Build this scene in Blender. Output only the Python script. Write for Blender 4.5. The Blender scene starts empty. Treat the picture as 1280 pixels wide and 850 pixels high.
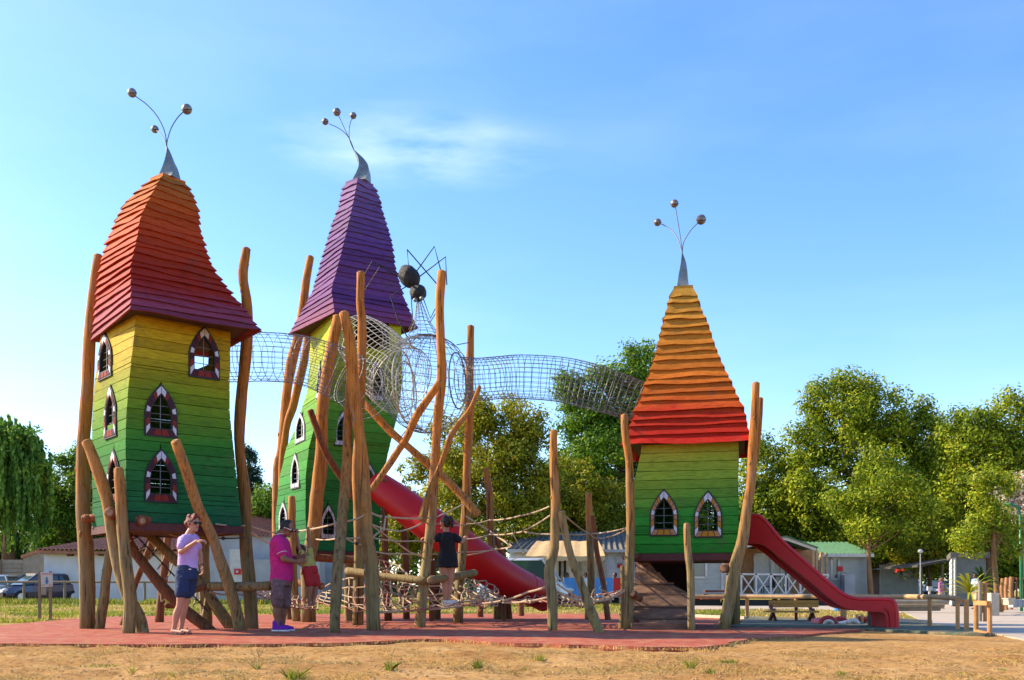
import bpy, math, random
import numpy as np
from mathutils import Vector, Matrix, noise
R = math.radians
random.seed(7)
rng = np.random.default_rng(11)
SC = bpy.context.scene
COL = SC.collection

# ------------------------------------------------------------------ camera
F = 1244.0; CH = 0.62; HY = 738.0          # focal length in photo pixels, eye height, horizon row
cam = bpy.data.objects.new('camera', bpy.data.cameras.new('camera'))
COL.objects.link(cam); SC.camera = cam
cam.location = (0, 0, CH); cam.rotation_euler = (R(90), 0, 0)
cam.data.sensor_width = 36; cam.data.lens = 36 * F / 1280
cam.data.shift_y = (HY - 425) / 1280
cam.data.clip_start = .1; cam.data.clip_end = 3000

# ------------------------------------------------------------------ light
SUN_EL = 34; SUN_AZ = -76                  # azimuth: degrees clockwise from +Y
sd = Vector((math.sin(R(SUN_AZ)) * math.cos(R(SUN_EL)), math.cos(R(SUN_AZ)) * math.cos(R(SUN_EL)), math.sin(R(SUN_EL))))
sun = bpy.data.objects.new('sun', bpy.data.lights.new('sun', 'SUN'))
COL.objects.link(sun); sun.data.energy = 4.4; sun.data.angle = R(.5); sun.data.color = (1, .82, .57)
sun.rotation_euler = (-sd).to_track_quat('-Z', 'Y').to_euler()
W = bpy.data.worlds.new('World'); SC.world = W; W.use_nodes = True
wn, wl = W.node_tree.nodes, W.node_tree.links
bg = wn['Background']; bg.inputs[1].default_value = .15
sky = wn.new('ShaderNodeTexSky'); sky.sky_type = 'NISHITA'; sky.sun_disc = False
sky.sun_elevation = R(SUN_EL); sky.sun_rotation = R(SUN_AZ)
sky.air_density = 1.0; sky.dust_density = .7; sky.ozone_density = 3.0; sky.altitude = 0
tc = wn.new('ShaderNodeTexCoord')
mp = wn.new('ShaderNodeMapping'); mp.inputs['Scale'].default_value = (1.2, 1.0, 4.5); mp.inputs['Rotation'].default_value = (0, R(-14), 0)
wl.new(tc.outputs['Generated'], mp.inputs[0])
cn = wn.new('ShaderNodeTexNoise'); cn.inputs['Scale'].default_value = 2.3; cn.inputs['Detail'].default_value = 7; cn.inputs['Roughness'].default_value = .52
wl.new(mp.outputs[0], cn.inputs[0])
cr = wn.new('ShaderNodeMapRange'); cr.inputs[1].default_value = .46; cr.inputs[2].default_value = .82; cr.inputs[4].default_value = .05
wl.new(cn.outputs[0], cr.inputs[0])
# a thin cirrus wisp of its own
vm = wn.new('ShaderNodeVectorMath'); vm.operation = 'DISTANCE'
mp2 = wn.new('ShaderNodeMapping'); mp2.inputs['Scale'].default_value = (1, 1, 4.2); mp2.inputs['Rotation'].default_value = (0, R(-10), 0)
wl.new(tc.outputs['Generated'], mp2.inputs[0])
wd = Vector(((515 - 640) / F, 1, (HY - 186) / F)).normalized()
_r = Matrix.Rotation(R(-10), 3, 'Y') @ Vector((wd.x, wd.y, wd.z * 4.2))
wl.new(mp2.outputs[0], vm.inputs[0]); vm.inputs[1].default_value = _r
w2 = wn.new('ShaderNodeMapRange'); w2.inputs[1].default_value = .16; w2.inputs[2].default_value = .0; w2.inputs[3].default_value = 0; w2.inputs[4].default_value = .26
wl.new(vm.outputs['Value'], w2.inputs[0])
cn2 = wn.new('ShaderNodeTexNoise'); cn2.inputs['Scale'].default_value = 9; cn2.inputs['Detail'].default_value = 8
wl.new(mp.outputs[0], cn2.inputs[0])
w3 = wn.new('ShaderNodeMath'); w3.operation = 'MULTIPLY'; wl.new(w2.outputs[0], w3.inputs[0])
w4 = wn.new('ShaderNodeMapRange'); w4.inputs[1].default_value = .38; w4.inputs[2].default_value = .7; wl.new(cn2.outputs[0], w4.inputs[0]); wl.new(w4.outputs[0], w3.inputs[1])
w5 = wn.new('ShaderNodeMath'); w5.operation = 'ADD'; w5.use_clamp = True; wl.new(w3.outputs[0], w5.inputs[0]); wl.new(cr.outputs[0], w5.inputs[1])
hs = wn.new('ShaderNodeHueSaturation'); hs.inputs['Saturation'].default_value = 1.22; hs.inputs['Hue'].default_value = .507
wl.new(sky.outputs[0], hs.inputs['Color'])
cm = wn.new('ShaderNodeMixRGB'); cm.inputs[2].default_value = (7.2, 7.4, 7.6, 1)
wl.new(w5.outputs[0], cm.inputs[0]); wl.new(hs.outputs[0], cm.inputs[1]); wl.new(cm.outputs[0], bg.inputs[0])
SC.view_settings.view_transform = 'Standard'; SC.view_settings.look = 'None'
SC.view_settings.exposure = 1.2; SC.view_settings.gamma = 1

# ------------------------------------------------------------------ helpers
def P(px, py, Y): return Vector(((px - 640) / F * Y, Y, CH + (HY - py) / F * Y))
def S(w, Y): return w / F * Y
def X(px, Y): return (px - 640) / F * Y

def tag(o, label=None, cat=None, group=None, kind=None):
    if label: o['label'] = label
    if cat: o['category'] = cat
    if group: o['group'] = group
    if kind: o['kind'] = kind
    return o
def thing(name, loc, label, cat, group=None):
    o = bpy.data.objects.new(name, None); COL.objects.link(o); o.location = Vector(loc); o.empty_display_size = .2
    return tag(o, label, cat, group)
def origin_of(o):
    v = Vector((0, 0, 0))
    while o is not None: v += o.location; o = o.parent
    return v

class MB:
    def __init__(s): s.v = []; s.f = []
    def add(s, vs, fs):
        b = len(s.v); s.v += [tuple(v) for v in vs]; s.f += [tuple(i + b for i in f) for f in fs]; return s
    def box(s, c, size, rot=None):
        c = Vector(c); h = Vector(size) / 2; vs = []
        for dx, dy, dz in ((-1,-1,-1),(1,-1,-1),(1,1,-1),(-1,1,-1),(-1,-1,1),(1,-1,1),(1,1,1),(-1,1,1)):
            v = Vector((dx*h.x, dy*h.y, dz*h.z))
            if rot is not None: v = rot @ v
            vs.append(c + v)
        return s.add(vs, [(0,3,2,1),(4,5,6,7),(0,1,5,4),(1,2,6,5),(2,3,7,6),(3,0,4,7)])
    def bar(s, a, b, w, h):          # box from a to b, w across, h high
        a, b = Vector(a), Vector(b); d = b - a; L = d.length
        if L < 1e-6: return s
        q = d.to_track_quat('X', 'Z').to_matrix()
        return s.box((a + b) / 2, (L, w, h), q)
    def hexa(s, v8): return s.add(v8, [(0,3,2,1),(4,5,6,7),(0,1,5,4),(1,2,6,5),(2,3,7,6),(3,0,4,7)])
    def tube(s, pts, rad, n=8, caps=True, close=False, rough=0, asp=1.0):
        pts = [Vector(p) for p in pts]; m = len(pts)
        if not hasattr(rad, '__len__'): rad = [rad] * m
        t = []
        for i in range(m):
            if close: d = pts[(i+1) % m] - pts[i-1]
            else: d = pts[min(i+1, m-1)] - pts[max(i-1, 0)]
            t.append(d.normalized() if d.length > 1e-9 else Vector((0,0,1)))
        ref = Vector((0,0,1)) if abs(t[0].z) < .8 else Vector((1,0,0))
        u = t[0].cross(ref).normalized(); vs = []
        for i in range(m):
            u = (u - t[i] * u.dot(t[i])).normalized(); w = t[i].cross(u)
            for k in range(n):
                a = 2 * math.pi * k / n; r = rad[i]
                if rough: r *= 1 + rough * noise.noise(Vector((pts[i].x*3 + math.cos(a)*.8, pts[i].z*2.2, math.sin(a)*.8 + pts[i].y)))
                vs.append(pts[i] + (u * math.cos(a) * asp + w * math.sin(a)) * r)
        fs = []
        for i in range(m if close else m - 1):
            j = (i + 1) % m
            for k in range(n):
                l = (k + 1) % n; fs.append((i*n+k, i*n+l, j*n+l, j*n+k))
        if caps and not close: fs.append(tuple(range(n))[::-1]); fs.append(tuple((m-1)*n + k for k in range(n)))
        return s.add(vs, fs)
    def ell(s, c, r, nu=12, nv=8, rot=None, bump=0, seed=0):
        c = Vector(c); r = (r, r, r) if not hasattr(r, '__len__') else r
        vs = []; fs = []
        for j in range(nv + 1):
            ph = math.pi * j / nv
            for i in range(nu):
                th = 2 * math.pi * i / nu
                v = Vector((math.sin(ph)*math.cos(th), math.sin(ph)*math.sin(th), math.cos(ph)))
                if bump: v *= 1 + bump * noise.noise(v * 2.3 + Vector((seed, seed*2, 0)))
                v = Vector((v.x*r[0], v.y*r[1], v.z*r[2]))
                if rot is not None: v = rot @ v
                vs.append(c + v)
        for j in range(nv):
            for i in range(nu):
                k = (i+1) % nu; fs.append((j*nu+i, (j+1)*nu+i, (j+1)*nu+k, j*nu+k))
        return s.add(vs, fs)
    def loft(s, secs, n=16):         # secs: (centre, rx, ry, yaw) horizontal ellipses
        vs = []; fs = []
        for c, rx, ry, yaw in secs:
            c = Vector(c); ca, sa = math.cos(yaw), math.sin(yaw)
            for k in range(n):
                a = 2*math.pi*k/n; x, y = rx*math.cos(a), ry*math.sin(a)
                vs.append(c + Vector((x*ca - y*sa, x*sa + y*ca, 0)))
        m = len(secs)
        for i in range(m-1):
            for k in range(n):
                l = (k+1) % n; fs.append((i*n+k, i*n+l, (i+1)*n+l, (i+1)*n+k))
        fs.append(tuple(range(n))[::-1]); fs.append(tuple((m-1)*n+k for k in range(n)))
        return s.add(vs, fs)
    def prism(s, outline, vec):      # outline: list of 3d points, extruded along vec
        n = len(outline); a = [Vector(p) for p in outline]; b = [p + Vector(vec) for p in a]
        fs = [tuple(range(n))[::-1], tuple(range(n, 2*n))] + [(i, (i+1) % n, n + (i+1) % n, n + i) for i in range(n)]
        return s.add(a + b, fs)
    def build(s, name, m, parent=None, origin=None, smooth=False, kind=None, fix=True):
        o0 = origin_of(parent) if parent is not None else Vector(origin if origin is not None else (0,0,0))
        me = bpy.data.meshes.new(name)
        me.from_pydata([(v[0]-o0.x, v[1]-o0.y, v[2]-o0.z) for v in s.v], [], s.f)
        if m: me.materials.append(m)
        if smooth: me.shade_smooth()
        o = bpy.data.objects.new(name, me); COL.objects.link(o)
        if parent is not None: o.parent = parent
        else: o.location = o0
        if kind: o['kind'] = kind
        return o
def fixnormals(o):
    import bmesh
    bm = bmesh.new(); bm.from_mesh(o.data); bmesh.ops.recalc_face_normals(bm, faces=bm.faces); bm.to_mesh(o.data); bm.free(); return o

def catmull(pts, n):
    pts = [Vector(p) for p in pts]
    if len(pts) == 2: return [pts[0].lerp(pts[1], i/n) for i in range(n+1)]
    P_ = [pts[0]*2 - pts[1]] + pts + [pts[-1]*2 - pts[-2]]
    out = []; m = len(pts) - 1
    for i in range(n+1):
        x = i / n * m; k = min(int(x), m-1); t = x - k
        a, b, c, d = P_[k], P_[k+1], P_[k+2], P_[k+3]
        out.append(.5*((2*b) + (c-a)*t + (2*a-5*b+4*c-d)*t*t + (3*b-a-3*c+d)*t**3))
    return out

# ------------------------------------------------------------------ materials
def newmat(name, rough=.7, metal=0.0, spec=.4):
    m = bpy.data.materials.new(name); m.use_nodes = True
    b = m.node_tree.nodes['Principled BSDF']
    b.inputs['Roughness'].default_value = rough; b.inputs['Metallic'].default_value = metal
    b.inputs['Specular IOR Level'].default_value = spec
    return m, m.node_tree.nodes, m.node_tree.links, b
def nnode(nt, src, scale, detail=5, vec=None, stretch=None, rough=.6):
    n = nt.nodes.new('ShaderNodeTexNoise'); n.inputs['Scale'].default_value = scale; n.inputs['Detail'].default_value = detail; n.inputs['Roughness'].default_value = rough
    g = src
    if stretch:
        mp = nt.nodes.new('ShaderNodeMapping'); mp.inputs['Scale'].default_value = stretch; nt.links.new(g, mp.inputs[0]); g = mp.outputs[0]
    nt.links.new(g, n.inputs['Vector']); return n
def ramp(nt, fac, stops, interp='LINEAR'):
    r = nt.nodes.new('ShaderNodeValToRGB'); r.color_ramp.interpolation = interp
    e = r.color_ramp.elements
    while len(e) < len(stops): e.new(.5)
    for i, (p, c) in enumerate(stops): e[i].position = p; e[i].color = (*c, 1)
    nt.links.new(fac, r.inputs[0]); return r
def mix(nt, a, b, fac, mode='MIX'):
    m = nt.nodes.new('ShaderNodeMixRGB'); m.blend_type = mode
    for i, v in ((0, fac), (1, a), (2, b)):
        if isinstance(v, (int, float)): m.inputs[i].default_value = v
        elif isinstance(v, tuple): m.inputs[i].default_value = (*v, 1)
        else: nt.links.new(v, m.inputs[i])
    return m.outputs[0]
def mrange(nt, src, a, b, c=0., d=1.):
    n = nt.nodes.new('ShaderNodeMapRange'); nt.links.new(src, n.inputs[0])
    for i, v in enumerate((a, b, c, d)): n.inputs[i+1].default_value = v
    return n.outputs[0]
def bump(nt, b, h, strength=.3, dist=.01):
    n = nt.nodes.new('ShaderNodeBump'); n.inputs['Strength'].default_value = strength; n.inputs['Distance'].default_value = dist
    nt.links.new(h, n.inputs['Height']); nt.links.new(n.outputs[0], b.inputs['Normal'])
def pos(nt):
    g = nt.nodes.new('ShaderNodeNewGeometry'); return g.outputs['Position']
def sepz(nt, p):
    s = nt.nodes.new('ShaderNodeSeparateXYZ'); nt.links.new(p, s.inputs[0]); return s.outputs
def plain(name, c1, c2=None, scale=8, rough=.7, metal=0, bm=.15, stretch=None, dist=.01, spec=.4, objvar=0.):
    """two-tone noise colour with fine relief"""
    m, N, L, b = newmat(name, rough, metal, spec); nt = m.node_tree; p = pos(nt)
    c2 = c2 or tuple(x*.72 for x in c1)
    n = nnode(nt, p, scale, stretch=stretch); r = ramp(nt, n.outputs[0], [(.3, c2), (.68, c1)])
    out = r.outputs[0]
    if objvar:
        oi = N.new('ShaderNodeObjectInfo'); out = mix(nt, out, ramp(nt, oi.outputs['Random'], [(0, (1-objvar,)*3), (1, (1+objvar,)*3)]).outputs[0], 1., 'MULTIPLY')
    L.new(out, b.inputs['Base Color'])
    n2 = nnode(nt, p, scale*5, 4, stretch=stretch); bump(nt, b, n2.outputs[0], bm, dist)
    return m
def gradpaint(name, z0, z1, stops, rough=.55):
    """painted boards whose colour changes with height, worn and grained"""
    m, N, L, b = newmat(name, .72, 0, .12); nt = m.node_tree; p = pos(nt)
    z = sepz(nt, p)[2]; n0 = nnode(nt, p, 1.1, 3)
    zz = N.new('ShaderNodeMath'); zz.operation = 'ADD'; L.new(z, zz.inputs[0]); L.new(mrange(nt, n0.outputs[0], 0, 1, -.25, .25), zz.inputs[1])
    r = ramp(nt, mrange(nt, zz.outputs[0], z0, z1), stops)
    oi = N.new('ShaderNodeObjectInfo')
    v = ramp(nt, oi.outputs['Random'], [(0, (.84, .84, .84)), (1, (1.16, 1.16, 1.16))])
    c = mix(nt, r.outputs[0], v.outputs[0], 1., 'MULTIPLY')
    g = nnode(nt, p, 7, 6, stretch=(1, 1, 9), rough=.7)
    c = mix(nt, c, ramp(nt, g.outputs[0], [(.32, (.55, .53, .52)), (.52, (.97, .97, .96)), (.75, (1.14, 1.14, 1.12))]).outputs[0], 1., 'MULTIPLY')
    d = nnode(nt, p, 2.6, 8, rough=.75)
    c = mix(nt, c, (.10, .075, .05), mrange(nt, d.outputs[0], .56, .74, 0, .7))
    L.new(c, b.inputs['Base Color']); bump(nt, b, g.outputs[0], .45, .006)
    return m

def logmat(name, top, mid, low, zt=3.2, zl=1.0):
    """peeled robinia log: honey brown above, greyer and greener weathered towards the foot, splits along the grain"""
    m, N, L, b = newmat(name, .75, 0, .2); nt = m.node_tree; p = pos(nt); z = sepz(nt, p)[2]
    n0 = nnode(nt, p, 2.2, 4)
    zz = N.new('ShaderNodeMath'); zz.operation = 'ADD'; L.new(z, zz.inputs[0]); L.new(mrange(nt, n0.outputs[0], .2, .8, -.8, .8), zz.inputs[1])
    r = ramp(nt, mrange(nt, zz.outputs[0], zl, zt), [(0, low), (.45, mid), (1, top)])
    g = nnode(nt, p, 16, 7, stretch=(1.6, 1.6, .16), rough=.7)
    c = mix(nt, r.outputs[0], ramp(nt, g.outputs[0], [(.30, (.30, .26, .24)), (.46, (.82, .80, .78)), (.7, (1.2, 1.18, 1.12))]).outputs[0], 1., 'MULTIPLY')
    k = nnode(nt, p, 5, 6, stretch=(1, 1, .6)); c = mix(nt, c, (.09, .05, .03), mrange(nt, k.outputs[0], .62, .72, 0, .7))
    gw = nnode(nt, p, 3.3, 6, stretch=(1, 1, .35), rough=.7); c = mix(nt, c, (.30, .23, .15), mrange(nt, gw.outputs[0], .53, .68, 0, .5))
    ck = nnode(nt, p, 21, 3, stretch=(1.5, 1.5, .05), rough=.5); c = mix(nt, c, (.05, .03, .02), mrange(nt, ck.outputs[0], .60, .66, 0, .85))
    oi = N.new('ShaderNodeObjectInfo'); c = mix(nt, c, ramp(nt, oi.outputs['Random'], [(0, (.8, .78, .76)), (1, (1.2, 1.2, 1.2))]).outputs[0], 1., 'MULTIPLY')
    L.new(c, b.inputs['Base Color']); bump(nt, b, g.outputs[0], .9, .015)
    return m

M = {}
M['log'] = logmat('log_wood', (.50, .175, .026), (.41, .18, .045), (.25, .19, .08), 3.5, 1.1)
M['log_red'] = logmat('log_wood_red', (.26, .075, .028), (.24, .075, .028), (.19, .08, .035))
M['end'] = plain('end_grain', (.40, .24, .13), (.22, .11, .06), 30, .8)
M['t1w'] = gradpaint('paint_yellow_green', 1.6, 4.6, [(0, (.008, .10, .045)), (.38, (.035, .19, .022)), (.62, (.17, .26, .012)), (.82, (.42, .30, .012)), (1, (.44, .27, .01))])
M['t1r'] = gradpaint('paint_red_orange', 4.35, 6.7, [(0, (.24, .04, .06)), (.17, (.30, .05, .08)), (.27, (.34, .022, .014)), (.65, (.44, .05, .010)), (.88, (.40, .085, .012)), (1, (.42, .13, .02))])
M['t2w'] = gradpaint('paint_lime_green', 1.4, 6.4, [(0, (.010, .14, .05)), (.3, (.03, .20, .03)), (.58, (.10, .27, .02)), (.85, (.38, .42, .02)), (1, (.44, .45, .03))])
M['t2r'] = gradpaint('paint_purple', 6.0, 9.2, [(0, (.20, .05, .13)), (.12, (.13, .04, .15)), (.5, (.11, .045, .18)), (1, (.20, .11, .26))])
M['t3w'] = gradpaint('paint_green_yellow', 1.1, 3.0, [(0, (.014, .20, .018)), (.4, (.035, .25, .03)), (.8, (.26, .33, .03)), (1, (.44, .38, .05))])
M['t3r'] = gradpaint('paint_orange', 3.0, 5.5, [(0, (.40, .016, .008)), (.16, (.44, .03, .01)), (.26, (.46, .10, .012)), (.6, (.48, .165, .018)), (1, (.46, .24, .035))])
M['dark_wood'] = plain('dark_red_beam', (.10, .022, .018), (.05, .012, .012), 9, .7, stretch=(1, 1, 1))
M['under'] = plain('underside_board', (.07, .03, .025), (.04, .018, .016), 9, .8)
M['zinc'] = plain('zinc_sheet', (.26, .29, .28), (.13, .16, .16), 5, .5, .6, .2)
M['ball'] = plain('steel_ball', (.28, .26, .24), (.10, .08, .07), 11, .5, .6, .15)
M['wire'] = plain('steel_wire', (.20, .21, .22), (.12, .13, .14), 30, .55, .3, 0)
M['wirew'] = plain('bright_steel_wire', (.55, .52, .42), (.38, .36, .28), 30, .5, .2, 0)
M['spider'] = plain('dark_mesh_metal', (.06, .055, .05), (.015, .018, .02), 26, .5, .6, .9, dist=.02)
M['black'] = plain('black_lead', (.02, .018, .02), None, 20, .6)
M['rope'] = plain('hemp_rope', (.56, .44, .30), (.36, .25, .16), 60, .85, bm=.8, stretch=(1, 1, 1))
M['rope_red'] = plain('reddish_rope', (.50, .22, .15), (.3, .1, .07), 60, .85, bm=.8)
M['rope_dark'] = plain('dark_rope', (.07, .05, .045), None, 60, .85)
M['clamp'] = plain('rope_clamp', (.035, .03, .03), None, 40, .5)
M['red_slide'] = plain('red_slide_plastic', (.52, .006, .012), (.44, .006, .010), 2.5, .45, bm=.05, spec=.35)
M['red_dark'] = plain('red_slide_edge', (.60, .008, .014), (.54, .008, .012), 2.5, .4, bm=.03, spec=.5)
# ------------------------------------------------------------------ ground
MAT_OUT = [(-150,800),(-60,790),(0,784),(60,778),(130,773),(250,770.5),(420,769),(640,768.5),(800,769),(905,771),(935,773),(925,780),(905,786),
           (980,786),(1085,786.5),(1050,792),(990,797),(930,803),(890,811),(850,812.5),(790,811),(700,808.5),(620,806),(580,802.5),(520,802),(420,807),(250,808.5),(120,808.5),(0,808),(-100,807),(-200,804)]
def ground_pt(px, py): Y = F * CH / (py - HY); return Vector((X(px, Y), Y, 0))
def inpoly(x, y, poly):
    c = False; j = len(poly) - 1
    for i in range(len(poly)):
        a, b = poly[i], poly[j]
        if (a[1] > y) != (b[1] > y) and x < (b[0]-a[0])*(y-a[1])/(b[1]-a[1]) + a[0]: c = not c
        j = i
    return c
mat_xy = [ground_pt(*p) for p in MAT_OUT]
green_px = [(930,772.5),(990,774),(1060,776),(1128,779),(1190,785),(1228,791),(1238,795),(1200,794.5),(1150,792),(1100,789.5),(1040,787),(985,786.5),(915,785.5),(928,780)]
green_xy = [ground_pt(*p) for p in green_px]

def smooth_outline(pts, n, wob, seed):
    pts = [Vector(p) for p in pts]; m = len(pts); out = []
    for i in range(m):
        a, b, c, d = pts[i-1], pts[i], pts[(i+1) % m], pts[(i+2) % m]
        k = max(2, min(n, int((c-b).length / .12)))
        for j in range(k):
            t = j / k; q = .5*((2*b) + (c-a)*t + (2*a-5*b+4*c-d)*t*t + (3*b-a-3*c+d)*t**3)
            q.x += wob*noise.noise(Vector((q.x*2.5, q.y*2.5, seed))); q.y += wob*1.2*noise.noise(Vector((q.x*2.5+9, q.y*2.5, seed)))
            out.append(q)
    return out
red_o = smooth_outline(mat_xy, 16, .10, 1.); green_o = smooth_outline(green_xy, 14, .05, 5.)

m, N, L, b = newmat('ground_sand_grass', .95, 0, .1); nt = m.node_tree; p = pos(nt); xyz = sepz(nt, p)
n1 = nnode(nt, p, .9, 6, rough=.65); n2 = nnode(nt, p, 14, 6, rough=.7); n3 = nnode(nt, p, 110, 3)
sand = ramp(nt, n1.outputs[0], [(.3, (.36, .19, .062)), (.45, (.47, .275, .10)), (.6, (.54, .34, .14)), (.75, (.60, .42, .21))]).outputs[0]
sand = mix(nt, sand, ramp(nt, n2.outputs[0], [(.34, (.45, .36, .28)), (.47, (.92, .88, .84)), (.75, (1.3, 1.3, 1.25))]).outputs[0], 1., 'MULTIPLY')
sand = mix(nt, sand, ramp(nt, n3.outputs[0], [(.35, (.7, .66, .6)), (.6, (1.1, 1.1, 1.1))]).outputs[0], 1., 'MULTIPLY')
grass = ramp(nt, n1.outputs[0], [(.3, (.14, .17, .03)), (.52, (.33, .27, .06)), (.72, (.46, .34, .11))]).outputs[0]
grass = mix(nt, grass, ramp(nt, n2.outputs[0], [(.3, (.6, .65, .5)), (.7, (1.2, 1.15, 1.1))]).outputs[0], 1., 'MULTIPLY')
yy = N.new('ShaderNodeMath'); yy.operation = 'ADD'; L.new(xyz[1], yy.inputs[0]); L.new(mrange(nt, n1.outputs[0], 0, 1, -4, 4), yy.inputs[1])
c = mix(nt, sand, grass, mrange(nt, yy.outputs[0], 15.5, 19))
L.new(c, b.inputs['Base Color'])
bm_ = N.new('ShaderNodeMath'); bm_.operation = 'ADD'; L.new(n2.outputs[0], bm_.inputs[0]); L.new(n3.outputs[0], bm_.inputs[1]); bump(nt, b, bm_.outputs[0], .8, .03)
M['ground'] = m
xs = np.concatenate([-np.geomspace(700, 14, 30), np.arange(-13.5, 13.5, .11), np.geomspace(14, 700, 30)])
ys = np.concatenate([[-300, -60, -20, -5, 0, 2, 3.5], np.arange(4.5, 14, .085), np.arange(14, 30, .3), np.geomspace(30.5, 1200, 34)])
GX, GY = np.meshgrid(xs, ys)
Z = np.zeros_like(GX)
it = np.nditer([GX, GY, Z], op_flags=[['readonly'], ['readonly'], ['writeonly']])
for gx, gy, gz in it:
    x, y = float(gx), float(gy); z = 0
    if 4 < y < 45 and abs(x) < 20:
        z = .04*noise.noise(Vector((x*.8, y*.8, 0))) + .05*noise.noise(Vector((x*3.1, y*3.1, 3))) + .018*noise.noise(Vector((x*8, y*8, 7))) - .012
        z = min(z, .026)
        k = min(1, max(0, (y-10.4)/1.5)); z = z*(1-k) + k*min(z*.25, .004)
    gz[...] = z
g = MB(); g.v = list(zip(GX.ravel().tolist(), GY.ravel().tolist(), Z.ravel().tolist()))
nx = len(xs); g.f = [(j*nx+i, j*nx+i+1, (j+1)*nx+i+1, (j+1)*nx+i) for j in range(len(ys)-1) for i in range(nx-1)]
tag(g.build('ground', M['ground'], smooth=True), kind='structure')

def sheet(name, outline, z, m, zb=-.02):
    o = MB().prism([(q.x, q.y, z) for q in outline], (0, 0, zb - z)).build(name, m); fixnormals(o)
    return tag(o, kind='structure')
def rubber(name, c1, c2, c3):
    m, N, L, b = newmat(name, .85, 0, .2); nt = m.node_tree; p = pos(nt)
    n1 = nnode(nt, p, 1.3, 6, stretch=(.5, 1.4, 1), rough=.65); n2 = nnode(nt, p, 90, 3); n3 = nnode(nt, p, .35, 3)
    c = ramp(nt, n1.outputs[0], [(.3, c2), (.52, c1), (.72, c3)]).outputs[0]
    c = mix(nt, c, ramp(nt, n2.outputs[0], [(.35, (.7, .7, .7)), (.65, (1.15, 1.15, 1.15))]).outputs[0], 1., 'MULTIPLY')
    d = nnode(nt, p, 5, 7, rough=.7); c = mix(nt, c, (.40, .25, .13), mrange(nt, d.outputs[0], .48, .66, 0, .75))
    d2 = nnode(nt, p, 1.7, 8, stretch=(.35, 1.6, 1), rough=.75); c = mix(nt, c, (.07, .025, .02), mrange(nt, d2.outputs[0], .56, .7, 0, .55))
    L.new(c, b.inputs['Base Color']); bump(nt, b, n2.outputs[0], .5, .01); return m
M['rub'] = rubber('red_rubber', (.36, .078, .045), (.27, .062, .042), (.40, .11, .062))
M['rubg'] = rubber('green_rubber', (.085, .12, .085), (.06, .09, .07), (.13, .17, .115))
sheet('safety_surface', red_o, .03, M['rub'])
sheet('green_safety_surface', green_o, .038, M['rubg'])
M['road'] = plain('pale_gravel_road', (.42, .36, .29), (.33, .27, .21), 2.5, .95, bm=.4)
rd = [ground_pt(*q) for q in ((868,762),(1000,761),(1130,766),(1163,781),(1215,786),(1250,794),(1300,805),(1500,826),(1750,800),(1800,757),(1400,752),(1150,751.5),(860,755))]
sheet('road', rd, .012, M['road'])
M['kerb'] = plain('pale_kerb_stone', (.55, .47, .36), (.4, .33, .25), 6, .9)
k = MB(); k.bar(ground_pt(1118, 779)+Vector((0,0,.05)), ground_pt(1162, 782)+Vector((0,0,.05)), .1, .09)
tag(k.build('kerb', M['kerb'], origin=ground_pt(1140, 780)), kind='structure')
k = MB(); k.bar(ground_pt(932, 776)+Vector((0,0,.05)), ground_pt(845, 772)+Vector((0,0,.05)), .08, .08)
tag(k.build('kerb', M['kerb'], origin=ground_pt(890, 774)), kind='structure')

# ------------------------------------------------------------------ towers
def pinterp(poly, y):
    poly = sorted(poly, key=lambda q: q[1])
    if y <= poly[0][1]: a, b = poly[0], poly[1]
    elif y >= poly[-1][1]: a, b = poly[-2], poly[-1]
    else:
        for a, b in zip(poly, poly[1:]):
            if a[1] <= y <= b[1]: break
    return a[0] + (b[0]-a[0])*(y-a[1])/(b[1]-a[1])
def py_of(z, Y): return HY - (z - CH)*F/Y
def ring0(pL, pC, pR, a, Yax, z):
    s = t = 1.2; ca, sa = math.cos(a), math.sin(a)
    for _ in range(25):
        Yc = Yax - (s*sa + t*ca)/2
        Xc = X(pinterp(pC, py_of(z, Yc)), Yc)
        kr = (pinterp(pR, py_of(z, Yc + s*sa)) - 640)/F; s1 = max(.05, (kr*Yc - Xc)/(ca - kr*sa))
        if pL is None: t1 = s1
        else:
            kl = (pinterp(pL, py_of(z, Yc + t*ca)) - 640)/F; t1 = max(.05, (kl*Yc - Xc)/(-sa - kl*ca))
        s += (s1-s)*.6; t += (min(t1, 3.)-t)*.6
    return s, t, Yc, Xc
ROT = {}
def rotfit(pL, pC, pR, Yax, z0, z1):
    """the towers twist as they rise: fit the rotation that keeps the section square, smoothly over the height"""
    zs = np.linspace(z0, z1, 14); aa = []
    for z in zs:
        lo, hi = R(18), R(66)
        for _ in range(18):
            m_ = (lo+hi)/2; s, t, _, _ = ring0(pL, pC, pR, m_, Yax, z)
            if t > s: lo = m_
            else: hi = m_
        aa.append((lo+hi)/2)
    return np.polyfit(zs, aa, 2)
def ring(pL, pC, pR, a, Yax, z):
    """corners C (nearest), R, B, L of a tower's cross-section at height z"""
    if hasattr(a, '__len__'): a = float(np.polyval(a, z))
    s, t, Yc, Xc = ring0(pL, pC, pR, a, Yax, z); t = min(max(t, s*.8), s*1.2); ca, sa = math.cos(a), math.sin(a)
    C = Vector((Xc, Yc, z)); Rr = C + Vector((ca, sa, 0))*s; Lf = C + Vector((-sa, ca, 0))*t
    return [C, Rr, Rr + Lf - C, Lf]
def expand(rg, d):
    out = []
    for i in range(4):
        e1 = (rg[i] - rg[i-1]).normalized(); e2 = (rg[i] - rg[(i+1) % 4]).normalized()
        out.append(rg[i] + (e1 + e2)*d)
    return out
def arch(q, Wd):   # half width of a pointed window at height fraction q
    if q < 0 or q > 1: return 0
    return Wd if q < .45 else Wd*max(0, 1 - ((q-.45)/.55)**1.75)

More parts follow.
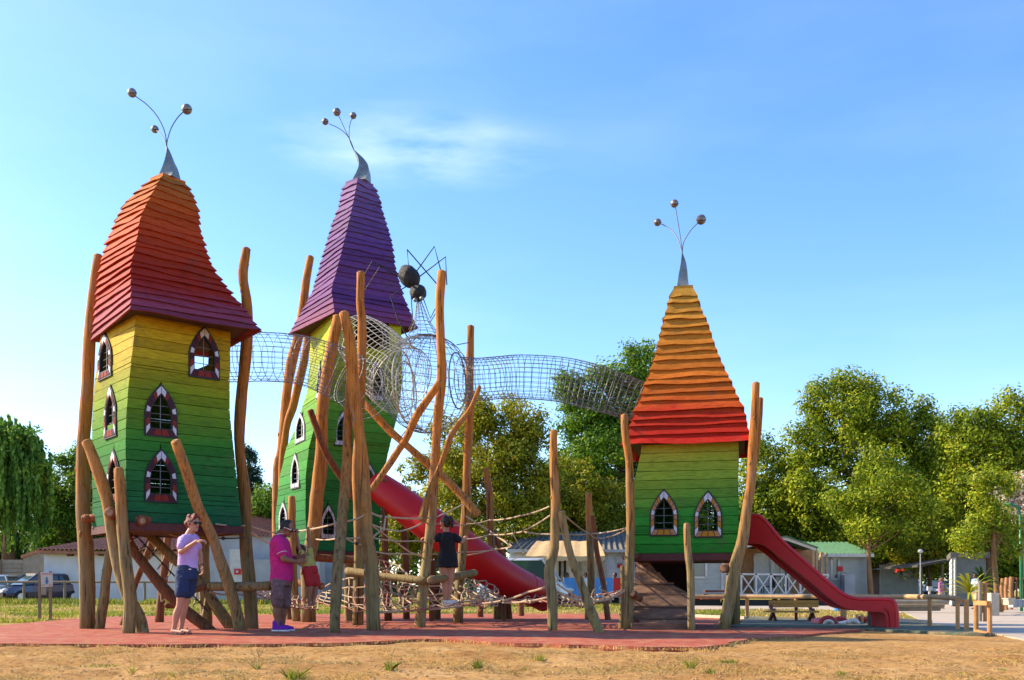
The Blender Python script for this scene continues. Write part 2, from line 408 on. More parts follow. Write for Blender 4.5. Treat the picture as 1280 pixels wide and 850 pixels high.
class Tower:
    def __init__(s, root, wall, roof, a, Yax, zb, zt, rows):
        s.root = root; s.a = a; s.ar = a
        if wall[0] is not None: s.a = rotfit(*wall, Yax, zb, zt); s.ar = rotfit(*roof, Yax, zt+.1, zt+2.2)
        s.roof = roof; s.Yax = Yax; s.wall = wall; s.roof = roof; s.zb = zb; s.zt = zt; s.rows = rows
        s.holes = {0: [], 1: [], 2: [], 3: []}
        s.wr = {}
    def ringw(s, z):
        k = round(z, 4)
        if k not in s.wr: s.wr[k] = ring(*s.wall, s.a, s.Yax, z)
        return s.wr[k]
    def locate(s, face, px, py):
        """point on a wall face seen at px, py -> (u, z)"""
        u, z = .5, 3.
        for _ in range(30):
            rg = s.ringw(z); A, B = rg[face], rg[(face+1) % 4]; q = A.lerp(B, u)
            z = CH + (HY-py)/F*q.y; rg = s.ringw(z); A, B = rg[face], rg[(face+1) % 4]
            k = (px-640)/F; d = B - A
            u = max(0, min(1, (k*A.y - A.x)/(d.x - k*d.y)))
        return u, z
    def window(s, face, px, pt, pb, hw, cols, bars=True, uz=None):
        if uz is None:
            u, z0 = s.locate(face, px, pb); u1, z1 = s.locate(face, px, pt)
            rg = s.ringw(z0); Ln = (rg[(face+1) % 4] - rg[face]); ul, _ = s.locate(face, px-hw, pb); ur, _ = s.locate(face, px+hw, pb)
            Wd = max(.08, abs(ur-ul)*Ln.length/2)
        else: u, u1, z0, z1, Wd = uz
        s.holes[face].append((u, u1, z0, z1, Wd))
        A0 = s.ringw(z0)[face]; B0 = s.ringw(z0)[(face+1) % 4]; A1 = s.ringw(z1)[face]; B1 = s.ringw(z1)[(face+1) % 4]
        p0 = A0.lerp(B0, u); p1 = A1.lerp(B1, u1); e1 = (B0-A0).normalized(); e2 = (p1-p0); n = e1.cross(e2).normalized(); H = e2.length; e2 = e2/H
        if n.dot(p0 - sum(s.ringw(z0), Vector())/4) < 0: n = -n
        def pt_(x, y, o): return p0 + e1*x + e2*y + n*o
        def curve(Wx, Hx, y0):      # from bottom centre counter-clockwise round the arch
            pts = [(0, y0), (Wx*.55, y0), (Wx, y0)]
            for q in (.16, .32, .45, .58, .7, .8, .88, .95): pts.append((arch(q, Wx), y0 + q*(Hx-y0)))
            pts.append((0, Hx)); pts += [(-x, y) for x, y in pts[-2:0:-1]]
            return pts
        W1, W0 = Wd, Wd*.74
        outer, inner = curve(W1, H, 0), curve(W0, H*.84, H*.13)
        big, small = curve(W1+.018, H+.025, -.018), curve(W0-.012, H*.84-.015, H*.13+.012)
        nn = len(outer); fr = MB()
        for o0, o1 in ((-.03, .022),):
            vs = [pt_(x, y, o1) for x, y in big] + [pt_(x, y, o1) for x, y in small] + [pt_(x, y, o0) for x, y in big] + [pt_(x, y, o0) for x, y in small]
            fs = []
            for i in range(nn):
                j = (i+1) % nn; fs += [(i, j, nn+j, nn+i), (2*nn+j, 2*nn+i, 3*nn+i, 3*nn+j), (i, 2*nn+i, 2*nn+j, j), (nn+j, 3*nn+j, 3*nn+i, nn+i)]
            fr.add(vs, fs)
        wo = fixnormals(fr.build('window', M['black'], s.root))
        groups = [(0,1,cols[1]),(1,2,cols[2]),(2,3,cols[0]),(3,4,cols[1]),(4,5,cols[2]),(5,6,cols[0]),(6,7,cols[2]),(7,8,cols[2]),(8,9,cols[1]),(9,11,cols[0])]
        full = groups + [(nn-b_, nn-a_, c_) for a_, b_, c_ in groups[::-1]]
        for a_, b_, c_ in full:
            idx = list(range(a_, b_+1)); pc = []
            ou = [outer[i % nn] for i in idx]; inn = [inner[i % nn] for i in idx]
            poly = ou + inn[::-1]; cx = sum(q[0] for q in poly)/len(poly); cy = sum(q[1] for q in poly)/len(poly)
            poly = [(cx+(x-cx)*.87, cy+(y-cy)*.87) for x, y in poly]
            tl = MB().prism([pt_(x, y, .018) for x, y in poly], n*.012).build('window_tile', M[c_], wo); fixnormals(tl)
        if bars:
            bb = MB(); hh = H*.84
            bb.tube([pt_(0, H*.13, -.02), pt_(0, hh, -.02)], .006, 4)
            for q in (.28, .44, .6):
                w_ = W0*(1 if q < .5 else .78); bb.tube([pt_(-w_, H*q, -.02), pt_(w_, H*q, -.02)], .006, 4)
            bb.build('window_bars', M['wire'], wo)
    def rowsplit(s, zs, f):
        out = []
        for r in range(s.rows):
            z0, z1 = zs[r]+.0003, zs[r+1]-.0003; cuts = sorted(h0+.05 for (_, _, h0, h1, _) in s.holes[f] if z0+.01 < h0+.05 < z1-.01)
            bs = [z0] + cuts + [z1]
            out += [(r, a_ + (.0005 if i else 0), b_) for i, (a_, b_) in enumerate(zip(bs, bs[1:])) if b_-a_ > .002]
        return out
    def planks(s, mat_name, th=.028):
        zs = [s.zb + (s.zt-s.zb)*i/s.rows for i in range(s.rows+1)]
        for f in range(4):
            for r, z0, z1 in s.rowsplit(zs, f):
                r0, r1 = s.ringw(z0), s.ringw(z1)
                i0, i1 = expand(r0, -th), expand(r1, -th)
                A0, B0, A1, B1 = r0[f], r0[(f+1) % 4], r1[f], r1[(f+1) % 4]
                segs = [(0., 1., 0., 1.)]     # u at bottom/top, left and right
                for (u, u1, h0, h1, Wd) in s.holes[f]:
                    def span(z):
                        if z < h0+.0495 or z > h1-.02: return None
                        q = (z-h0)/(h1-h0); Lw = (B0-A0).length; wv = arch(q, Wd)*.86/Lw; uc = u+(u1-u)*q
                        return (uc-wv, uc+wv)
                    a, b_ = span(z0), span(z1)
                    if a is None and b_ is None: continue
                    
                    if b_ is None: m_ = (a[0]+a[1])/2; b_ = (m_, m_)
                    if a is None: continue
                    ns = []
                    for (l0, rr0, l1, rr1) in segs:
                        if a[0] >= rr0 or a[1] <= l0: ns.append((l0, rr0, l1, rr1)); continue
                        ns.append((l0, max(l0, a[0]), l1, max(l1, b_[0]))); ns.append((min(rr0, a[1]), rr0, min(rr1, b_[1]), rr1))
                    segs = ns
                off = random.uniform(-.003, .006)
                nrm = (B0-A0).cross(Vector((0, 0, 1))).normalized()
                for (l0, rr0, l1, rr1) in segs:
                    if rr0-l0 < .01 and rr1-l1 < .01: continue
                    def e(a_, b__, c_, d_, ia, ib, ic, id_):
                        pass
                    o_ = nrm*off; nseg = 3
                    vs = []
                    for k in range(nseg+1):
                        t = k/nseg; ub = l0+(rr0-l0)*t; ut = l1+(rr1-l1)*t
                        jb = .005*noise.noise(Vector((ub*4, r*1.7, f*3))); 
                        vs += [A0.lerp(B0, ub)+o_+Vector((0,0,jb+.004)), A1.lerp(B1, ut)+o_+Vector((0,0,jb-.004)), i1[f].lerp(i1[(f+1)%4], ut)+Vector((0,0,jb)), i0[f].lerp(i0[(f+1)%4], ub)+Vector((0,0,jb))]
                    fs = [(0,1,2,3), tuple(4*nseg+q for q in (3,2,1,0))]
                    for k in range(nseg):
                        for q in range(4): w_ = (q+1) % 4; fs.append((4*k+q, 4*k+4+q, 4*k+4+w_, 4*k+w_))
                    fixnormals(MB().add(vs, fs).build('wall_plank', M[mat_name], s.root))
    def roofing(s, mat_name, z0, z1, rows, lap=.05, th=.04, wave=.010, eave=.0):
        hs = [z0 + (z1-z0)*i/rows for i in range(rows+1)]
        for i in range(1, rows): hs[i] += random.uniform(-.018, .018)
        rg = lambda z: ring(*s.roof, s.ar, s.Yax, z)
        for r in range(rows):
            zb, zt = hs[r], min(hs[r+1] + .03, z1)
            R0, R1 = rg(zb), rg(zt)
            lp = lap*(.75 + .5*random.random())
            ob, ot = expand(R0, lp), expand(R1, .008)
            ib, it_ = expand(R0, lp-th), expand(R1, .008-th)
            for f in range(4):
                n = 7; vs = []; g2 = (f+1) % 4; sd_ = r*3.7 + f*11
                for k in range(n+1):
                    t = k/n; wv = wave*noise.noise(Vector((t*3.2, sd_, 0)))*2; sag = wave*.9*math.sin(t*math.pi*2.3+sd_)
                    dz = Vector((0, 0, wv+sag)); ov = Vector((0, 0, wv*.5))
                    vs += [ob[f].lerp(ob[g2], t)+dz, ot[f].lerp(ot[g2], t)+ov, it_[f].lerp(it_[g2], t)+ov, ib[f].lerp(ib[g2], t)+dz]
                fs = [(0,1,2,3), tuple(4*n+q for q in (3,2,1,0))]
                for k in range(n):
                    for q in range(4): w_ = (q+1) % 4; fs.append((4*k+q, 4*k+4+q, 4*k+4+w_, 4*k+w_))
                fixnormals(MB().add(vs, fs).build('roof_plank', M[mat_name], s.root))
        # ceiling boards under the roof
        R0 = expand(rg(z0+.05), -.03)
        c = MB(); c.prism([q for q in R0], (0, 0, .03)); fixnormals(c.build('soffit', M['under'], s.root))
        R1 = rg(z1); c = MB(); c.prism([q + Vector((0,0,-.02)) for q in expand(R1, .01)], (0, 0, .06)); fixnormals(c.build('roof_cap', M[mat_name], s.root))
    def floor(s):
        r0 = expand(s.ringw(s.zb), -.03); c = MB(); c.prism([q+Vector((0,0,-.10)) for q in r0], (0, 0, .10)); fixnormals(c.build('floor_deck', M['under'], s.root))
        e = expand(s.ringw(s.zb), -.01)
        for f in range(4):
            b_ = MB(); b_.bar(e[f]+Vector((0,0,-.06)), e[(f+1)%4].lerp(e[f], .03)+Vector((0,0,-.06)), .07, .11); b_.build('floor_beam', M['dark_wood'], s.root)

def spire(root, pts, widths, Y, mat_='zinc', twist=.9):
    """twisted four-sided metal horn"""
    n = len(pts); c = catmull([P(x, y, Y) for x, y in pts], 14); mb = MB(); vs = []; fs = []
    for i, q in enumerate(c):
        t = i/14; w_ = S(np.interp(t*(n-1), range(n), widths), Y)/2*1.05
        for k in range(4):
            a = math.pi/2*k + twist*t + .5; vs.append(q + Vector((math.cos(a)*w_*1.15, math.sin(a)*w_*1.15, 0)))
    for i in range(14):
        for k in range(4): l = (k+1) % 4; fs.append((i*4+k, i*4+l, i*4+4+l, i*4+4+k))
    fs.append((3,2,1,0)); fs.append(tuple(56+k for k in range(4)))
    mb.add(vs, fs).build('spire', M[mat_], root)
def antenna(root, pts, Y, ball, br, dy=0):
    n = len(pts); ps = catmull([P(x, y, Y + dy*i/(n-1)) for i, (x, y) in enumerate(pts)], 10)
    a = MB().tube(ps, .0085, 5).build('antenna', M['wire'], root)
    q = P(ball[0], ball[1], Y+dy); r = S(br, Y)
    MB().ell(q, r, 20, 12).build('antenna_ball', M['ball'], a, smooth=True)
    rr = MB(); rot = Matrix.Rotation(.5, 3, 'X'); rr.tube([q + rot @ Vector((math.cos(t)*r*1.01, math.sin(t)*r*1.01, 0)) for t in [2*math.pi*k/18 for k in range(18)]], .006, 4, close=True)
    rr.build('ball_seam', M['black'], a)

for nm, c in (('w_white', (.56, .56, .62)), ('w_red', (.22, .03, .022)), ('w_purple', (.07, .022, .035)), ('w_tan', (.40, .20, .10)), ('w_orange', (.42, .19, .02)), ('w_grey', (.36, .40, .46)), ('w_pale', (.55, .57, .60))):
    M[nm] = plain('tile_'+nm[2:], c, tuple(x*.8 for x in c), 14, .7, spec=.12)

# --- tower 1
t1 = thing('play_tower', (X(210, 15), 15, 0), 'tall playground tower with red to orange curved plank roof and yellow to green walls', 'play tower')
T1 = Tower(t1, ([(127,415),(118,480),(115,528),(115,583),(116,660)], [(171,380),(170,400),(166,434),(160,489),(157,538),(158,583),(160,650)], [(288,400),(288,425),(287,470),(287,513),(294,580),(303,660)]),
           ([(119,428),(123,378),(129,337),(133,312),(146,279),(162,250),(179,234),(197,222)], [(166,391),(166,357),(165,337),(172,304),(177,271),(188,250),(199,228),(203,221)],
            [(328,424),(302,386),(277,357),(261,333),(253,308),(247,287),(245,263),(238,242),(226,222)]), R(37), 15.0, 1.60, 4.50, 21)
def zc(T, py, which='C'):   # height at which the near corner shows at py
    z = 3.
    for _ in range(20):
        z = CH + (HY-py)/F*(T.ringw(z)[0].y)
    return z
T1.zb = zc(T1, 652); T1.zt = zc(T1, 382)
rp = ('w_white', 'w_red', 'w_purple')
T1.window(0, 255, 410, 472, 18, rp); T1.window(0, 201, 482, 545, 19, rp); T1.window(0, 201, 563, 627, 19, rp)
T1.window(3, 132, 418, 472, 7.5, rp); T1.window(3, 139, 483, 546, 7, rp); T1.window(3, 143, 563, 627, 7.5, rp)
u_, z_ = T1.locate(0, 255, 445)
T1.holes[1].append((.70, .70, z_+.0, z_+1.1, .36))
T1.planks('t1w'); T1.floor()
zr0 = CH + (HY-391)/F*ring(*T1.roof, T1.ar, 15., 4.6)[0].y; zr1 = CH + (HY-223)/F*14.9
T1.roofing('t1r', zr0, zr1, 22)
spire(t1, [(212,224),(213,208),(211,195),(208.5,183)], [23, 16, 8, 1.2], 15)
antenna(t1, [(208.5,184),(206,165),(197,146),(184,131),(169,120)], 15, (165,116), 5.6)
antenna(t1, [(208.5,184),(209,176),(214,160),(222,147),(229,140)], 15, (233.5,136.5), 6.4)
antenna(t1, [(208.5,184),(206,175),(200,166),(195,163)], 15, (193.5,161.5), 5, 1.0)

# --- tower 2
t2 = thing('play_tower', (X(425, 20.5), 20.5, 0), 'playground tower with tall purple plank roof and S-shaped lime green walls', 'play tower')
T2 = Tower(t2, ([(388,405),(388,430),(387,460),(384,498),(372,530),(358,560),(349,600),(345,640),(344,700)], [(415,385),(414,401),(412,433),(407,465),(398,498),(392,539),(386,560),(382,600),(382,640),(384,700)],
                [(500,390),(502,430),(503,458),(502,482),(498,515),(491,541),(484,570),(477,610),(474,650),(474,700)]),
           ([(367,411),(392,366),(400,339),(410,304),(421,269),(433,242),(441,224)], [(419,392),(415,362),(423,335),(431,304),(439,269),(444.5,242),(447,224)],
            [(520,411),(505,378),(493,339),(487,300),(477.5,269),(470,242),(462,224)]), R(31), 20.5, 1.4, 6, 24)
T2.zb = zc(T2, 688); T2.zt = zc(T2, 385)
wg = ('w_white', 'w_grey', 'w_pale')
T2.window(0, 429, 514, 557, 11, wg); T2.window(0, 470, 450, 500, 9, wg); T2.window(0, 461, 580, 616, 9, wg); T2.window(0, 410, 631, 673, 9, wg)
T2.window(3, 376, 516, 553, 5, wg); T2.window(3, 370, 567, 610, 5, wg); T2.window(3, 355, 628, 662, 5, wg); T2.window(3, 401, 452, 498, 4, wg)
u2, z2 = T2.locate(0, 466, 440); T2.holes[0].append((u2, u2, T2.zt-.75, T2.zt+.6, .42))
T2.planks('t2w'); T2.floor()
zr0 = CH + (HY-392)/F*ring(*T2.roof, T2.ar, 20.5, 6.)[0].y; zr1 = CH + (HY-225)/F*20.3
T2.roofing('t2r', zr0, zr1, 25, lap=.04)
spire(t2, [(452,228),(455,212),(451,200),(443,188)], [21, 15, 9, 1.2], 20.5)
antenna(t2, [(443,189),(439,178),(433,168),(423,160),(411,154.5)], 20.5, (406.5,152), 4.1)
antenna(t2, [(443,189),(435,170),(429,157),(423.5,145)], 20.5, (421,140), 4.9)
antenna(t2, [(443,189),(437,175),(436.5,162),(438,153),(440.5,148)], 20.5, (441.5,144.5), 4.1)

# --- tower 3
t3 = thing('play_tower', (X(857, 16.4), 16.4, 0), 'low playground tower with pointed orange plank roof and green walls above a dark ramp', 'play tower')
T3 = Tower(t3, (None, [(802,540),(802,562),(793,602),(791,650),(790,700)], [(923,540),(923,562),(922,580),(923,632),(924,700)]),
           (None, [(780,559),(789,538),(795,520),(801,503),(810,479),(817,459),(824,435),(830,411),(836,390),(842,363),(844,358)], [(936,559),(928,520),(921,500),(911,479),(900,455),(890,431),(882,407),(873,387),(866,363),(865,358)]), R(-13), 16.4, 1.1, 3.1, 12)
T3.zb = zc(T3, 692); T3.zt = zc(T3, 556)
wo_ = ('w_white', 'w_orange', 'w_tan')
T3.window(0, 830, 613, 669, 16.5, wo_); T3.window(0, 885, 615, 671, 16.5, wo_)
T3.holes[2].append((.36, .36, T3.zb+.25, T3.zb+1.5, .22))
T3.planks('t3w'); T3.floor()
zr0 = CH + (HY-557)/F*ring(*T3.roof, T3.ar, 16.4, 3.)[0].y; zr1 = CH + (HY-361)/F*16.3
T3.roofing('t3r', zr0, zr1, 19, lap=.06)
spire(t3, [(854,363),(854,345),(854,330),(852.7,316)], [17, 13, 8, 1.2], 16.4, twist=.3)
antenna(t3, [(852.7,317),(851,300),(848.5,284),(844.5,260)], 16.4, (843,254.5), 5)
antenna(t3, [(852.7,317),(854,305),(858,296),(865,286),(872,279)], 16.4, (876.3,274.5), 6.2)
antenna(t3, [(852.7,317),(848,300),(840,288),(827,280)], 16.4, (822,278), 4.8, .6)
# plank ramp under tower 3, with dark panels for the shade behind it
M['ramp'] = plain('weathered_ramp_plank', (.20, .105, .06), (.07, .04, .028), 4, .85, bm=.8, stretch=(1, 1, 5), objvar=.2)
rampb = [(789,868,787,15.0,0),(790,868,773,15.15,0),(790,867,758,15.45,0),(791,862,742,15.8,0),(793,836,729,16.15,0),(794,822,716,16.5,0),(796,810,703,16.9,0),(798,803,694,17.3,0)]  # upper planks cut short along the diagonal edge of the shade
rt = thing('climbing_ramp', (X(828, 15.8), 15.8, 0), 'stepped ramp of weathered brown planks rising under the orange-roofed tower', 'ramp')
ya, xa, za = None, None, None
for (xl, xr, yb, Y, _), (xl2, xr2, yt, Y2, _) in zip(rampb, rampb[1:]):
    a, b_, c_, d_ = P(xl, yb, Y+.28), P(xr, yb, Y-.12), P(xr2+(xr-xr2)*.25, yt+1.8, Y+.02), P(xl2, yt+1.8, Y+.42)
    j = random.uniform(-.012, .012)
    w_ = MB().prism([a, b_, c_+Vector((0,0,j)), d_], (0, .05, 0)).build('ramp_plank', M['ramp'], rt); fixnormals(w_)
    tr = MB().prism([d_+Vector((0,.0,.004)), c_+Vector((0,.0,.004)), c_+Vector((0,Y2-Y-.1,.004)), d_+Vector((0,Y2-Y-.1,.004))], (0,0,.03)).build('tread', M['ramp'], rt); fixnormals(tr)
MB().bar(P(789,783,14.96), P(868,783,14.96), .06, .10).build('ramp_plank', M['ramp'], rt)
for px_ in (796,):
    MB().bar(P(px_, 784, 15.3), P(px_, 692, 17.6), .07, .12).build('stringer', M['dark_wood'], rt)
M['ramp_shade'] = plain('painted_ramp_shade', (.014,.011,.010), (.006,.005,.005), 6, .9)  # near-black colour of the added panels that stand in for shade under the tower
MB().prism([P(799,690,17.5), P(862,690,17.5), P(862,783,17.5), P(799,783,17.5)], (0, .04, 0)).build('shade_panel', M['ramp_shade'], rt)
MB().prism([P(862,694,16.9), P(862,785,15.5), P(864,785,17.4), P(864,694,17.4)], (.04, 0, 0)).build('shade_side_panel', M['ramp_shade'], rt)
# ------------------------------------------------------------------ logs
def log(pts, Y, w, label, m='log', ground=True, name='log_post', cat='post', group='robinia log posts of the playground', knots=2, n=11, ends=True):
    Yt, Yb = Y if isinstance(Y, tuple) else (Y, Y)
    k = len(pts); ps = [P(x, y, Yt+(Yb-Yt)*i/(k-1)) for i, (x, y) in enumerate(pts)]
    if ground: ps[-1].z = -.06
    c = catmull(ps, max(12, k*3)); mm = len(c) - 1
    ws = w if hasattr(w, '__len__') else (w*.92, w)
    sd_ = random.uniform(0, 100)
    rad = []
    for i, q in enumerate(c):
        t = i/mm; r = S(np.interp(t, np.linspace(0, 1, len(ws)), ws), q.y)/2
        rad.append(r*(1 + .09*noise.noise(Vector((t*7, sd_, 0)))))
        c[i] = q + Vector((noise.noise(Vector((t*5, sd_, 5))), noise.noise(Vector((t*5, sd_, 9))), 0))*r*.35
    d0 = (c[0]-c[1]).normalized(); d1 = (c[-1]-c[-2]).normalized()
    c = [c[0]+d0*rad[0]*.25, c[0]+d0*rad[0]*.12] + c; rad = [rad[0]*.62, rad[0]*.88] + rad
    if not ground: c += [c[-1]+d1*rad[-1]*.12, c[-1]+d1*rad[-1]*.25]; rad += [rad[-1]*.9, rad[-1]*.65]
    mb = MB().tube(c, rad, n, rough=.16)
    base = Vector((c[-1].x, c[-1].y, 0 if ground else min(q.z for q in c)))
    root = thing(name, base, label, cat, group)
    mb.build('trunk', M[m], root, smooth=True)
    for _ in range(knots):
        i = random.randint(3, len(c)-4); a = random.uniform(math.pi, 2*math.pi); q = c[i] + Vector((math.cos(a), math.sin(a), 0))*rad[i]*.82
        MB().ell(q, (rad[i]*.32, rad[i]*.32, rad[i]*.5), 8, 6, bump=.3, seed=i).build('knot', M[m], root, smooth=True)
    if ends:
        e = MB().tube([c[0]-d0*.004, c[0]+d0*.006], [rad[0]*.97, rad[0]*.9], n); e.build('cut_end', M['end'], root)
        if not ground: MB().tube([c[-1]-d1*.004, c[-1]+d1*.006], [rad[-1]*.97, rad[-1]*.9], n).build('cut_end', M['end'], root)
    return root

L_ = log
L_([(123,320),(118,370),(111,440),(108,500),(104,560),(105,620),(107,660),(110,700),(111,787)], 15.4, (12,14,16,17,18,19,18), 'tall log post at the far left side of the red-roofed tower', knots=4)
L_([(144,665),(138,690),(131,740),(123,788)], 15.3, (10,11,12,13), 'short leaning log whose foot touches the leftmost tall post')
L_([(108,552),(119,577),(131,616),(140,658),(148,705),(160,745),(174,774),(179,794)], 13.95, (13,15,16,16,16,17), 'curved log leaning right in front of the red-roofed tower\'s left wall', knots=4)
L_([(148,586),(152,630),(156,690),(161,740),(162,794)], 13.75, (12,14,15,16,17), 'upright pale log crossing in front of the curved leaning log', knots=3)
L_([(220,552),(233,592),(246,630),(261,660),(274,696),(288,736),(303,788)], (13.7,14.9), (13,14,14,14,14,15,16), 'log leaning right behind the woman in the lavender shirt', knots=3)
L_([(308,311),(304,345),(309,380),(308,429),(302,496),(299,560),(305,616),(308,690),(311,730),(315,788)], 15.4, (10,12,13,14,14,13,15,15,16,17), 'tall wavy log post at the right corner of the red-roofed tower', knots=4)
L_([(256,658),(257,730),(259,788)], 15.6, (13,14,15), 'upright log standing in shade directly behind the leaning log by the woman')
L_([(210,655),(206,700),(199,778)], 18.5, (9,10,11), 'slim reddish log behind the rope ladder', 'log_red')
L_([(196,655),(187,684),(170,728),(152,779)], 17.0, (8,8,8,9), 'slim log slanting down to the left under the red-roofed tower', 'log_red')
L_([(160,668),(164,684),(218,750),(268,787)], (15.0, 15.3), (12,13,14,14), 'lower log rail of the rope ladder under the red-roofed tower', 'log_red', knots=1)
L_([(174,656),(220,700),(246,722),(295,787)], (15.7, 15.5), (12,13,14,15), 'upper log rail of the rope ladder under the red-roofed tower', knots=1)
L_([(388,321),(382,358),(375,413),(364,456),(358,502),(353,563),(348,600),(350,773)], 22.3, (9,10,12,13,12,12,12,14), 'tall log post rising behind the left edge of the purple-roofed tower', knots=3)
L_([(394,386),(386,417),(380,447),(373,481),(365,508),(357,540),(353,600),(356,774)], 21.6, (8,10,10,11,10,9,10,11), 'knotty log crossing in front of the tall post left of the purple-roofed tower', knots=3)
L_([(423,396),(413,441),(406,500),(402,563),(396,620),(392,665),(386,707),(384,776)], 18.6, (13,14,15,16,18,18,18,19), 'thick log post in front of the purple-roofed tower\'s nearest corner', knots=4)
L_([(430,391),(437,435),(445,502),(451,563),(455,620),(459,665),(464,707),(467,790)], 14.8, (13,14,15,15,16,17,17,18), 'thick log post leaning left at its top, right of the pale slim post', knots=4)
L_([(441,436),(438,480),(434,560),(428,640),(423,700),(418,795)], (15.4,13.9), (9,11,12,13,14,13), 'pale slim log post in front of the thick post by the climbing net', knots=2)
L_([(451,341),(451,382),(453,420),(449,520),(446,600),(449,700),(447,783)], 17.0, (10,10,11,11,12,13,14), 'tall log with the spider\'s left legs on its top', knots=3)
L_([(552,340),(550,378),(551,420),(551,472),(547,518),(544,570),(541,622),(538,665),(533,707),(528,750),(525,785)], 16.2, (11,11,11,12,12,12,13,12,12,13,13), 'tall log with the spider\'s right legs on its top, beside the girl', knots=4)
L_([(588,408),(587,456),(586,518),(584,579),(582,640),(580,680),(576,710),(572,779)], 18.2, (9,10,11,11,12,12,12,13), 'straight log post where the long wire tunnel leaves the wire ball', knots=3)
L_([(388,513),(405,560),(425,594),(445,624)], (17.7, 18.2), (8,8,9,9), 'short brace log sloping down right across the green purple-roofed tower', 'log_red', False, knots=1)
L_([(455,504),(480,531),(501,551),(544,588),(572,615),(598,643)], (17.4, 17.0), (8,9,9,10,10,11), 'long brace log sloping down right under the wire ball', 'log', False, knots=2)
L_([(549,478),(526,512),(507,548),(492,572),(465,612)], (15.8, 16.2), (9,10,10,9,8), 'brace log sloping up right to the tall post beside the girl', 'log', False, knots=2)
L_([(599,483),(587,512),(566,540),(553,576),(536,618),(528,650)], 16.0, (5,6,7,7,9,11), 'thin forked branch leaning against the tall post above the girl', 'log', False, knots=1)
L_([(608,586),(612,636),(615,679),(620,721),(622,775)], 20.5, (8,9,10,10,11), 'upright log in front of the lower end of the red tube slide')
L_([(617,664),(629,699),(634,750),(636,773)], 20.6, (7,8,9,9), 'dark log slanting across the lower end of the red tube slide', 'log_red')
L_([(692,539),(692,579),(694,622),(693,679),(687,712),(690,750),(691,791)], 14.7, (9,11,12,12,13,13,12), 'tall solitary log post left of the beige awning', knots=4)
L_([(702,640),(713,693),(724,724),(738,762),(752,796)], 14.0, (9,10,11,12,12), 'pale log leaning against the tall solitary post', knots=3)
L_([(735,617),(738,680),(738,738),(735,776)], 20.2, (8,9,10,10), 'upright log in front of the blue banner fence')
L_([(740,645),(747,693),(755,735),(761,776)], 20.0, (6,7,7,8), 'thin dark log slanting beside the blue banner fence', 'log_red')
L_([(781,519),(783,551),(787,594),(788,650),(787,710),(784,788)], 15.25, (9,10,11,11,12,12), 'log post at the left side of the orange-roofed tower', knots=3)
L_([(778,708),(779,745),(776,786)], 15.6, (6,6,7), 'thin log beside the foot of the orange-roofed tower\'s left post')
L_([(945,479),(941,556),(937,613),(930,669),(918,712),(903,790)], 15.2, (9,11,13,14,15,16), 'thick log leaning right at the right side of the orange-roofed tower', knots=4)
L_([(951,498),(946,560),(936,612),(925,680),(919,730),(918,783)], 17.3, (8,8,9,10,11,12), 'log behind the thick leaning log of the orange-roofed tower', knots=1)
L_([(859,655),(860,688),(864,726),(864,787)], 14.8, (8,9,10,10), 'short upright log in front of the orange-roofed tower\'s ramp')
L_([(364,621),(366,685),(370,773)], 19.0, (9,10,10), 'round-topped log behind the man in the pink shirt')
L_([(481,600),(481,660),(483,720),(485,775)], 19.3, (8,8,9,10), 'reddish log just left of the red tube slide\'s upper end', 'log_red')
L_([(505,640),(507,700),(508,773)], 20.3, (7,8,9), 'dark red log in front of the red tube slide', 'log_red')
L_([(530,672),(528,720),(527,771)], 21.0, (6,6,7), 'thin orange log under the middle of the red tube slide')
# short posts of the low net and horizontal beams
def stub(x, yt, Y, w, lab, m='log'): L_([(x, yt), (x+.5, (yt+770)/2), (x, HY+CH*F/Y)], Y, (w, w, w*1.05), lab, m, name='log_stub', cat='post', group='short log stubs carrying the low climbing net', knots=1)
stub(436, 702, 19.4, 12, 'short stub left of the net\'s pale beam'); stub(545, 727, 20.2, 11, 'short stub behind the girl\'s feet', 'log_red'); stub(361, 742, 20.2, 9, 'short stub behind the man\'s legs', 'log_red')
stub(651, 752, 23, 7, 'small stub at the red tube slide\'s mouth', 'log_red'); stub(600, 745, 22, 8, 'dark stub behind the low net', 'log_red')
def beam(a, b, Y, w, lab, m='log'): return L_([a, ((a[0]+b[0])/2, (a[1]+b[1])/2 + .6), b], Y, w, lab, m, False, 'log_beam', 'log beam', 'horizontal log beams', 1)
beam((434,714),(531,726), (17.0,16.0), (10,10,10), 'pale horizontal log beam holding the climbing net')
beam((538,725),(594,716), (15.9,18.4), (10,10,9), 'horizontal log beam behind the girl\'s legs')
beam((262,733),(339,732), (14.9,14.6), (11,12,12), 'horizontal log low beside the woman\'s hip, right of her')
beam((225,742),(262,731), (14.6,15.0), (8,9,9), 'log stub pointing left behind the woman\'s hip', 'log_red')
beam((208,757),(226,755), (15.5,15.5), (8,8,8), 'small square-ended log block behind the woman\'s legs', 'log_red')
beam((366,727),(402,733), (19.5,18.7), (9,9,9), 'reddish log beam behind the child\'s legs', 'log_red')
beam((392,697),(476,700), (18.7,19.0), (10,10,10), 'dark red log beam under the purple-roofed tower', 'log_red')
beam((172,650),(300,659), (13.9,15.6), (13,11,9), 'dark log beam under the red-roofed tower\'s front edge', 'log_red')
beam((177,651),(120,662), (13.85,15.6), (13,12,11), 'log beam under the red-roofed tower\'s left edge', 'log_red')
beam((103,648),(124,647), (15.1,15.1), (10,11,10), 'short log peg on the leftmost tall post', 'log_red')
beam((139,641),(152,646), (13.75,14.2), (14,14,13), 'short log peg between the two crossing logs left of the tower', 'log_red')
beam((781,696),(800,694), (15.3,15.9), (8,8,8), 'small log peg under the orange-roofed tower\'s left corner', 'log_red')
beam((905,711),(925,706), (15.2,15.8), (11,11,10), 'round log peg under the orange-roofed tower\'s right corner', 'log_red')
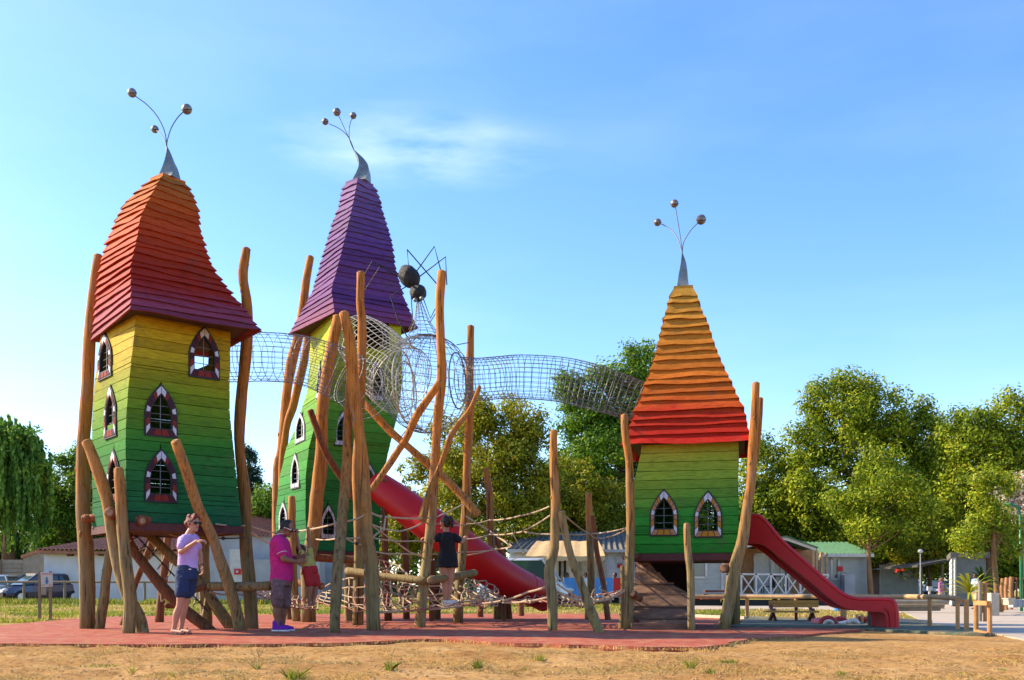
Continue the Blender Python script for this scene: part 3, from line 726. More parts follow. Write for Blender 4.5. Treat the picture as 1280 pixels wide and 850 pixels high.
beam((792,742),(800,748), (15.0,15.6), (9,9,8), 'small log peg beside the ramp of the orange-roofed tower', 'log_red')

# rope ladder under tower 1
lad = thing('rope_ladder', P(215, 740, 15.4), 'rope ladder with pale rungs between the two sloping log rails', 'rope ladder', None)
a0, a1, b0, b1 = P(163, 676, 15.0), P(258, 776, 15.2), P(176, 662, 15.7), P(262, 752, 15.5)
for k in range(9):
    t = k/8.5; q0, q1 = a0.lerp(a1, t), b0.lerp(b1, t); md = (q0+q1)/2 - Vector((0,0,.03))
    r_ = MB().tube(catmull([q0, md, q1], 6), .013, 6).build('rung', M['rope'], lad)
    MB().ell(md, .024, 8, 6).build('rope_clamp', M['clamp'], r_)
MB().tube([a0.lerp(b0, .5), a1.lerp(b1, .5)], .012, 6).build('middle_rope', M['rope_dark'], lad)

# ------------------------------------------------------------------ ropes
RG = 'hand ropes strung between the log posts'
def rope(pts, Y, label, sag=3, m='rope', r=.0125, clamps=(), fix=True):
    ys = Y if hasattr(Y, '__len__') else [Y]*len(pts)
    ps = [P(x, y, yy) for (x, y), yy in zip(pts, ys)]; full = []
    for a, b in zip(ps, ps[1:]):
        for k in range(8):
            t = k/8; q = a.lerp(b, t); q.z -= S(sag, q.y)*4*t*(1-t); full.append(q)
    full.append(ps[-1]); base = full[len(full)//2]
    root = thing('rope', base, label, 'rope', RG)
    MB().tube(full, r, 6).build('strand', M[m], root)
    for t in clamps:
        q = full[int(t*(len(full)-1))]; MB().ell(q, (.035, .03, .028), 8, 6).build('rope_clamp', M['clamp'], root)
rope([(306,655),(365,668)], [15.4,18.8], 'rope from the tall wavy post to the post behind the man, upper')
rope([(306,660),(365,690)], [15.4,18.8], 'rope from the tall wavy post to the post behind the man, lower', 4)
rope([(270,655),(306,657)], [14.4,15.3], 'short rope between the log leaning by the woman and the tall wavy post', 1)
rope([(262,672),(306,672)], [14.4,15.3], 'short rope with a black clamp beside the woman\'s face', 1, 'rope_dark', clamps=(.4,))
rope([(366,664),(428,652),(455,644)], [18.8,14.5,14.7], 'pale rope running from the man\'s sunglasses to the thick post', 2, r=.014)
rope([(464,641),(483,646),(538,647)], [14.8,15.2,16.1], 'thick pale rope left of the girl at head height', 1.5, r=.015, clamps=(.4,))
rope([(546,646),(581,629)], [16.1,18], 'rope rising right from the post beside the girl\'s ponytail', 1)
rope([(482,646),(480,663),(465,673)], [15.2,15,14.8], 'looped rope end hanging left of the red slide', -2, r=.015)
rope([(464,655),(500,664),(530,652),(583,656)], [14.8,15,16.1,18.1], 'rope passing behind the girl\'s shoulders', 2)
rope([(395,674),(428,672),(455,671)], [18.5,14.6,14.8], 'rope between the thick corner post and the pale slim post', 1.5)
rope([(464,672),(520,676),(575,674),(612,668)], [14.8,15.8,18.1,20.4], 'rope passing behind the girl\'s waist', 2, clamps=(.6,))
rope([(464,688),(500,692),(577,690),(640,683)], [14.8,15.5,18.1,19], 'lowest hand rope from the thick post past the girl\'s hem', 2)
rope([(430,672),(455,682)], [14.5,14.8], 'short slanting rope with a clamp between the two front posts', 1, clamps=(.7,))
rope([(466,658),(512,690),(540,700)], [14.8,16,16.4], 'slanting rope in front of the red slide', 0)
rope([(582,645),(612,664),(640,683)], [18,18,17], 'bright slanting rope right of the girl', 0, r=.017, clamps=(.5,))
rope([(687,633),(649,645),(612,650),(583,655)], [14.7,16,18,18.1], 'upper rope running left from the solitary post', 1.5)
rope([(688,644),(651,665),(612,668),(583,674)], [14.7,16,18,18.1], 'second rope running left from the solitary post', 1.5, clamps=(.4,))
rope([(656,665),(697,667),(738,667),(783,660)], [16,14.9,19.5,15.3], 'level rope from the solitary post to the orange-roofed tower', 1.5)
rope([(701,640),(738,668),(750,673),(783,662)], [14.5,19.5,19.5,15.3], 'sagging rope below the upper rope right of the solitary post', 2)
rope([(640,683),(619,686),(583,694)], [17,18,18.1], 'rope end slanting over the red slide\'s lower curve', 1)
rope([(640,665),(655,690),(640,700)], [17,17,17], 'rope strand hanging over the red slide', 1, r=.01)
rope([(183,652),(205,662),(232,668),(255,690)], [14,15,15.5,15.6], 'pale rope hanging under the red-roofed tower\'s floor', 5)
rope([(262,740),(300,743),(345,748),(372,756)], [14.9,15.3,15.5,16], 'pale rope low between the tall wavy post and the man', 2, r=.015)
rope([(206,728),(207,748),(202,752),(199,730)], [15.3]*4, 'rope loop hanging behind the woman\'s back', 0)
# ropes bordering the low nets
rope([(688,731),(660,740),(628,751),(585,756),(530,762),(466,765)], [14.8,15.5,16,16.5,16.2,15], 'thick lower border rope of the climbing net', 1, r=.018, clamps=(.4,))
rope([(690,745),(655,752),(628,753)], [14.8,15.5,16], 'short border rope right of the climbing net\'s knot', 1, r=.016)
rope([(697,741),(730,752),(757,750),(783,738)], [14.8,15,15.3,15.3], 'thick border rope between the solitary post and the orange-roofed tower', 1, r=.018)
rope([(697,730),(722,746),(745,752)], [14.8,15.2,16], 'slanting rope behind the pale leaning log', 1)

def net(label, bot, top, nu, nv, Y0, Y1, sag, name='climbing_net', wob=.05, rr=.011, frayed=True):
    """rope net between a near lower border and a far upper border, both polylines in px"""
    A = catmull([P(x, y, y_) for x, y, y_ in bot], nu); B = catmull([P(x, y, y_) for x, y, y_ in top], nu)
    root = thing(name, A[nu//2].lerp(B[nu//2], .5), label, 'climbing net', 'rope nets'); pt = {}
    for i in range(nu+1):
        for j in range(nv+1):
            t = j/nv; q = A[i].lerp(B[i], t); q.z -= sag*4*t*(1-t)*math.sin(math.pi*i/nu)
            q += Vector((noise.noise(Vector((i*.9, j*.9, 1))), noise.noise(Vector((i*.9, j*.9, 2))), noise.noise(Vector((i*.9, j*.9, 3)))*.8))*wob*2
            pt[i, j] = q
    for i in range(nu+1):
        mb = MB(); mb.tube([pt[i, j] for j in range(nv+1)], rr, 5); mb.build('cross_rope', M[random.choice(['rope', 'rope', 'rope', 'rope_red'])], root)
    for j in range(nv+1):
        mb = MB(); mb.tube([pt[i, j] for i in range(nu+1)], rr, 5); mb.build('long_rope', M[random.choice(['rope', 'rope', 'rope', 'rope_red'])], root)
    kn = MB()
    for q in pt.values(): kn.ell(q, .016, 6, 4)
    kn.build('knots', M['rope_dark'], root, kind='stuff')
    if frayed:
        for _ in range(nu//2):
            i = random.randint(0, nu); j = random.randint(0, nv); q = pt[i, j]; d = Vector((random.uniform(-1, 1), random.uniform(-1, .3), random.uniform(.2, 1)))*.15
            MB().tube(catmull([q, q+d*.6+Vector((0,0,.04)), q+d], 4), .011, 5).build('rope_end', M['rope'], root)
net('hammock net of pale ropes between the pale beam and the lower border rope', [(395,752,16.5),(440,762,15.5),(500,764,15.6),(560,757,16.4),(628,751,16.2)], [(404,735,19.5),(440,722,17.4),(485,729,16.9),(531,733,17.2),(585,728,19.5)], 18, 5, 0, 0, .16, wob=.04)
net('tangled net behind the girl\'s feet reaching under the red slide', [(500,752,18),(560,748,18.5),(620,752,18),(690,752,16.5)], [(520,732,20.5),(580,728,20.8),(640,738,21),(690,742,20)], 15, 4, 0, 0, .12, wob=.05)
net('narrow rope net right of the solitary post', [(697,756,15.2),(722,757,15.4),(748,750,15.6),(778,742,15.6)], [(697,742,17.6),(722,746,17.8),(748,744,18),(778,738,17.4)], 12, 3, 0, 0, .05, wob=.05)
net('rope net strip between the man and the tall wavy post', [(318,742,15.5),(345,751,15.8),(372,760,16.2),(398,762,16.2)], [(318,728,17.5),(345,738,18),(372,745,18.5),(398,742,19)], 12, 4, 0, 0, .08, wob=.035)
net('steep rope net sloping from the purple-roofed tower to the hammock net', [(470,757,15.4),(490,758,15.8),(510,757,16)], [(466,700,18.6),(488,704,18.8),(512,716,18.2)], 6, 7, 0, 0, .0, wob=.05)
net('steep rope net right of the girl below the beam end', [(575,755,16.6),(600,758,16.8),(622,757,17)], [(583,722,18.2),(600,726,18.6),(622,734,19)], 8, 6, 0, 0, .1, wob=.04)

# ------------------------------------------------------------------ wire tunnels, ball, spider
def wtunnel(name, pts, label, nlong, dens, wl_='wire', rw=.0042, cat='tunnel', ends=True, asp=1.):
    """pts: px, py, radius px, depth"""
    c = catmull([P(x, y, Y) for x, y, r, Y in pts], int(len(pts)*dens)); m = len(c)-1
    rad = [S(np.interp(i/m, np.linspace(0, 1, len(pts)), [q[2] for q in pts]), c[i].y) for i in range(m+1)]
    root = thing(name, c[m//2], label, cat, 'steel wire tunnels'); rings = []
    up = Vector((0, 0, 1))
    for i in range(m+1):
        t = (c[min(i+1, m)] - c[max(i-1, 0)]).normalized(); u = t.cross(up).normalized(); w_ = u.cross(t)
        rings.append([c[i] + (u*math.cos(a)*asp + w_*math.sin(a))*rad[i] for a in [2*math.pi*k/nlong for k in range(nlong)]])
    h = MB(); l = MB()
    for i, rg in enumerate(rings): 
        MB().tube(rg, rw*(1.8 if i in (0, m) else 1.15), 4, close=True).build('hoop', M[wl_], root)
    for k in range(nlong): MB().tube([rg[k] for rg in rings], rw, 3, caps=False).build('long_wire', M[wl_], root)
    return root
wtunnel('wire_tunnel', [(272,446,31,16.6),(300,446,31,16.6),(330,446,30,16.5),(370,449,30,16.4),(405,459,31,16.4),(440,476,33,16.6),(462,492,34,17.0)], 'wire mesh tunnel leaving the red-roofed tower to the right', 28, 3.0)
wtunnel('wire_tunnel', [(577,474,27,17.5),(600,474,26,17.4),(625,472,26,17.2),(652,471,27,17.1),(698,474,27.5,17),(731,481,28,17),(765,491,27,17),(800,503,25,16.9)], 'long arched wire mesh tunnel to the orange-roofed tower', 28, 4.2)
wtunnel('wire_tunnel', [(450,424,30,19.2),(462,436,36,18.7),(476,452,40,18.3),(490,466,42,18.0),(503,476,44,17.8)], 'pale wire hoops curving out of the purple-roofed tower into the wire ball', 30, 3.2, 'wirew', .0055)
ball = thing('wire_ball', P(533, 480, 17.5), 'big wire mesh ball joining the tunnels below the spider', 'wire ball', 'steel wire tunnels')
bc = P(533, 480, 17.5); br = S(61, 17.5); rot = Matrix.Rotation(R(6), 3, 'Y')
for k in range(11):
    a = math.pi*k/11; MB().tube([bc + rot @ Vector((math.cos(t)*math.cos(a)*br*.93, math.cos(t)*math.sin(a)*br, math.sin(t)*br)) for t in [2*math.pi*j/36 for j in range(36)]], .0055, 3, close=True).build('meridian_wire', M['wire'], ball)
for k in range(1, 18):
    z = math.cos(math.pi*k/18); r_ = math.sin(math.pi*k/18); MB().tube([bc + rot @ Vector((math.cos(t)*r_*br*.93, math.sin(t)*r_*br, z*br)) for t in [2*math.pi*j/32 for j in range(32)]], .0055, 3, close=True).build('level_wire', M['wire'], ball)
for (cx, cy, rx, col) in ((504,480,40,'wirew'), (508,490,37,'wirew'), (572,476,34,'wire')):   # door hoops
    q = P(cx, cy, 17.2); MB().tube([q + Vector((math.cos(t)*.12, math.cos(t)*S(rx, 17.5), math.sin(t)*S(rx, 17.5))) for t in [2*math.pi*j/30 for j in range(30)]], .014, 5, close=True).build('door_hoop', M[col], ball)
for k in range(8):
    q = bc.lerp(P(500, 470, 17.3), .0); a = -math.pi/2 + (k-3.5)*.16
    MB().tube([bc + Vector((-abs(math.cos(t))*br*(.35+.07*k), -math.sin(t)*br*.0 - br*.75*abs(math.cos(t)), math.sin(t)*br*.97)) for t in [-1.45+2.9*j/16 for j in range(17)]], .0055, 3).build('curved_wire', M['wirew'], ball)
cone = thing('wire_cone', P(526, 410, 17.4), 'slender wire mesh cone between the spider\'s head and the wire ball', 'wire cone')
tp, bt = P(523.5, 374, 17.4), P(531, 428, 17.4)
for k in range(10):
    a = 2*math.pi*k/10; MB().tube([tp + Vector((math.cos(a), math.sin(a), 0))*.03, tp.lerp(bt, .5) + Vector((math.cos(a), math.sin(a), 0))*.13, bt + Vector((math.cos(a), math.sin(a), 0))*S(25, 17.4)], .0055, 3).build('long_wire', M['wire'], cone)
for k in range(11):
    t = (k+1)/11; rr_ = .03 + (.1*t*2 if t < .5 else .1 + (S(25, 17.4)-.13)*(t-.5)*2); q = tp.lerp(bt, t)
    MB().tube([q + Vector((math.cos(a)*rr_, math.sin(a)*rr_, 0)) for a in [2*math.pi*j/14 for j in range(14)]], .0045, 3, close=True).build('hoop', M['wire'], cone)
sp = thing('spider_sculpture', P(517, 355, 17.4), 'dark metal spider sculpture with bent rod legs above the wire ball', 'sculpture')
rt_ = Matrix.Rotation(R(38), 3, 'Y')
MB().ell(P(511.5, 346, 17.4), (S(12.5,17.4), S(12.5,17.4), S(15.5,17.4)), 20, 14, rot=Matrix.Rotation(R(-38), 3, 'Y'), bump=.10, seed=2).build('abdomen', M['spider'], sp, smooth=True)
MB().ell(P(522.5, 366, 17.3), S(10.5,17.4), 18, 12, bump=.1, seed=5).build('head', M['spider'], sp, smooth=True)
for q in ((519,375),(527,373)): MB().ell(P(*q, 17.05), S(2.6,17.4), 10, 8).build('eye', M['zinc'], sp, smooth=True)
for pts in ([(500,343),(465,327),(445,361)], [(500,347),(475,333),(456,363)], [(508,358),(488,370),(497,398),(515,433)], [(511,336),(509,312),(547,356)],
            [(520,340),(543,308),(551,338)], [(524,346),(557,321),(558.5,356)], [(528,370),(538,398),(553,368)], [(514,372),(516,402),(511,412)]):
    n_ = len(pts); MB().tube([P(x, y, 17.4 - .12*(i > 0)) for i, (x, y) in enumerate(pts)], .011, 6).build('leg', M['spider'], sp)
def cable(a, b, Y, lab): MB_ = MB().tube([P(*a, Y[0]), P(*b, Y[1])], .009, 5).build('cable', M['wire'], origin=P(*a, Y[0])); tag(MB_, lab, 'cable', 'steel stay cables')
cable((571,431),(587,428), (17.5,18.2), 'short steel stay from the wire ball to the straight post right of it')
cable((538,402),(552,380), (17.4,16.3), 'thin stay cable from the wire cone to the tall post with the spider\'s right legs')
cable((523,518),(500,548), (17.5,17.2), 'thin stay cable from the bottom of the wire ball down left to the braces')
cable((560,522),(583,548), (17.5,18.1), 'thin stay cable from the bottom of the wire ball down right to the straight post')

# ------------------------------------------------------------------ slides
# tube slide
path = [(470,606,36,19.6),(492,622,40,19.4),(516,640,43,19.2),(545,661,45,19.0),(575,683,46,19.0),(603,704,46,19.2),(630,722,44,19.5),(652,733,41,19.9),(670,741,37,20.3),(680,746,34,20.6)]
ts = thing('tube_slide', P(560, 740, 19.2), 'wide red plastic tube slide coming down behind the girl from the purple-roofed tower', 'slide')
c = catmull([P(x, y, Y) for x, y, r, Y in path], 45); rad = [S(np.interp(i/45, np.linspace(0, 1, len(path)), [q[2] for q in path])/2, c[i].y) for i in range(46)]
mb = MB().tube(c, rad, 28, caps=False); mb.tube(c, [r*.94 for r in rad], 28, caps=False)
fixnormals(mb.build('tube', M['red_slide'], ts, smooth=True))
for i in (36, 39, 42, 45):
    d = (c[min(i+1,45)]-c[i-1]).normalized(); MB().tube([c[i]-d*.012, c[i]+d*.012], [rad[i]*1.025]*2, 28).build('joint_rib', M['red_dark'], ts, smooth=False) if i < 45 else None
    if i == 45:
        u = d.cross(Vector((0,0,1))).normalized(); w_ = u.cross(d); MB().tube([c[i] + (u*math.cos(a)+w_*math.sin(a))*rad[i]*.98 for a in [2*math.pi*k/24 for k in range(24)]], .03, 8, close=True).build('rim', M['red_dark'], ts, smooth=True)
for i, lab in ((14, 0), (30, 1)):
    MB().tube([c[i]-Vector((0,0,rad[i]*.9)), Vector((c[i].x, c[i].y, -.02))], .045, 8).build('support_leg', M['log_red'], ts)
# open trough slide
tr = thing('slide', P(1050, 780, 16.2), 'red open slide running down right from the orange-roofed tower', 'slide')
up_ = [(925,644),(940,644),(951,646),(962,657),(979,677),(1011,706),(1048,738),(1068,748),(1090,749),(1112,749.5),(1119,754),(1122,768),(1122,789)]
lo_ = [(925,679),(938,679),(952,680.5),(969,691),(985,705),(1011,726),(1048,756),(1073,763),(1090,764.5),(1100,765),(1106,768),(1108,776),(1108,789)]
def yd(px): return 16.6 - (px-925)*.0055
Wt = .62
def resamp(pts, n):
    c = catmull([Vector((x, y, 0)) for x, y in pts], n*6); d = [0]
    for a, b in zip(c, c[1:]): d.append(d[-1]+(b-a).length)
    return [Vector((np.interp(t, d, [q.x for q in c]), np.interp(t, d, [q.y for q in c]), 0)) for t in np.linspace(0, d[-1], n)]
U, Lo = catmull([Vector((x, y, 0)) for x, y in up_], 60), catmull([Vector((x, y, 0)) for x, y in lo_], 60)
def side(dy, m_, nm):
    fr = [P(q.x, q.y, yd(q.x)) + Vector((0, dy, 0)) for q in U]; fl = [P(q.x, q.y, yd(q.x)) + Vector((0, dy, 0)) for q in Lo]
    bk = [q + Vector((0, .045, 0)) for q in fr]; bl = [q + Vector((0, .045, 0)) for q in fl]; n = len(fr); fs = []
    for i in range(n-1):
        fs += [(i, i+1, n+i+1, n+i), (2*n+i, 3*n+i, 3*n+i+1, 2*n+i+1), (i, 2*n+i, 2*n+i+1, i+1), (n+i, n+i+1, 3*n+i+1, 3*n+i)]
    fs += [(0, n, 3*n, 2*n), (n-1, 3*n-1, 4*n-1, 2*n-1)]
    fixnormals(MB().add(fr+fl+bk+bl, fs).build(nm, m_, tr))
    MB().tube([(a+b)/2 for a, b in zip(fr, bk)], .032, 8).build('side_rim', M['red_dark'], tr, smooth=True)
side(0, M['red_slide'], 'side_wall'); side(Wt, M['red_slide'], 'side_wall')
mid = [P(a.x*.35+b.x*.65, a.y*.35+b.y*.65, yd(a.x)) for a, b in zip(U, Lo)]; n = len(mid)
vs = [q+Vector((0,.04,0)) for q in mid] + [q+Vector((0,Wt+.005,0)) for q in mid] + [q+Vector((0,.04,-.03)) for q in mid] + [q+Vector((0,Wt+.005,-.03)) for q in mid]
fs = []
for i in range(n-1): fs += [(i, n+i, n+i+1, i+1), (2*n+i, 2*n+i+1, 3*n+i+1, 3*n+i)]
fixnormals(MB().add(vs, fs).build('slide_bed', M['red_slide'], tr, smooth=True))
MB().box(P(1095, 777, 16.35), (.10, .5, S(26,16))).build('dark_hollow_block', M['black'], tr)  # black block stands in for the shaded hollow under the slide's end

# ------------------------------------------------------------------ bench, play sculpture
M['yellow_wood'] = plain('yellow_bench_wood', (.58, .31, .06), (.44, .22, .05), 5, .6, stretch=(1, 1, 8))
M['brown_wood'] = plain('dark_bench_wood', (.16, .05, .03), (.09, .03, .02), 5, .7)
bn = thing('bench', P(990, 778, 19.6), 'yellow-backed wooden bench with crossed dark legs, left of the red sculpture', 'bench')
for y_ in (752.6, 757.3): MB().bar(P(961, y_, 19.5), P(1023, y_-.3, 19.1), .035, S(4.2,19.3)).build('backrest_plank', M['yellow_wood'], bn)
for dy in (-.12, -.26): MB().bar(P(953, 764, 19.2)+Vector((0,dy,0)), P(1018, 764.5, 19.2)+Vector((0,dy,0)), .12, .035).build('seat_plank', M['yellow_wood'], bn)
for x_ in (963, 1012):
    MB().bar(P(x_-2, 778, 19.4), P(x_+5, 762, 19.0), .05, .06).build('leg', M['brown_wood'], bn)
    MB().bar(P(x_+7, 778, 19.0), P(x_, 757, 19.4), .05, .06).build('leg', M['brown_wood'], bn)
MB().bar(P(995, 779, 19.35), P(995, 751, 19.35), .05, .05).build('leg', M['brown_wood'], bn)
M['sc_red'] = plain('painted_red_clay', (.55, .04, .03), (.4, .03, .03), 5, .45); M['sc_wht'] = plain('painted_white_patch', (.8, .72, .62), (.6, .45, .38), 8, .5)
M['sc_yel'] = plain('painted_ochre', (.6, .38, .14), (.45, .25, .1), 6, .5)
sp2 = thing('play_sculpture', P(1058, 783, 17.6), 'low red, white and ochre curled play sculpture under the red slide', 'sculpture')
def arc(cx, cy, r, a0, a1, Y, w, m_, nm):
    MB().tube([P(cx+math.cos(t)*r, cy-math.sin(t)*r*.8, Y) for t in np.linspace(a0, a1, 12)], S(w, Y), 10, rough=.3).build(nm, M[m_], sp2, smooth=True)
arc(1035, 779, 9, -.3, 3.4, 17.5, 2.6, 'sc_red', 'tentacle'); arc(1036, 780, 5, 0, 3.3, 17.3, 2.0, 'sc_wht', 'tentacle'); arc(1050, 779, 8, -.2, 3.3, 17.8, 2.8, 'sc_red', 'tentacle')
arc(1066, 781, 7, .1, 2.8, 17.4, 3, 'sc_wht', 'tentacle'); arc(1076, 778, 6, 0, 3., 17.7, 3.2, 'sc_red', 'tentacle'); arc(1087, 776, 5, -.6, 2.8, 17.5, 2.4, 'sc_red', 'tentacle')
MB().ell(P(1024, 779, 17.8), (S(8,17.8), .3, S(7,17.8)), 14, 10, bump=.2).build('body', M['sc_red'], sp2, smooth=True)
MB().ell(P(1058, 781, 17.6), (S(9,17.6), .22, S(5,17.6)), 14, 10, bump=.4, seed=4).build('body', M['sc_wht'], sp2, smooth=True)
MB().ell(P(1084, 783, 17.4), (S(10,17.6), .2, S(4,17.6)), 14, 10, bump=.3, seed=7).build('shell', M['sc_yel'], sp2, smooth=True)
for x_ in (1071, 1078): MB().tube([P(x_, 777, 17.6), P(x_, 768, 17.6)], .025, 6).build('eye_stalk', M['sc_yel'], sp2)
# ------------------------------------------------------------------ background buildings
M['wallw'] = plain('white_render', (.62, .61, .60), (.48, .47, .46), 1.0, .9, bm=.3)
M['wallg'] = plain('grey_render', (.36, .37, .38), (.27, .28, .29), 1.5, .9, bm=.3)
M['tile'] = plain('terracotta_tile', (.42, .19, .10), (.24, .10, .055), 5, .85, objvar=.15)
M['sid_w'] = plain('pale_blue_white_siding', (.64, .68, .71), (.54, .58, .62), 3, .6)
M['sid_g'] = plain('grey_siding', (.36, .37, .33), (.29, .30, .27), 3, .6)
M['sid_b'] = plain('brown_board_siding', (.40, .19, .07), (.28, .12, .045), 3, .7)
M['roofd'] = plain('dark_grey_roof', (.15, .14, .12), (.09, .085, .075), 3, .7)
M['roofg'] = plain('green_roof', (.045, .15, .07), (.03, .10, .05), 3, .55)
M['trim'] = plain('white_trim', (.52, .50, .46), (.42, .40, .37), 6, .5)
M['glass'] = newmat('window_glass', .08, 0, .8)[0]; M['glass'].node_tree.nodes['Principled BSDF'].inputs['Base Color'].default_value = (.10, .12, .12, 1)
M['curtain'] = plain('pale_curtain', (.55, .55, .48), (.42, .42, .38), 8, .9)
M['cloth'] = plain('beige_awning_cloth', (.56, .38, .18), (.46, .31, .15), 4, .9)
M['blue_c'] = plain('blue_banner_cloth', (.08, .27, .62), (.06, .22, .52), 4, .8)
M['red_c'] = plain('red_banner_cloth', (.55, .03, .03), (.45, .02, .02), 4, .8)
M['fence'] = plain('fence_rail_wood', (.44, .29, .14), (.30, .18, .085), 8, .8, bm=.4, objvar=.12)
M['fence_o'] = plain('orange_fence_post_wood', (.50, .25, .09), (.36, .17, .06), 8, .8, bm=.4, objvar=.12)
M['fence_g'] = plain('grey_fence_wood', (.26, .19, .11), (.18, .13, .08), 8, .85, bm=.4)
M['slat'] = plain('grey_brown_fence_board', (.30, .25, .19), (.22, .18, .13), 6, .85, objvar=.12)

def siding(root, a, b, z0, z1, m, openings=(), h=.17, out=None, nm='siding'):
    a, b = Vector((a[0], a[1], 0)), Vector((b[0], b[1], 0)); Ln = (b-a).length; e = (b-a)/Ln; n = e.cross(Vector((0,0,1)))
    if out is not None and n.dot(Vector((out[0], out[1], 0))) < 0: n = -n
    mb = MB(); rows = max(1, round((z1-z0)/h)); hh = (z1-z0)/rows
    for r in range(rows):
        zb, zt = z0+r*hh, z0+(r+1)*hh; seg = [(0, Ln)]
        for (s0, s1, o0, o1) in openings:
            if (zb+zt)/2 > o0 and (zb+zt)/2 < o1:
                ns = []
                for l, r_ in seg:
                    if s1 <= l or s0 >= r_: ns.append((l, r_)); continue
                    if s0 > l: ns.append((l, s0))
                    if s1 < r_: ns.append((s1, r_))
                seg = ns
        for l, r_ in seg:
            p0, p1 = a+e*l, a+e*r_
            up = Vector((0, 0, zb)); ut = Vector((0, 0, zt))
            mb.hexa([p0+up-n*.05, p1+up-n*.05, p1+up+n*.03, p0+up+n*.03, p0+ut-n*.05, p1+ut-n*.05, p1+ut+n*.008, p0+ut+n*.008])
    o = mb.build(nm, M[m], root, kind='stuff'); fixnormals(o); return o
def opening(root, a, b, s0, s1, z0, z1, out, kind='window', inner='glass', fr=.07, mull=0):
    a, b = Vector((a[0], a[1], 0)), Vector((b[0], b[1], 0)); e = (b-a).normalized(); n = Vector((out[0], out[1], 0)).normalized()
    q = lambda s, z, o=0: a + e*s + Vector((0, 0, z)) + n*o
    f = MB()
    for p0, p1 in ((q(s0, z0), q(s0, z1)), (q(s1, z0), q(s1, z1)), (q(s0, z1), q(s1, z1)), (q(s0, z0), q(s1, z0))):
        f.bar(p0+n*.02, p1+n*.02, fr, .09)
    for k in range(mull): s = s0+(s1-s0)*(k+1)/(mull+1); f.bar(q(s, z0, .01), q(s, z1, .01), .05, .05)
    fo = f.build(kind, M['trim'], root)
    MB().hexa([q(s0,z0,-.03), q(s1,z0,-.03), q(s1,z0,-.01), q(s0,z0,-.01), q(s0,z1,-.03), q(s1,z1,-.03), q(s1,z1,-.01), q(s0,z1,-.01)]).build('pane', M[inner], fo)
    return fo
def corrug(root, p00, p10, p01, p11, n, amp, m, nm='roof', th=.03):
    """ribbed sheet: eave from p00 to p10, ridge from p01 to p11, ribs running up the slope"""
    p00, p10, p01, p11 = map(Vector, (p00, p10, p01, p11)); nn = (p10-p00).cross(p01-p00).normalized()
    if nn.z < 0: nn = -nn
    vs = []; fs = []; rows = 8
    for j in range(rows+1):
        for i in range(n*4+1):
            t = i/(n*4); q = p00.lerp(p10, t).lerp(p01.lerp(p11, t), j/rows); vs.append(q + nn*(amp*math.cos(t*n*2*math.pi)) + nn*(.03*((j % 1))))
    w_ = n*4+1
    for j in range(rows):
        for i in range(w_-1): fs.append((j*w_+i, j*w_+i+1, (j+1)*w_+i+1, (j+1)*w_+i))
    o = MB().add(vs, fs).build(nm, M[m], root)
    mo = o.modifiers.new('s', 'SOLIDIFY'); mo.thickness = th; return o
def tiled(root, p00, p10, p01, p11, cols, rows, nm='roof'):
    """rows of half-round clay tiles joined as one part"""
    p00, p10, p01, p11 = map(Vector, (p00, p10, p01, p11)); nn = (p10-p00).cross(p01-p00).normalized()
    if nn.z < 0: nn = -nn
    mb = MB()
    for c_ in range(cols):
        for r_ in range(rows):
            def q(s, t, h): return p00.lerp(p10, (c_+s)/cols).lerp(p01.lerp(p11, (c_+s)/cols), (r_+t)/rows) + nn*h
            vs = []; 
            for s, h in ((0,.0),(.18,.07),(.5,.11),(.82,.07),(1,.0)): vs += [q(s, 0, h+.03), q(s, 1.08, h)]
            mb.add(vs, [(0,2,3,1),(2,4,5,3),(4,6,7,5),(6,8,9,7)])
    o = mb.build(nm, M['tile'], root, kind='stuff'); return o

# white building on the left
b1 = thing('white_building', (X(145, 50), 52, 0), 'long white rendered outbuilding with terracotta tile roof behind the left fence', 'building')
x0, x1 = X(55, 50), X(262, 50); ez = P(0, 690, 50).z
MB().box(((x0+x1)/2, 53.5, ez/2), (x1-x0, 7, ez)).build('wall', M['wallw'], b1)
tiled(b1, (x0-.3, 49.6, ez+.02), (x1, 49.6, ez+.02), (x0+2.2, 57, ez+1.35), (x1, 57, ez+1.9), 40, 16)
MB().box(((x0+x1)/2-.1, 49.7, ez-.05), (x1-x0, .3, .12)).build('eave', M['tile'], b1)
v_ = MB().box(P(88, 692, 49.95), (.32, .1, .25)).build('vent', M['brown_wood'], b1)
MB().box(P(126, 692, 49.95), (.25, .1, .22)).build('vent', M['brown_wood'], b1)
MB().box((x0-3.2, 55, 1.25), (.01, .01, .01))
b2 = thing('white_building', (X(300, 46), 48, 0), 'pale grey-white building with higher tile roof seen between the red-roofed and purple-roofed towers', 'building')
xa_, xb_ = X(232, 46), X(425, 46); ez2 = P(0, 668, 46).z
MB().box(((xa_+xb_)/2, 50.5, ez2/2), (xb_-xa_, 8, ez2)).build('wall', M['wallg'], b2)
MB().box((X(335, 45.2), 45.3, P(0,700,45.3).z/2), (X(420,45.2)-X(285,45.2), 1.4, P(0,700,45.3).z)).build('annex_wall', M['wallg'], b2)
tiled(b2, (xa_-.2, 46.2, ez2), (xb_, 46.2, ez2-.25), (xa_+.6, 55, ez2+1.7), (xb_-2.6, 55, ez2+1.1), 36, 18)
MB().box(P(297, 713, 44.55), (.7, .04, 1.9)).build('panel', M['trim'], b2)
sg = MB().box(P(297, 714.5, 44.5), (.30, .03, .26)).build('notice_sign', M['red_c'], b2)
MB().box(P(296.4, 714.5, 44.47), (.1, .02, .1)).build('notice_symbol', M['trim'], sg)
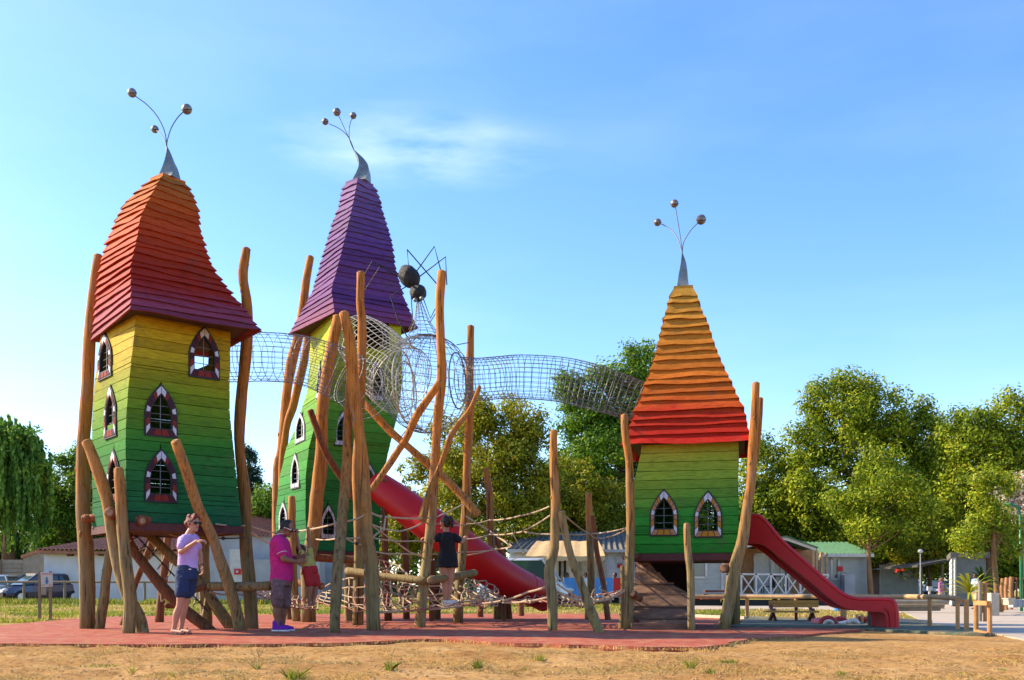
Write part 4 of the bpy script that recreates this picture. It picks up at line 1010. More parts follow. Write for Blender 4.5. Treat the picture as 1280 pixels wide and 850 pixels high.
# shed roof and board fence
b3 = thing('shed', (X(42, 55), 55, 0), 'small shed with sloping orange-brown roof left of the white building', 'shed')
MB().prism([P(26, 694, 55), P(56, 684, 55), P(56, 688, 55), P(26, 698, 55)], (0, 4, 0)).build('roof', M['tile'], b3)
MB().prism([P(29, 697, 55.1), P(55, 688, 55.1), P(55, 752, 55.1), P(29, 752, 55.1)], (0, 3.6, 0)).build('wall', M['slat'], b3)
bf = thing('board_fence', (X(0, 57), 57, 0), 'grey-brown horizontal board fence behind the parked cars', 'fence')
for k in range(9): MB().bar(P(-60, 703+k*5.4, 57), P(29, 702+k*5.4, 57), .04, S(5.0,57)).build('board', M['slat'], bf)
for x_ in (-30, 0, 30): MB().bar(P(x_, 700, 56.9), P(x_, 751, 56.9), .12, .12).build('post', M['fence_g'], bf)

# mobile home A
Ya = 46
ha = thing('mobile_home', (X(710, Ya), Ya, 0), 'white-sided mobile home with dark ribbed roof behind a beige awning', 'mobile home')
ax0, ax1 = X(638, Ya), X(800, Ya); za = P(0, 689, Ya).z
A_, B_ = (ax0, Ya), (ax1, Ya); m2 = lambda px: X(px, Ya) - ax0; zz_ = lambda py, Y=Ya: P(0, py, Y).z
ops = [(m2(663), m2(680), zz_(728), zz_(697)), (m2(697), m2(709), zz_(742), zz_(696)), (m2(724), m2(757), zz_(742), zz_(694))]
siding(ha, A_, B_, .3, za, 'sid_w', ops, out=(0, -1))
opening(ha, A_, B_, *ops[0], (0, -1)); opening(ha, A_, B_, *ops[1], (0, -1), 'door', 'black', .05); opening(ha, A_, B_, *ops[2], (0, -1), 'door', 'curtain', .08, 2)
siding(ha, (ax0, Ya), (ax0, Ya+7), .3, za, 'sid_w', out=(-1, 0))
MB().box(((ax0+ax1)/2, Ya+3.6, .3+(za-.3)/2), (ax1-ax0-.2, 7, za-.32)).build('inner_wall', M['under'], ha)
MB().box(((ax0+ax1)/2, Ya+3.5, .16), (ax1-ax0-.3, 6.6, .3)).build('skirting', M['black'], ha)
corrug(ha, (ax0-.15, Ya-.35, za+.03), (ax1, Ya-.35, za+.03), (ax0+1.0, Ya+3.5, za+1.1), (ax1, Ya+3.5, za+1.1), 22, .05, 'roofd')
MB().bar((ax0-.15, Ya-.38, za+.0), (ax1, Ya-.38, za+.0), .06, .14).build('gutter', M['trim'], ha)
MB().box(P(774, 699, Ya-.1), (.35, .03, .35)).build('round_notice', M['trim'], ha); MB().box(P(775, 707.5, Ya-.1), (.26, .03, .16)).build('red_notice', M['red_c'], ha)
aw = thing('awning', P(700, 742, Ya-2.6), 'beige fabric awning with scalloped edge on posts before the white mobile home', 'awning')
vs = []; nA = 26
for j, (yy_, zt_) in enumerate(((Ya-.5, zz_(677)), (Ya-1.7, zz_(684, Ya-1.7)), (Ya-3.0, zz_(695, Ya-3.)))):
    for i in range(nA+1):
        t = i/nA; xl = X(672 - j*8, Ya-1.7); xr = X(751+j*1, Ya-1.7); vs.append(Vector((xl+(xr-xl)*t, yy_, zt_ - .03*math.sin(t*math.pi*5)**2)))
for i in range(nA+1): t = i/nA; v = vs[2*(nA+1)+i]; vs.append(v + Vector((0, -.02, -.16-.06*abs(math.sin(t*math.pi*8)))))
fs = [(j*(nA+1)+i, j*(nA+1)+i+1, (j+1)*(nA+1)+i+1, (j+1)*(nA+1)+i) for j in range(3) for i in range(nA)]
cl = MB().add(vs, fs).build('canopy', M['cloth'], aw); cl.modifiers.new('s', 'SOLIDIFY').thickness = .015
for x_ in (664, 678, 703, 725): MB().bar(P(x_, 742, Ya-2.8), P(x_, 697, Ya-2.8), .11, .11).build('post', M['fence_g'], aw)
bw = thing('banner_fence', P(738, 748, 41), 'terrace fence hung with blue and red cloth banners before the white mobile home', 'fence')
for i, (xl, xr, mm_) in enumerate(((705,717,'blue_c'),(717.6,730,'blue_c'),(744,766,'blue_c'),(767,782,'red_c'),(730.6,743.4,'sid_w'))):
    MB().prism([P(xl, 722.5, 41), P(xr, 722, 41), P(xr, 746, 41), P(xl, 746, 41)], (0, .03, 0)).build('banner', M[mm_], bw)
for x_ in (704.5, 717.3, 730.3, 743.8, 766.5, 783): MB().bar(P(x_, 750, 41.06), P(x_, 721, 41.06), .05, .05).build('post', M['trim'], bw)
def textobj(s, loc, size, m, parent, rx=90, rz=0, nm='lettering', ext=.004):
    cu = bpy.data.curves.new(nm, 'FONT'); cu.body = s; cu.size = size; cu.extrude = ext; cu.align_x = 'CENTER'; cu.align_y = 'CENTER'; cu.materials.append(M[m])
    o = bpy.data.objects.new(nm, cu); COL.objects.link(o); o.rotation_euler = (R(rx), 0, R(rz)); o.location = Vector(loc); 
    bpy.context.view_layer.update(); dg = bpy.context.evaluated_depsgraph_get(); me = bpy.data.meshes.new_from_object(o.evaluated_get(dg)); mw = Matrix.Translation(Vector(loc)-origin_of(parent)) @ o.rotation_euler.to_matrix().to_4x4()
    me.transform(mw); me.materials.clear(); me.materials.append(M[m]); bpy.data.objects.remove(o); bpy.data.curves.remove(cu)
    n = bpy.data.objects.new(nm, me); COL.objects.link(n); n.parent = parent; return n
for x_, z_, r in ((752,735,2.6),(757,729,1.6)):    # pale ring marks printed on the blue banner
    q = P(x_, z_, 40.97); MB().tube([q+Vector((math.cos(t)*S(r,41), 0, math.sin(t)*S(r,41))) for t in [2*math.pi*k/16 for k in range(16)]], .02, 4, close=True).build('banner_ring', M['trim'], bw)
MB().prism([P(739.5, 722, 40.98), P(740.7, 722, 40.98), P(740.7, 746, 40.98), P(739.5, 746, 40.98)], (0,-.01,0)).build('banner_stripe', M['blue_c'], bw)

# mobile home B (grey) behind the ramp
Yb = 40
hb = thing('mobile_home', (X(860, Yb), Yb, 0), 'grey-green sided mobile home seen under the orange-roofed tower', 'mobile home')
bx0, bx1 = X(835, Yb), X(905, Yb); zb_ = P(0, 690, Yb).z; mB = lambda px: X(px, Yb)-bx0
ops = [(mB(865), mB(882.5), P(0,722,Yb).z, P(0,699,Yb).z)]
siding(hb, (bx0, Yb), (bx1, Yb), .3, zb_, 'sid_g', ops, out=(0,-1), h=.15); opening(hb, (bx0, Yb), (bx1, Yb), *ops[0], (0,-1), fr=.09)
MB().box(((bx0+bx1)/2, Yb+3.6, .3+(zb_-.3)/2), (bx1-bx0-.1, 7, zb_-.32)).build('inner_wall', M['under'], hb)
MB().box((bx1-.05, Yb-.06, (.3+zb_)/2), (.14, .1, zb_-.3)).build('corner_trim', M['trim'], hb)
MB().box(((bx0+bx1)/2, Yb+3.5, .16), (bx1-bx0-.2, 6.6, .3)).build('skirting', M['black'], hb)
corrug(hb, (bx0-.1, Yb-.3, zb_+.03), (bx1+.1, Yb-.3, zb_+.03), (bx0-.1, Yb+3.5, zb_+.9), (bx1+.1, Yb+3.5, zb_+.9), 14, .04, 'roofd')
MB().box(P(890, 698, Yb-.08), (.3, .12, .12)).build('outside_lamp', M['trim'], hb)
for k in range(3): MB().box(P(889+k*2, 748-k*4.5, Yb-1.4+k*.35), (.8, .35, .08)).build('step', M['brown_wood'], hb)

# mobile home C (brown) with porch
Yc = 42
hc = thing('mobile_home', (X(965, Yc), Yc, 0), 'brown board mobile home with white crossed porch railing behind the open slide', 'mobile home')
cx0, cx1 = X(905.5, Yc), X(1021, Yc); zc_ = P(0, 686, Yc).z; mC = lambda px: X(px, Yc)-cx0
ops = [(mC(943), mC(964), P(0,743,Yc).z, P(0,693,Yc).z), (mC(966.5), mC(986), P(0,743,Yc).z, P(0,694,Yc).z)]
siding(hc, (cx0, Yc), (cx1, Yc), .3, zc_, 'sid_b', ops, out=(0,-1), h=.14)
opening(hc, (cx0, Yc), (cx1, Yc), *ops[0], (0,-1), 'door', 'curtain', .1); opening(hc, (cx0, Yc), (cx1, Yc), *ops[1], (0,-1), 'door', 'glass', .07, 1)
siding(hc, (cx1, Yc), (cx1+.3, Yc+6), .3, zc_, 'sid_b', out=(1,0), h=.14)
MB().box(((cx0+cx1)/2, Yc+3.2, .3+(zc_-.3)/2), (cx1-cx0-.15, 6.2, zc_-.32)).build('inner_wall', M['under'], hc)
rdg = P(982, 671, Yc-1)
xr0, xr1 = X(905, Yc-2), X(1021, Yc-2); ze = P(0, 684, Yc-2).z
gl = MB().prism([Vector((X(915,Yc-2.), Yc-2., ze)), Vector((X(982,Yc-2), Yc-2., P(0,671,Yc-2).z)), Vector((X(1020,Yc-2), Yc-2., P(0,685,Yc-2).z)), Vector((X(1020,Yc-2), Yc-2., P(0,688.5,Yc-2).z)), Vector((X(982,Yc-2), Yc-2., P(0,675,Yc-2).z)), Vector((X(915,Yc-2), Yc-2., ze-.13))], (0, .08, 0)); fixnormals(gl.build('fascia', M['trim'], hc))
r_ = MB().prism([Vector((X(913,Yc-2.), Yc-2.1, ze+.0)), Vector((X(982,Yc-2), Yc-2.1, P(0,669.5,Yc-2).z)), Vector((X(1022,Yc-2), Yc-2.1, P(0,684,Yc-2).z)), Vector((X(1022,Yc-2), Yc-2.1, P(0,685.5,Yc-2).z)), Vector((X(982,Yc-2), Yc-2.1, P(0,671.3,Yc-2).z)), Vector((X(913,Yc-2), Yc-2.1, ze-.02))], (0, 8.2, 0)); fixnormals(r_.build('roof', M['roofg'], hc))
for x_ in (1016.5, 1021, 1027, 1033): MB().bar(P(x_, 744, Yc-2+(x_-1016)*.12), P(x_, 688+(x_-1016)*.2, Yc-2+(x_-1016)*.12), .1, .1).build('porch_post', M['fence'], hc)
MB().box((X(968,Yc-1.1), Yc-1.1, P(0,744.5,Yc-1).z), (X(1030,Yc)-X(912,Yc), 2.2, .12)).build('porch_deck', M['brown_wood'], hc)
MB().box((X(968,Yc-1.1), Yc-1.0, .12), (X(1030,Yc)-X(914,Yc), 1.9, .22)).build('porch_skirting', M['black'], hc)
Yr = Yc-2.2; rl = MB()
ra = MB().bar(P(906, 717.5, Yr), P(1036, 718.5, Yr), .07, .07); ra.bar(P(906, 743, Yr), P(1036, 743.5, Yr), .06, .06); ro = ra.build('porch_railing', M['trim'], hc)
for i in range(7):
    xl = 908 + i*18.5; MB().bar(P(xl, 744, Yr), P(xl, 717, Yr), .07, .07).build('baluster', M['trim'], ro)
    MB().bar(P(xl+1, 742, Yr+.02), P(xl+17, 719, Yr+.02), .035, .05).build('cross_bar', M['trim'], ro); MB().bar(P(xl+1, 719, Yr-.02), P(xl+17, 742, Yr-.02), .035, .05).build('cross_bar', M['trim'], ro)
tb = thing('patio_chair', P(960, 743, Yc-1.2), 'dark patio chair on the porch of the brown mobile home', 'chair')
MB().box(P(960, 733, Yc-1.2), (.5, .45, .04)).build('seat', M['black'], tb); MB().box(P(967, 727, Yc-1.2), (.05, .45, .5)).build('backrest', M['black'], tb)
for dx in (-.22, .22): 
    for dy in (-.2, .2): MB().bar(P(960, 743.5, Yc-1.2)+Vector((dx,dy,0)), P(960, 733, Yc-1.2)+Vector((dx,dy,0)), .03, .03).build('leg', M['black'], tb)

# mobile home D
Yd_ = 44
hd = thing('mobile_home', (X(1060, Yd_), Yd_, 0), 'grey-sided mobile home with green ribbed roof left of the big tree trunk', 'mobile home')
dx0, dx1 = X(1024, Yd_), X(1087, Yd_); zd = P(0, 694, Yd_).z; mD = lambda px: X(px, Yd_)-dx0
ops = [(mD(1039), mD(1048), P(0,724,Yd_).z, P(0,698,Yd_).z)]
siding(hd, (dx0, Yd_), (dx1, Yd_), .3, zd, 'sid_g', ops, out=(0,-1), h=.16); opening(hd, (dx0, Yd_), (dx1, Yd_), *ops[0], (0,-1), fr=.08)
MB().box(((dx0+dx1)/2, Yd_+3.6, .3+(zd-.3)/2), (dx1-dx0-.1, 7, zd-.32)).build('inner_wall', M['under'], hd)
siding(hd, (dx1, Yd_), (dx1, Yd_+7), .3, zd, 'sid_g', out=(1,0), h=.16)
MB().box(P(1060, 731, Yd_-.4), (S(13,Yd_), .5, S(26,Yd_))).build('meter_box', M['wallg'], hd)
MB().box(P(1050.5, 711, Yd_-.08), (.22, .03, .22)).build('red_notice', M['red_c'], hd)
MB().box(((dx0+dx1)/2, Yd_+3.5, .16), (dx1-dx0-.2, 6.6, .3)).build('skirting', M['black'], hd)
corrug(hd, (dx0-.1, Yd_-.35, zd+.03), (dx1+.05, Yd_-.35, zd+.03), (dx0-.3, Yd_+3.4, zd+.72), (dx1+.05, Yd_+3.4, zd+.72), 13, .06, 'roofg')
MB().bar((dx0-.1, Yd_-.38, zd-.02), (dx1+.05, Yd_-.38, zd-.02), .06, .14).build('gutter', M['trim'], hd)
# kiosk
he = thing('kiosk', (X(1204, 38), 38, 0), 'grey kiosk cabin with pale blue corner behind the spiky yucca plants', 'kiosk')
ex0, ex1, exb = X(1190, 38), X(1232, 38), X(1187, 42); zk = P(0, 697, 38).z
M['sid_k'] = plain('dull_grey_panel', (.15,.16,.14), (.11,.12,.105), 3, .7); siding(he, (ex0, 38), (ex1, 38), .05, zk, 'sid_k', out=(0,-1), h=.2)
MB().prism([(ex0+.08,38.08,.02),(ex1-.05,38.08,.02),(ex1+1.2,42,.02),(exb+.1,42,.02)], (0,0,zk-.03)).build('inner_wall', M['under'], he)
siding(he, (ex0, 38), (exb, 42), .05, zk, 'sid_w', out=(-1,0), h=.2)
MB().prism([(ex0-.12,37.85,zk),(ex1+.1,37.85,zk),(ex1+1.3,42.1,zk),(exb-.1,42.1,zk)], (0,0,.2)).build('flat_roof', M['roofd'], he)
MB().bar(P(1193.5, 745, 37.93), P(1193.5, 697, 37.93), .12, .05).build('corner_trim', M['trim'], he)
pg = thing('carport', (X(1170, 52), 52, 0), 'dark carport with sloping leafy roof above the silver car', 'carport')
MB().prism([P(1148,706,52), P(1189,698,52), P(1189,701,52), P(1148,709,52)], (0, 5, 0)).build('roof', M['roofd'], pg)
for x_ in (1151, 1178): MB().bar(P(x_, 748, 52), P(x_, 705, 52), .12, .12).build('post', M['fence_g'], pg)
hf = thing('mobile_home', (X(1120, 58), 58, 0), 'pale distant mobile home with small red awning behind the dark tree trunks', 'mobile home')
fx0, fx1 = X(1100, 58), X(1148, 58); ops = [(2.0-.7, 2.0+.1, 1.6, 2.4)]
siding(hf, (fx0, 58), (fx1, 58), .3, P(0, 706, 58).z, 'sid_g', [(1.1,1.8,1.5,2.2)], out=(0,-1), h=.2); opening(hf, (fx0,58), (fx1,58), 1.1,1.8,1.5,2.2, (0,-1))
MB().prism([P(1098,712,58), P(1112,703,58), P(1150,702,58), P(1150,707,58), P(1112,707,58)], (0, 6, 0)).build('roof', M['wallg'], hf)
MB().prism([P(1122,711,57.2), P(1131,711,57.2), P(1131,715,56.8), P(1122,715,56.8)], (0, .4, 0)).build('window_awning', M['red_c'], hf)
MB().box(((fx0+fx1)/2, 61, 1.2), (fx1-fx0-.1, 5.8, 2.2)).build('inner_wall', M['under'], hf)

# ------------------------------------------------------------------ fences
def tpost(px, pb, pt, Y, w, m, name, label, cat, group, parent=None):
    mb = MB().tube([P(px, pb, Y) - Vector((0,0,.04)), P(px, pt, Y)], S(w, Y)/2, 9)
    if parent: return mb.build('post', M[m], parent, smooth=False)
    return tag(mb.build(name, M[m], origin=Vector((X(px,Y),Y,0))), label, cat, group)
fl_ = thing('rail_fence', P(150, 752, 45), 'low brown rail fence in front of the white building on the left', 'fence')
for x_ in (-60, -15, 30, 81, 132, 181, 231, 281, 331): tpost(x_, 753, 727, 45, 3.4, 'fence_g', '', '', '', '', fl_)
for k, (a, b_) in enumerate(zip((-60,-15,30,81,132,181,231,281), (-15,30,81,132,181,231,281,331))): MB().tube([P(a, 727.5, 45), P(b_, 727.5, 45)], .05, 7).build('rail', M['fence_g'], fl_)
fr_ = thing('rail_fence', P(1000, 779, 19.8), 'low pale log rail fence running behind the bench and the open slide', 'fence')
fp = [(838,20.9),(886,20.9),(934,20.8),(995,20.0),(1056,19.0),(1116,17.8),(1162,16.3),(1197,15.0)]
for x_, Y in fp[2:]: tpost(x_, HY+CH*F/Y, 748.0, Y, 4.6 if x_ < 1100 else 5, 'fence_o', '', '', '', '', fr_)
MB().tube([P(1054,755,18.9)-Vector((0,0,.25)), P(1054,752,18.9)], S(7,19)/2, 9).build('post', M['fence_o'], fr_)
for (xa2, Y0_), (xb2, Y1_) in zip(fp, fp[1:]): MB().tube([P(xa2, 745.6, Y0_), P(xb2, 746.2 if xb2 < 1190 else 748, Y1_)], .042, 8).build('rail', M['fence'], fr_)
fs_ = thing('barrier', P(1228, 795, 13.9), 'short wooden barrier of orange posts at the right end of the green surface', 'barrier')
for x_, Y, pt in ((1208,14.6,750),(1220,14.1,752),(1237,13.6,754)): tpost(x_, HY+CH*F/Y, pt, Y, 6, 'fence_o', '', '', '', '', fs_)
MB().bar(P(1196,751,15.0), P(1209,751.5,14.5), .05, .05).build('rail', M['fence_o'], fs_); MB().bar(P(1220,753.5,14.0), P(1236,754,13.5), .06, .06).build('rail', M['fence_o'], fs_); MB().bar(P(1220,789,14.0), P(1236,793,13.5), .06, .05).build('rail', M['fence_o'], fs_)
lg = thing('log_pile', P(1120, 762, 27), 'long weathered logs lying behind the rail fence right of the open slide', 'log pile')
for i, (y_, x_a, x_b) in enumerate(((752,1095,1186),(757,1090,1180),(761,1094,1175),(748.5,1100,1182))): MB().tube([P(x_a, y_, 27+i*.1), P((x_a+x_b)/2, y_+.4, 27+i*.1), P(x_b, y_, 27+i*.1)], .055, 8).build('log', M['slat'], lg)
for x_, lab in ((1225,'grey round bollard left of the brown one, behind the barrier'), (1231.5,'reddish brown round bollard right of the grey one, behind the barrier')):
    Y = 19.5; tag(MB().tube([Vector((X(x_,Y),Y,-.02)), P(x_, 727.5, Y), P(x_, 727, Y)], [S(4.8,Y)/2]*2+[S(3.6,Y)/2], 10).build('bollard', M['slat' if x_ < 1230 else 'sid_b'], origin=(X(x_,Y),Y,0)), lab, 'bollard', 'tall bollards behind the barrier')
for i, (x_, lab) in enumerate(((1253,'leftmost reddish trunk-like post'), (1258,'second reddish trunk-like post'), (1264,'third reddish trunk-like post, thickest'))):
    Y = 30+i; tag(MB().tube([Vector((X(x_,Y),Y,-.02)), P(x_-1, 735, Y), P(x_+.5, 723-i, Y)], [S(5,Y)/2, S(4.4,Y)/2, S(4.6,Y)/2], 9, rough=.2).build('wooden_post', M['sid_b'], origin=(X(x_,Y),Y,0)), lab + ' of the three right of the slim tree trunk', 'post', 'rough posts near the green lamp post')
gate = thing('slatted_fence', P(1290, 753, 31), 'dark reddish paling fence at the far right behind the green lamp post', 'fence')
for k in range(16): MB().bar(P(1262+k*4.4, 753, 33), P(1262+k*4.4, 722, 33), .07, .03).build('paling', M['brown_wood'], gate)
MB().bar(P(1262, 724, 33.05), P(1335, 724, 33.05), .04, .06).build('rail', M['brown_wood'], gate); MB().bar(P(1262, 748, 33.05), P(1335, 748, 33.05), .04, .06).build('rail', M['brown_wood'], gate)
M['green_p'] = plain('green_painted_steel', (.02, .22, .09), (.015, .17, .07), 5, .4)
lp = thing('lamp_post', P(1276, 752, 29), 'green steel lamp post at the far right edge', 'lamp post')
MB().tube([Vector((X(1277,29),29,-.03)), P(1276, 700, 29), P(1275, 640, 29)], [S(3.6,29)/2, S(3.2,29)/2, S(2.8,29)/2], 10).build('pole', M['green_p'], lp, smooth=True)
MB().tube([P(1275, 642, 29), P(1272, 634, 29), P(1264, 630, 29)], .04, 8).build('arm', M['green_p'], lp); MB().ell(P(1261, 631, 29), (.16,.10,.07), 12, 8).build('lamp_head', M['green_p'], lp)
lp = thing('lamp_post', P(1150.5, 747, 40), 'slim pale lamp post behind the log rail, left of the man in mauve', 'lamp post')
MB().tube([Vector((X(1150.5,40),40,0)), P(1150.5, 692, 40)], S(1.4,40)/2, 8).build('pole', M['wallg'], lp); MB().ell(P(1150.5, 689, 40), (.10,.10,.08), 12, 8).build('lamp_head', M['wallg'], lp)
lp = thing('water_tap_post', P(1162, 750, 30), 'short pale service post with square head beside the man in purple', 'service post')
MB().bar(Vector((X(1162,30),30,0)), P(1162, 738, 30), .05, .05).build('pole', M['trim'], lp); MB().box(P(1162, 735.5, 30), (.14, .1, .12)).build('head', M['trim'], lp)
pl_ = thing('planter', (X(1242, 24), 24, 0), 'tall white square planter between the yucca and the slim tree trunk', 'planter')
Yp = 24; MB().box((X(1241,Yp), Yp, P(0,742,Yp).z/2+.0), (S(10,Yp), .25, P(0,742,Yp).z)).build('box', M['kerb'], pl_); MB().box((X(1241,Yp), Yp, P(0,742,Yp).z), (S(11,Yp), .28, .03)).build('rim', M['trim'], pl_)
wb = thing('wall_block', P(1262, 755, 26), 'small pale stone block under the reddish posts', 'stone block'); MB().box(P(1261, 752, 26.5), (.16, .3, .17)).build('block', M['kerb'], wb); MB().box(P(1261, 748.2, 26.5), (.19, .34, .03)).build('cap', M['trim'], wb)
rk = thing('low_wall', P(1275, 757, 28), 'low grey stone kerb wall at the far right under the green lamp post', 'wall'); 
for k in range(8): MB().box(P(1266+k*6, 754, 27.5), (S(5.6,27.5), .3, .22+random.uniform(-.02,.03))).build('stone', M['wallg'], rk)
# sign board, left
sb = thing('sign_board', P(57, 777, 20), 'small white notice board with blue figure on two brown posts at the left', 'sign')
Ys = 20
for x_ in (49.5, 63): MB().bar(Vector((X(x_,Ys),Ys,-.02)), P(x_, 714, Ys), .045, .045).build('post', M['fence_g'], sb)
pn = MB().prism([P(50.5,715,Ys-.04), P(65.5,716,Ys-.04), P(65.5,733,Ys-.04), P(51.5,734,Ys-.04)], (0,.02,0)).build('panel', M['trim'], sb)
M['red_print'] = plain('faded_red_print', (.55,.25,.27), None, 10, .7); M['blue_print'] = plain('blue_print', (.06,.16,.34), None, 10, .7)
MB().box(P(58, 717.3, Ys-.045), (S(12,Ys), .006, .025)).build('print_band', M['red_print'], pn)
MB().ell(P(58.3, 722.5, Ys-.045), (.02,.008,.02), 10, 6).build('print_figure', M['blue_print'], pn); MB().prism([P(57,724,Ys-.05),P(59.6,724,Ys-.05),P(60,728,Ys-.05),P(58.3,730.5,Ys-.05),P(56.6,728,Ys-.05)], (0,.01,0)).build('print_figure', M['blue_print'], pn)
MB().box(P(54, 731.3, Ys-.045), (S(4,Ys), .006, .02)).build('print_band', M['red_print'], pn); MB().box(P(62, 731.3, Ys-.045), (S(4,Ys), .006, .02)).build('print_band', M['red_print'], pn)
MB().box(P(54.5, 739, Ys-.03), (S(6,Ys), .02, S(9,Ys))).build('small_panel', M['slat'], sb)
# blue bin under the porch
bi = thing('bin', P(1048, 765, 32), 'small blue bin in the shade left of the open slide\'s foot', 'bin'); MB().tube([P(1048, 768, 30)-Vector((0,0,0)), P(1048, 757, 30)], [.12,.15], 14).build('tub', M['blue_c'], bi); MB().tube([P(1048, 757, 30), P(1048, 756, 30)], .16, 14).build('lid', M['blue_c'], bi)

# ------------------------------------------------------------------ cars
def carpaint(nm, c): 
    m = plain(nm, c, tuple(x*.9 for x in c), 2, .25, .3, 0); m.node_tree.nodes['Principled BSDF'].inputs['Coat Weight'].default_value = .6; return m
M['tyre'] = plain('tyre_rubber', (.02,.02,.02), None, 20, .8); M['lamp'] = plain('lamp_glass', (.7,.72,.72), None, 5, .2, .3)
M['cglass'] = newmat('car_glass', .06, 0, .9)[0]; M['cglass'].node_tree.nodes['Principled BSDF'].inputs['Base Color'].default_value = (.04,.06,.06,1)
def car(loc, yaw, col, label, van=False, L=4.2, Wd=1.72, group='parked cars'):
    H = 1.85 if van else 1.46
    root = thing('parked_car', loc, label, 'car', group); root.rotation_euler.z = yaw
    # stations along x: (x, lower half width, sill z, belt z)
    st = [(-.5,.40,.32,.52),(-.49,.80,.26,.72),(-.44,.86,.22,.88 if not van else 1.0),(-.30,.86,.20,.95 if not van else 1.05),(0,.87,.20,.93 if not van else 1.05),(.22,.86,.20,.90 if not van else 1.02),(.40,.84,.22,.78 if not van else .95),(.475,.74,.26,.66),(.5,.45,.34,.5)]
    mb = MB(); vs = []; n = 10
    for x, hw, z0, z1 in st:
        hw *= Wd/1.74; zm = (z0+z1)/2
        ring_ = [(hw*.8,z0),(hw*.98,z0+.1),(hw,zm),(hw*.97,z1-.05),(hw*.88,z1),(-hw*.88,z1),(-hw*.97,z1-.05),(-hw,zm),(-hw*.98,z0+.1),(-hw*.8,z0)]
        vs += [(x*L, y, z) for y, z in ring_]
    fs = [tuple(range(n))[::-1], tuple((len(st)-1)*n+k for k in range(n))]
    for i in range(len(st)-1):
        for k in range(n): l = (k+1) % n; fs.append((i*n+k, i*n+l, (i+1)*n+l, (i+1)*n+k))
    def put(mb, nm, m, par, sm=False):
        o = bpy.data.meshes.new(nm); o.from_pydata([tuple(v) for v in mb.v], [], mb.f); o.materials.append(M[m])
        if sm: o.shade_smooth()
        ob = bpy.data.objects.new(nm, o); COL.objects.link(ob); ob.parent = par; fixnormals(ob); return ob
    put(mb.add(vs, fs), 'body', col, root, False)
    zb = .90 if not van else 1.03
    cb = [(-.47,.76,zb),( -.40 if not van else -.46,.62 if not van else .74,H-.04),(.10 if not van else .2,.60 if not van else .72,H),(.02+.27 if not van else .36,.74,zb)]
    gv = []
    gh = MB(); pr = [(cb[0][0]*L, cb[0][1], cb[0][2]), (cb[1][0]*L, cb[1][1], cb[1][2]-.06), (cb[2][0]*L, cb[2][1], cb[2][2]-.06), (cb[3][0]*L, cb[3][1], cb[3][2])]
    vs = [(x, y, z) for x, y, z in pr] + [(x, -y, z) for x, y, z in pr]; gh.add(vs, [(0,1,2,3),(7,6,5,4),(0,4,5,1),(1,5,6,2),(2,6,7,3),(3,7,4,0)]); put(gh, 'windows', 'cglass', root)
    rf = MB(); x1_, x2_ = pr[1][0], pr[2][0]; yw = pr[1][1]; rf.loft([]) if False else None
    rv = []
    for x, s in ((x1_-.05,.93),(x1_+.15,1.0),((x1_+x2_)/2,1.02),(x2_-.15,1.0),(x2_+.05,.93)): rv += [(x,yw*s*1.02,H-.09),(x,yw*s*.8,H),(x,-yw*s*.8,H),(x,-yw*s*1.02,H-.09)]
    rf.add(rv, [(i*4+k,i*4+k+1,i*4+k+5,i*4+k+4) for i in range(4) for k in range(3)]+[(i*4+3,i*4,i*4+4,i*4+7) for i in range(4)]+[(0,1,2,3),(19,18,17,16)]); put(rf, 'roof', col, root)
    for sy in (1,-1):
        for a, b_ in ((0,1),(3,2)):
            q = MB().bar(Vector((pr[a][0],pr[a][1]*sy,pr[a][2])), Vector((pr[b_][0],pr[b_][1]*sy,pr[b_][2]+.03)), .07, .07); put(q, 'pillar', col, root)
        xm = (pr[1][0]+pr[2][0])/2; put(MB().bar(Vector((xm,(pr[0][1]+.01)*sy,zb)), Vector((xm,(pr[1][1]+.01)*sy,H-.06)), .05, .07), 'pillar', col, root)
        for wx in (-.31,.32):
            c0 = Vector((wx*L, .80*sy*Wd/1.74, .31)); w_ = put(MB().tube([c0-Vector((0,.11*sy,0)), c0-Vector((0,.1*sy,0)), c0+Vector((0,.07*sy,0)), c0+Vector((0,.09*sy,0))], [.28,.31,.31,.28], 20), 'wheel', 'tyre', root)
            w_.name = 'wheel'; put(MB().tube([c0+Vector((0,.08*sy,0)), c0+Vector((0,.1*sy,0))], [.19,.17], 14), 'rim', 'lamp', w_)
        put(MB().ell((.47*L, .58*sy, .64), (.14,.17,.08), 12, 8), 'headlight', 'lamp', root); put(MB().ell((-.485*L, .62*sy, .78), (.08,.14,.09), 10, 8), 'tail_light', 'red_c', root)
        put(MB().ell((.20*L, .93*sy, .96), (.08,.1,.07), 8, 6), 'mirror', col, root)
    put(MB().box((.497*L,0,.42), (.06, 1.3, .2)), 'bumper', 'tyre', root); put(MB().box((.5*L+.02,0,.42), (.02,.46,.1)), 'number_plate', 'trim', root)
    return root
M['c_blue'] = carpaint('dark_blue_paint', (.03,.035,.09)); M['c_silver'] = carpaint('silver_paint', (.18,.23,.27)); M['c_white'] = carpaint('white_paint', (.5,.52,.52)); M['c_grey'] = carpaint('grey_blue_paint', (.07,.12,.16))
car((X(44,49), 49.5, 0), R(-128), 'c_blue', 'dark blue parked car with its front towards the viewer, behind the sign board')
car((X(-18,54), 54, 0), R(170), 'c_silver', 'silver parked car cut off by the left edge of the photo')
car((X(657,38), 38.5, 0), R(-8), 'c_white', 'white four-wheel-drive car behind the lower end of the red tube slide', van=True, L=3.6)
car((X(1172,84), 84, 0), R(232), 'c_grey', 'blue-grey car behind the man in the purple shirt')
car((X(1131,82), 82, 0), R(225), 'c_white', 'white car under the dark trees right of the leaning tree trunk')
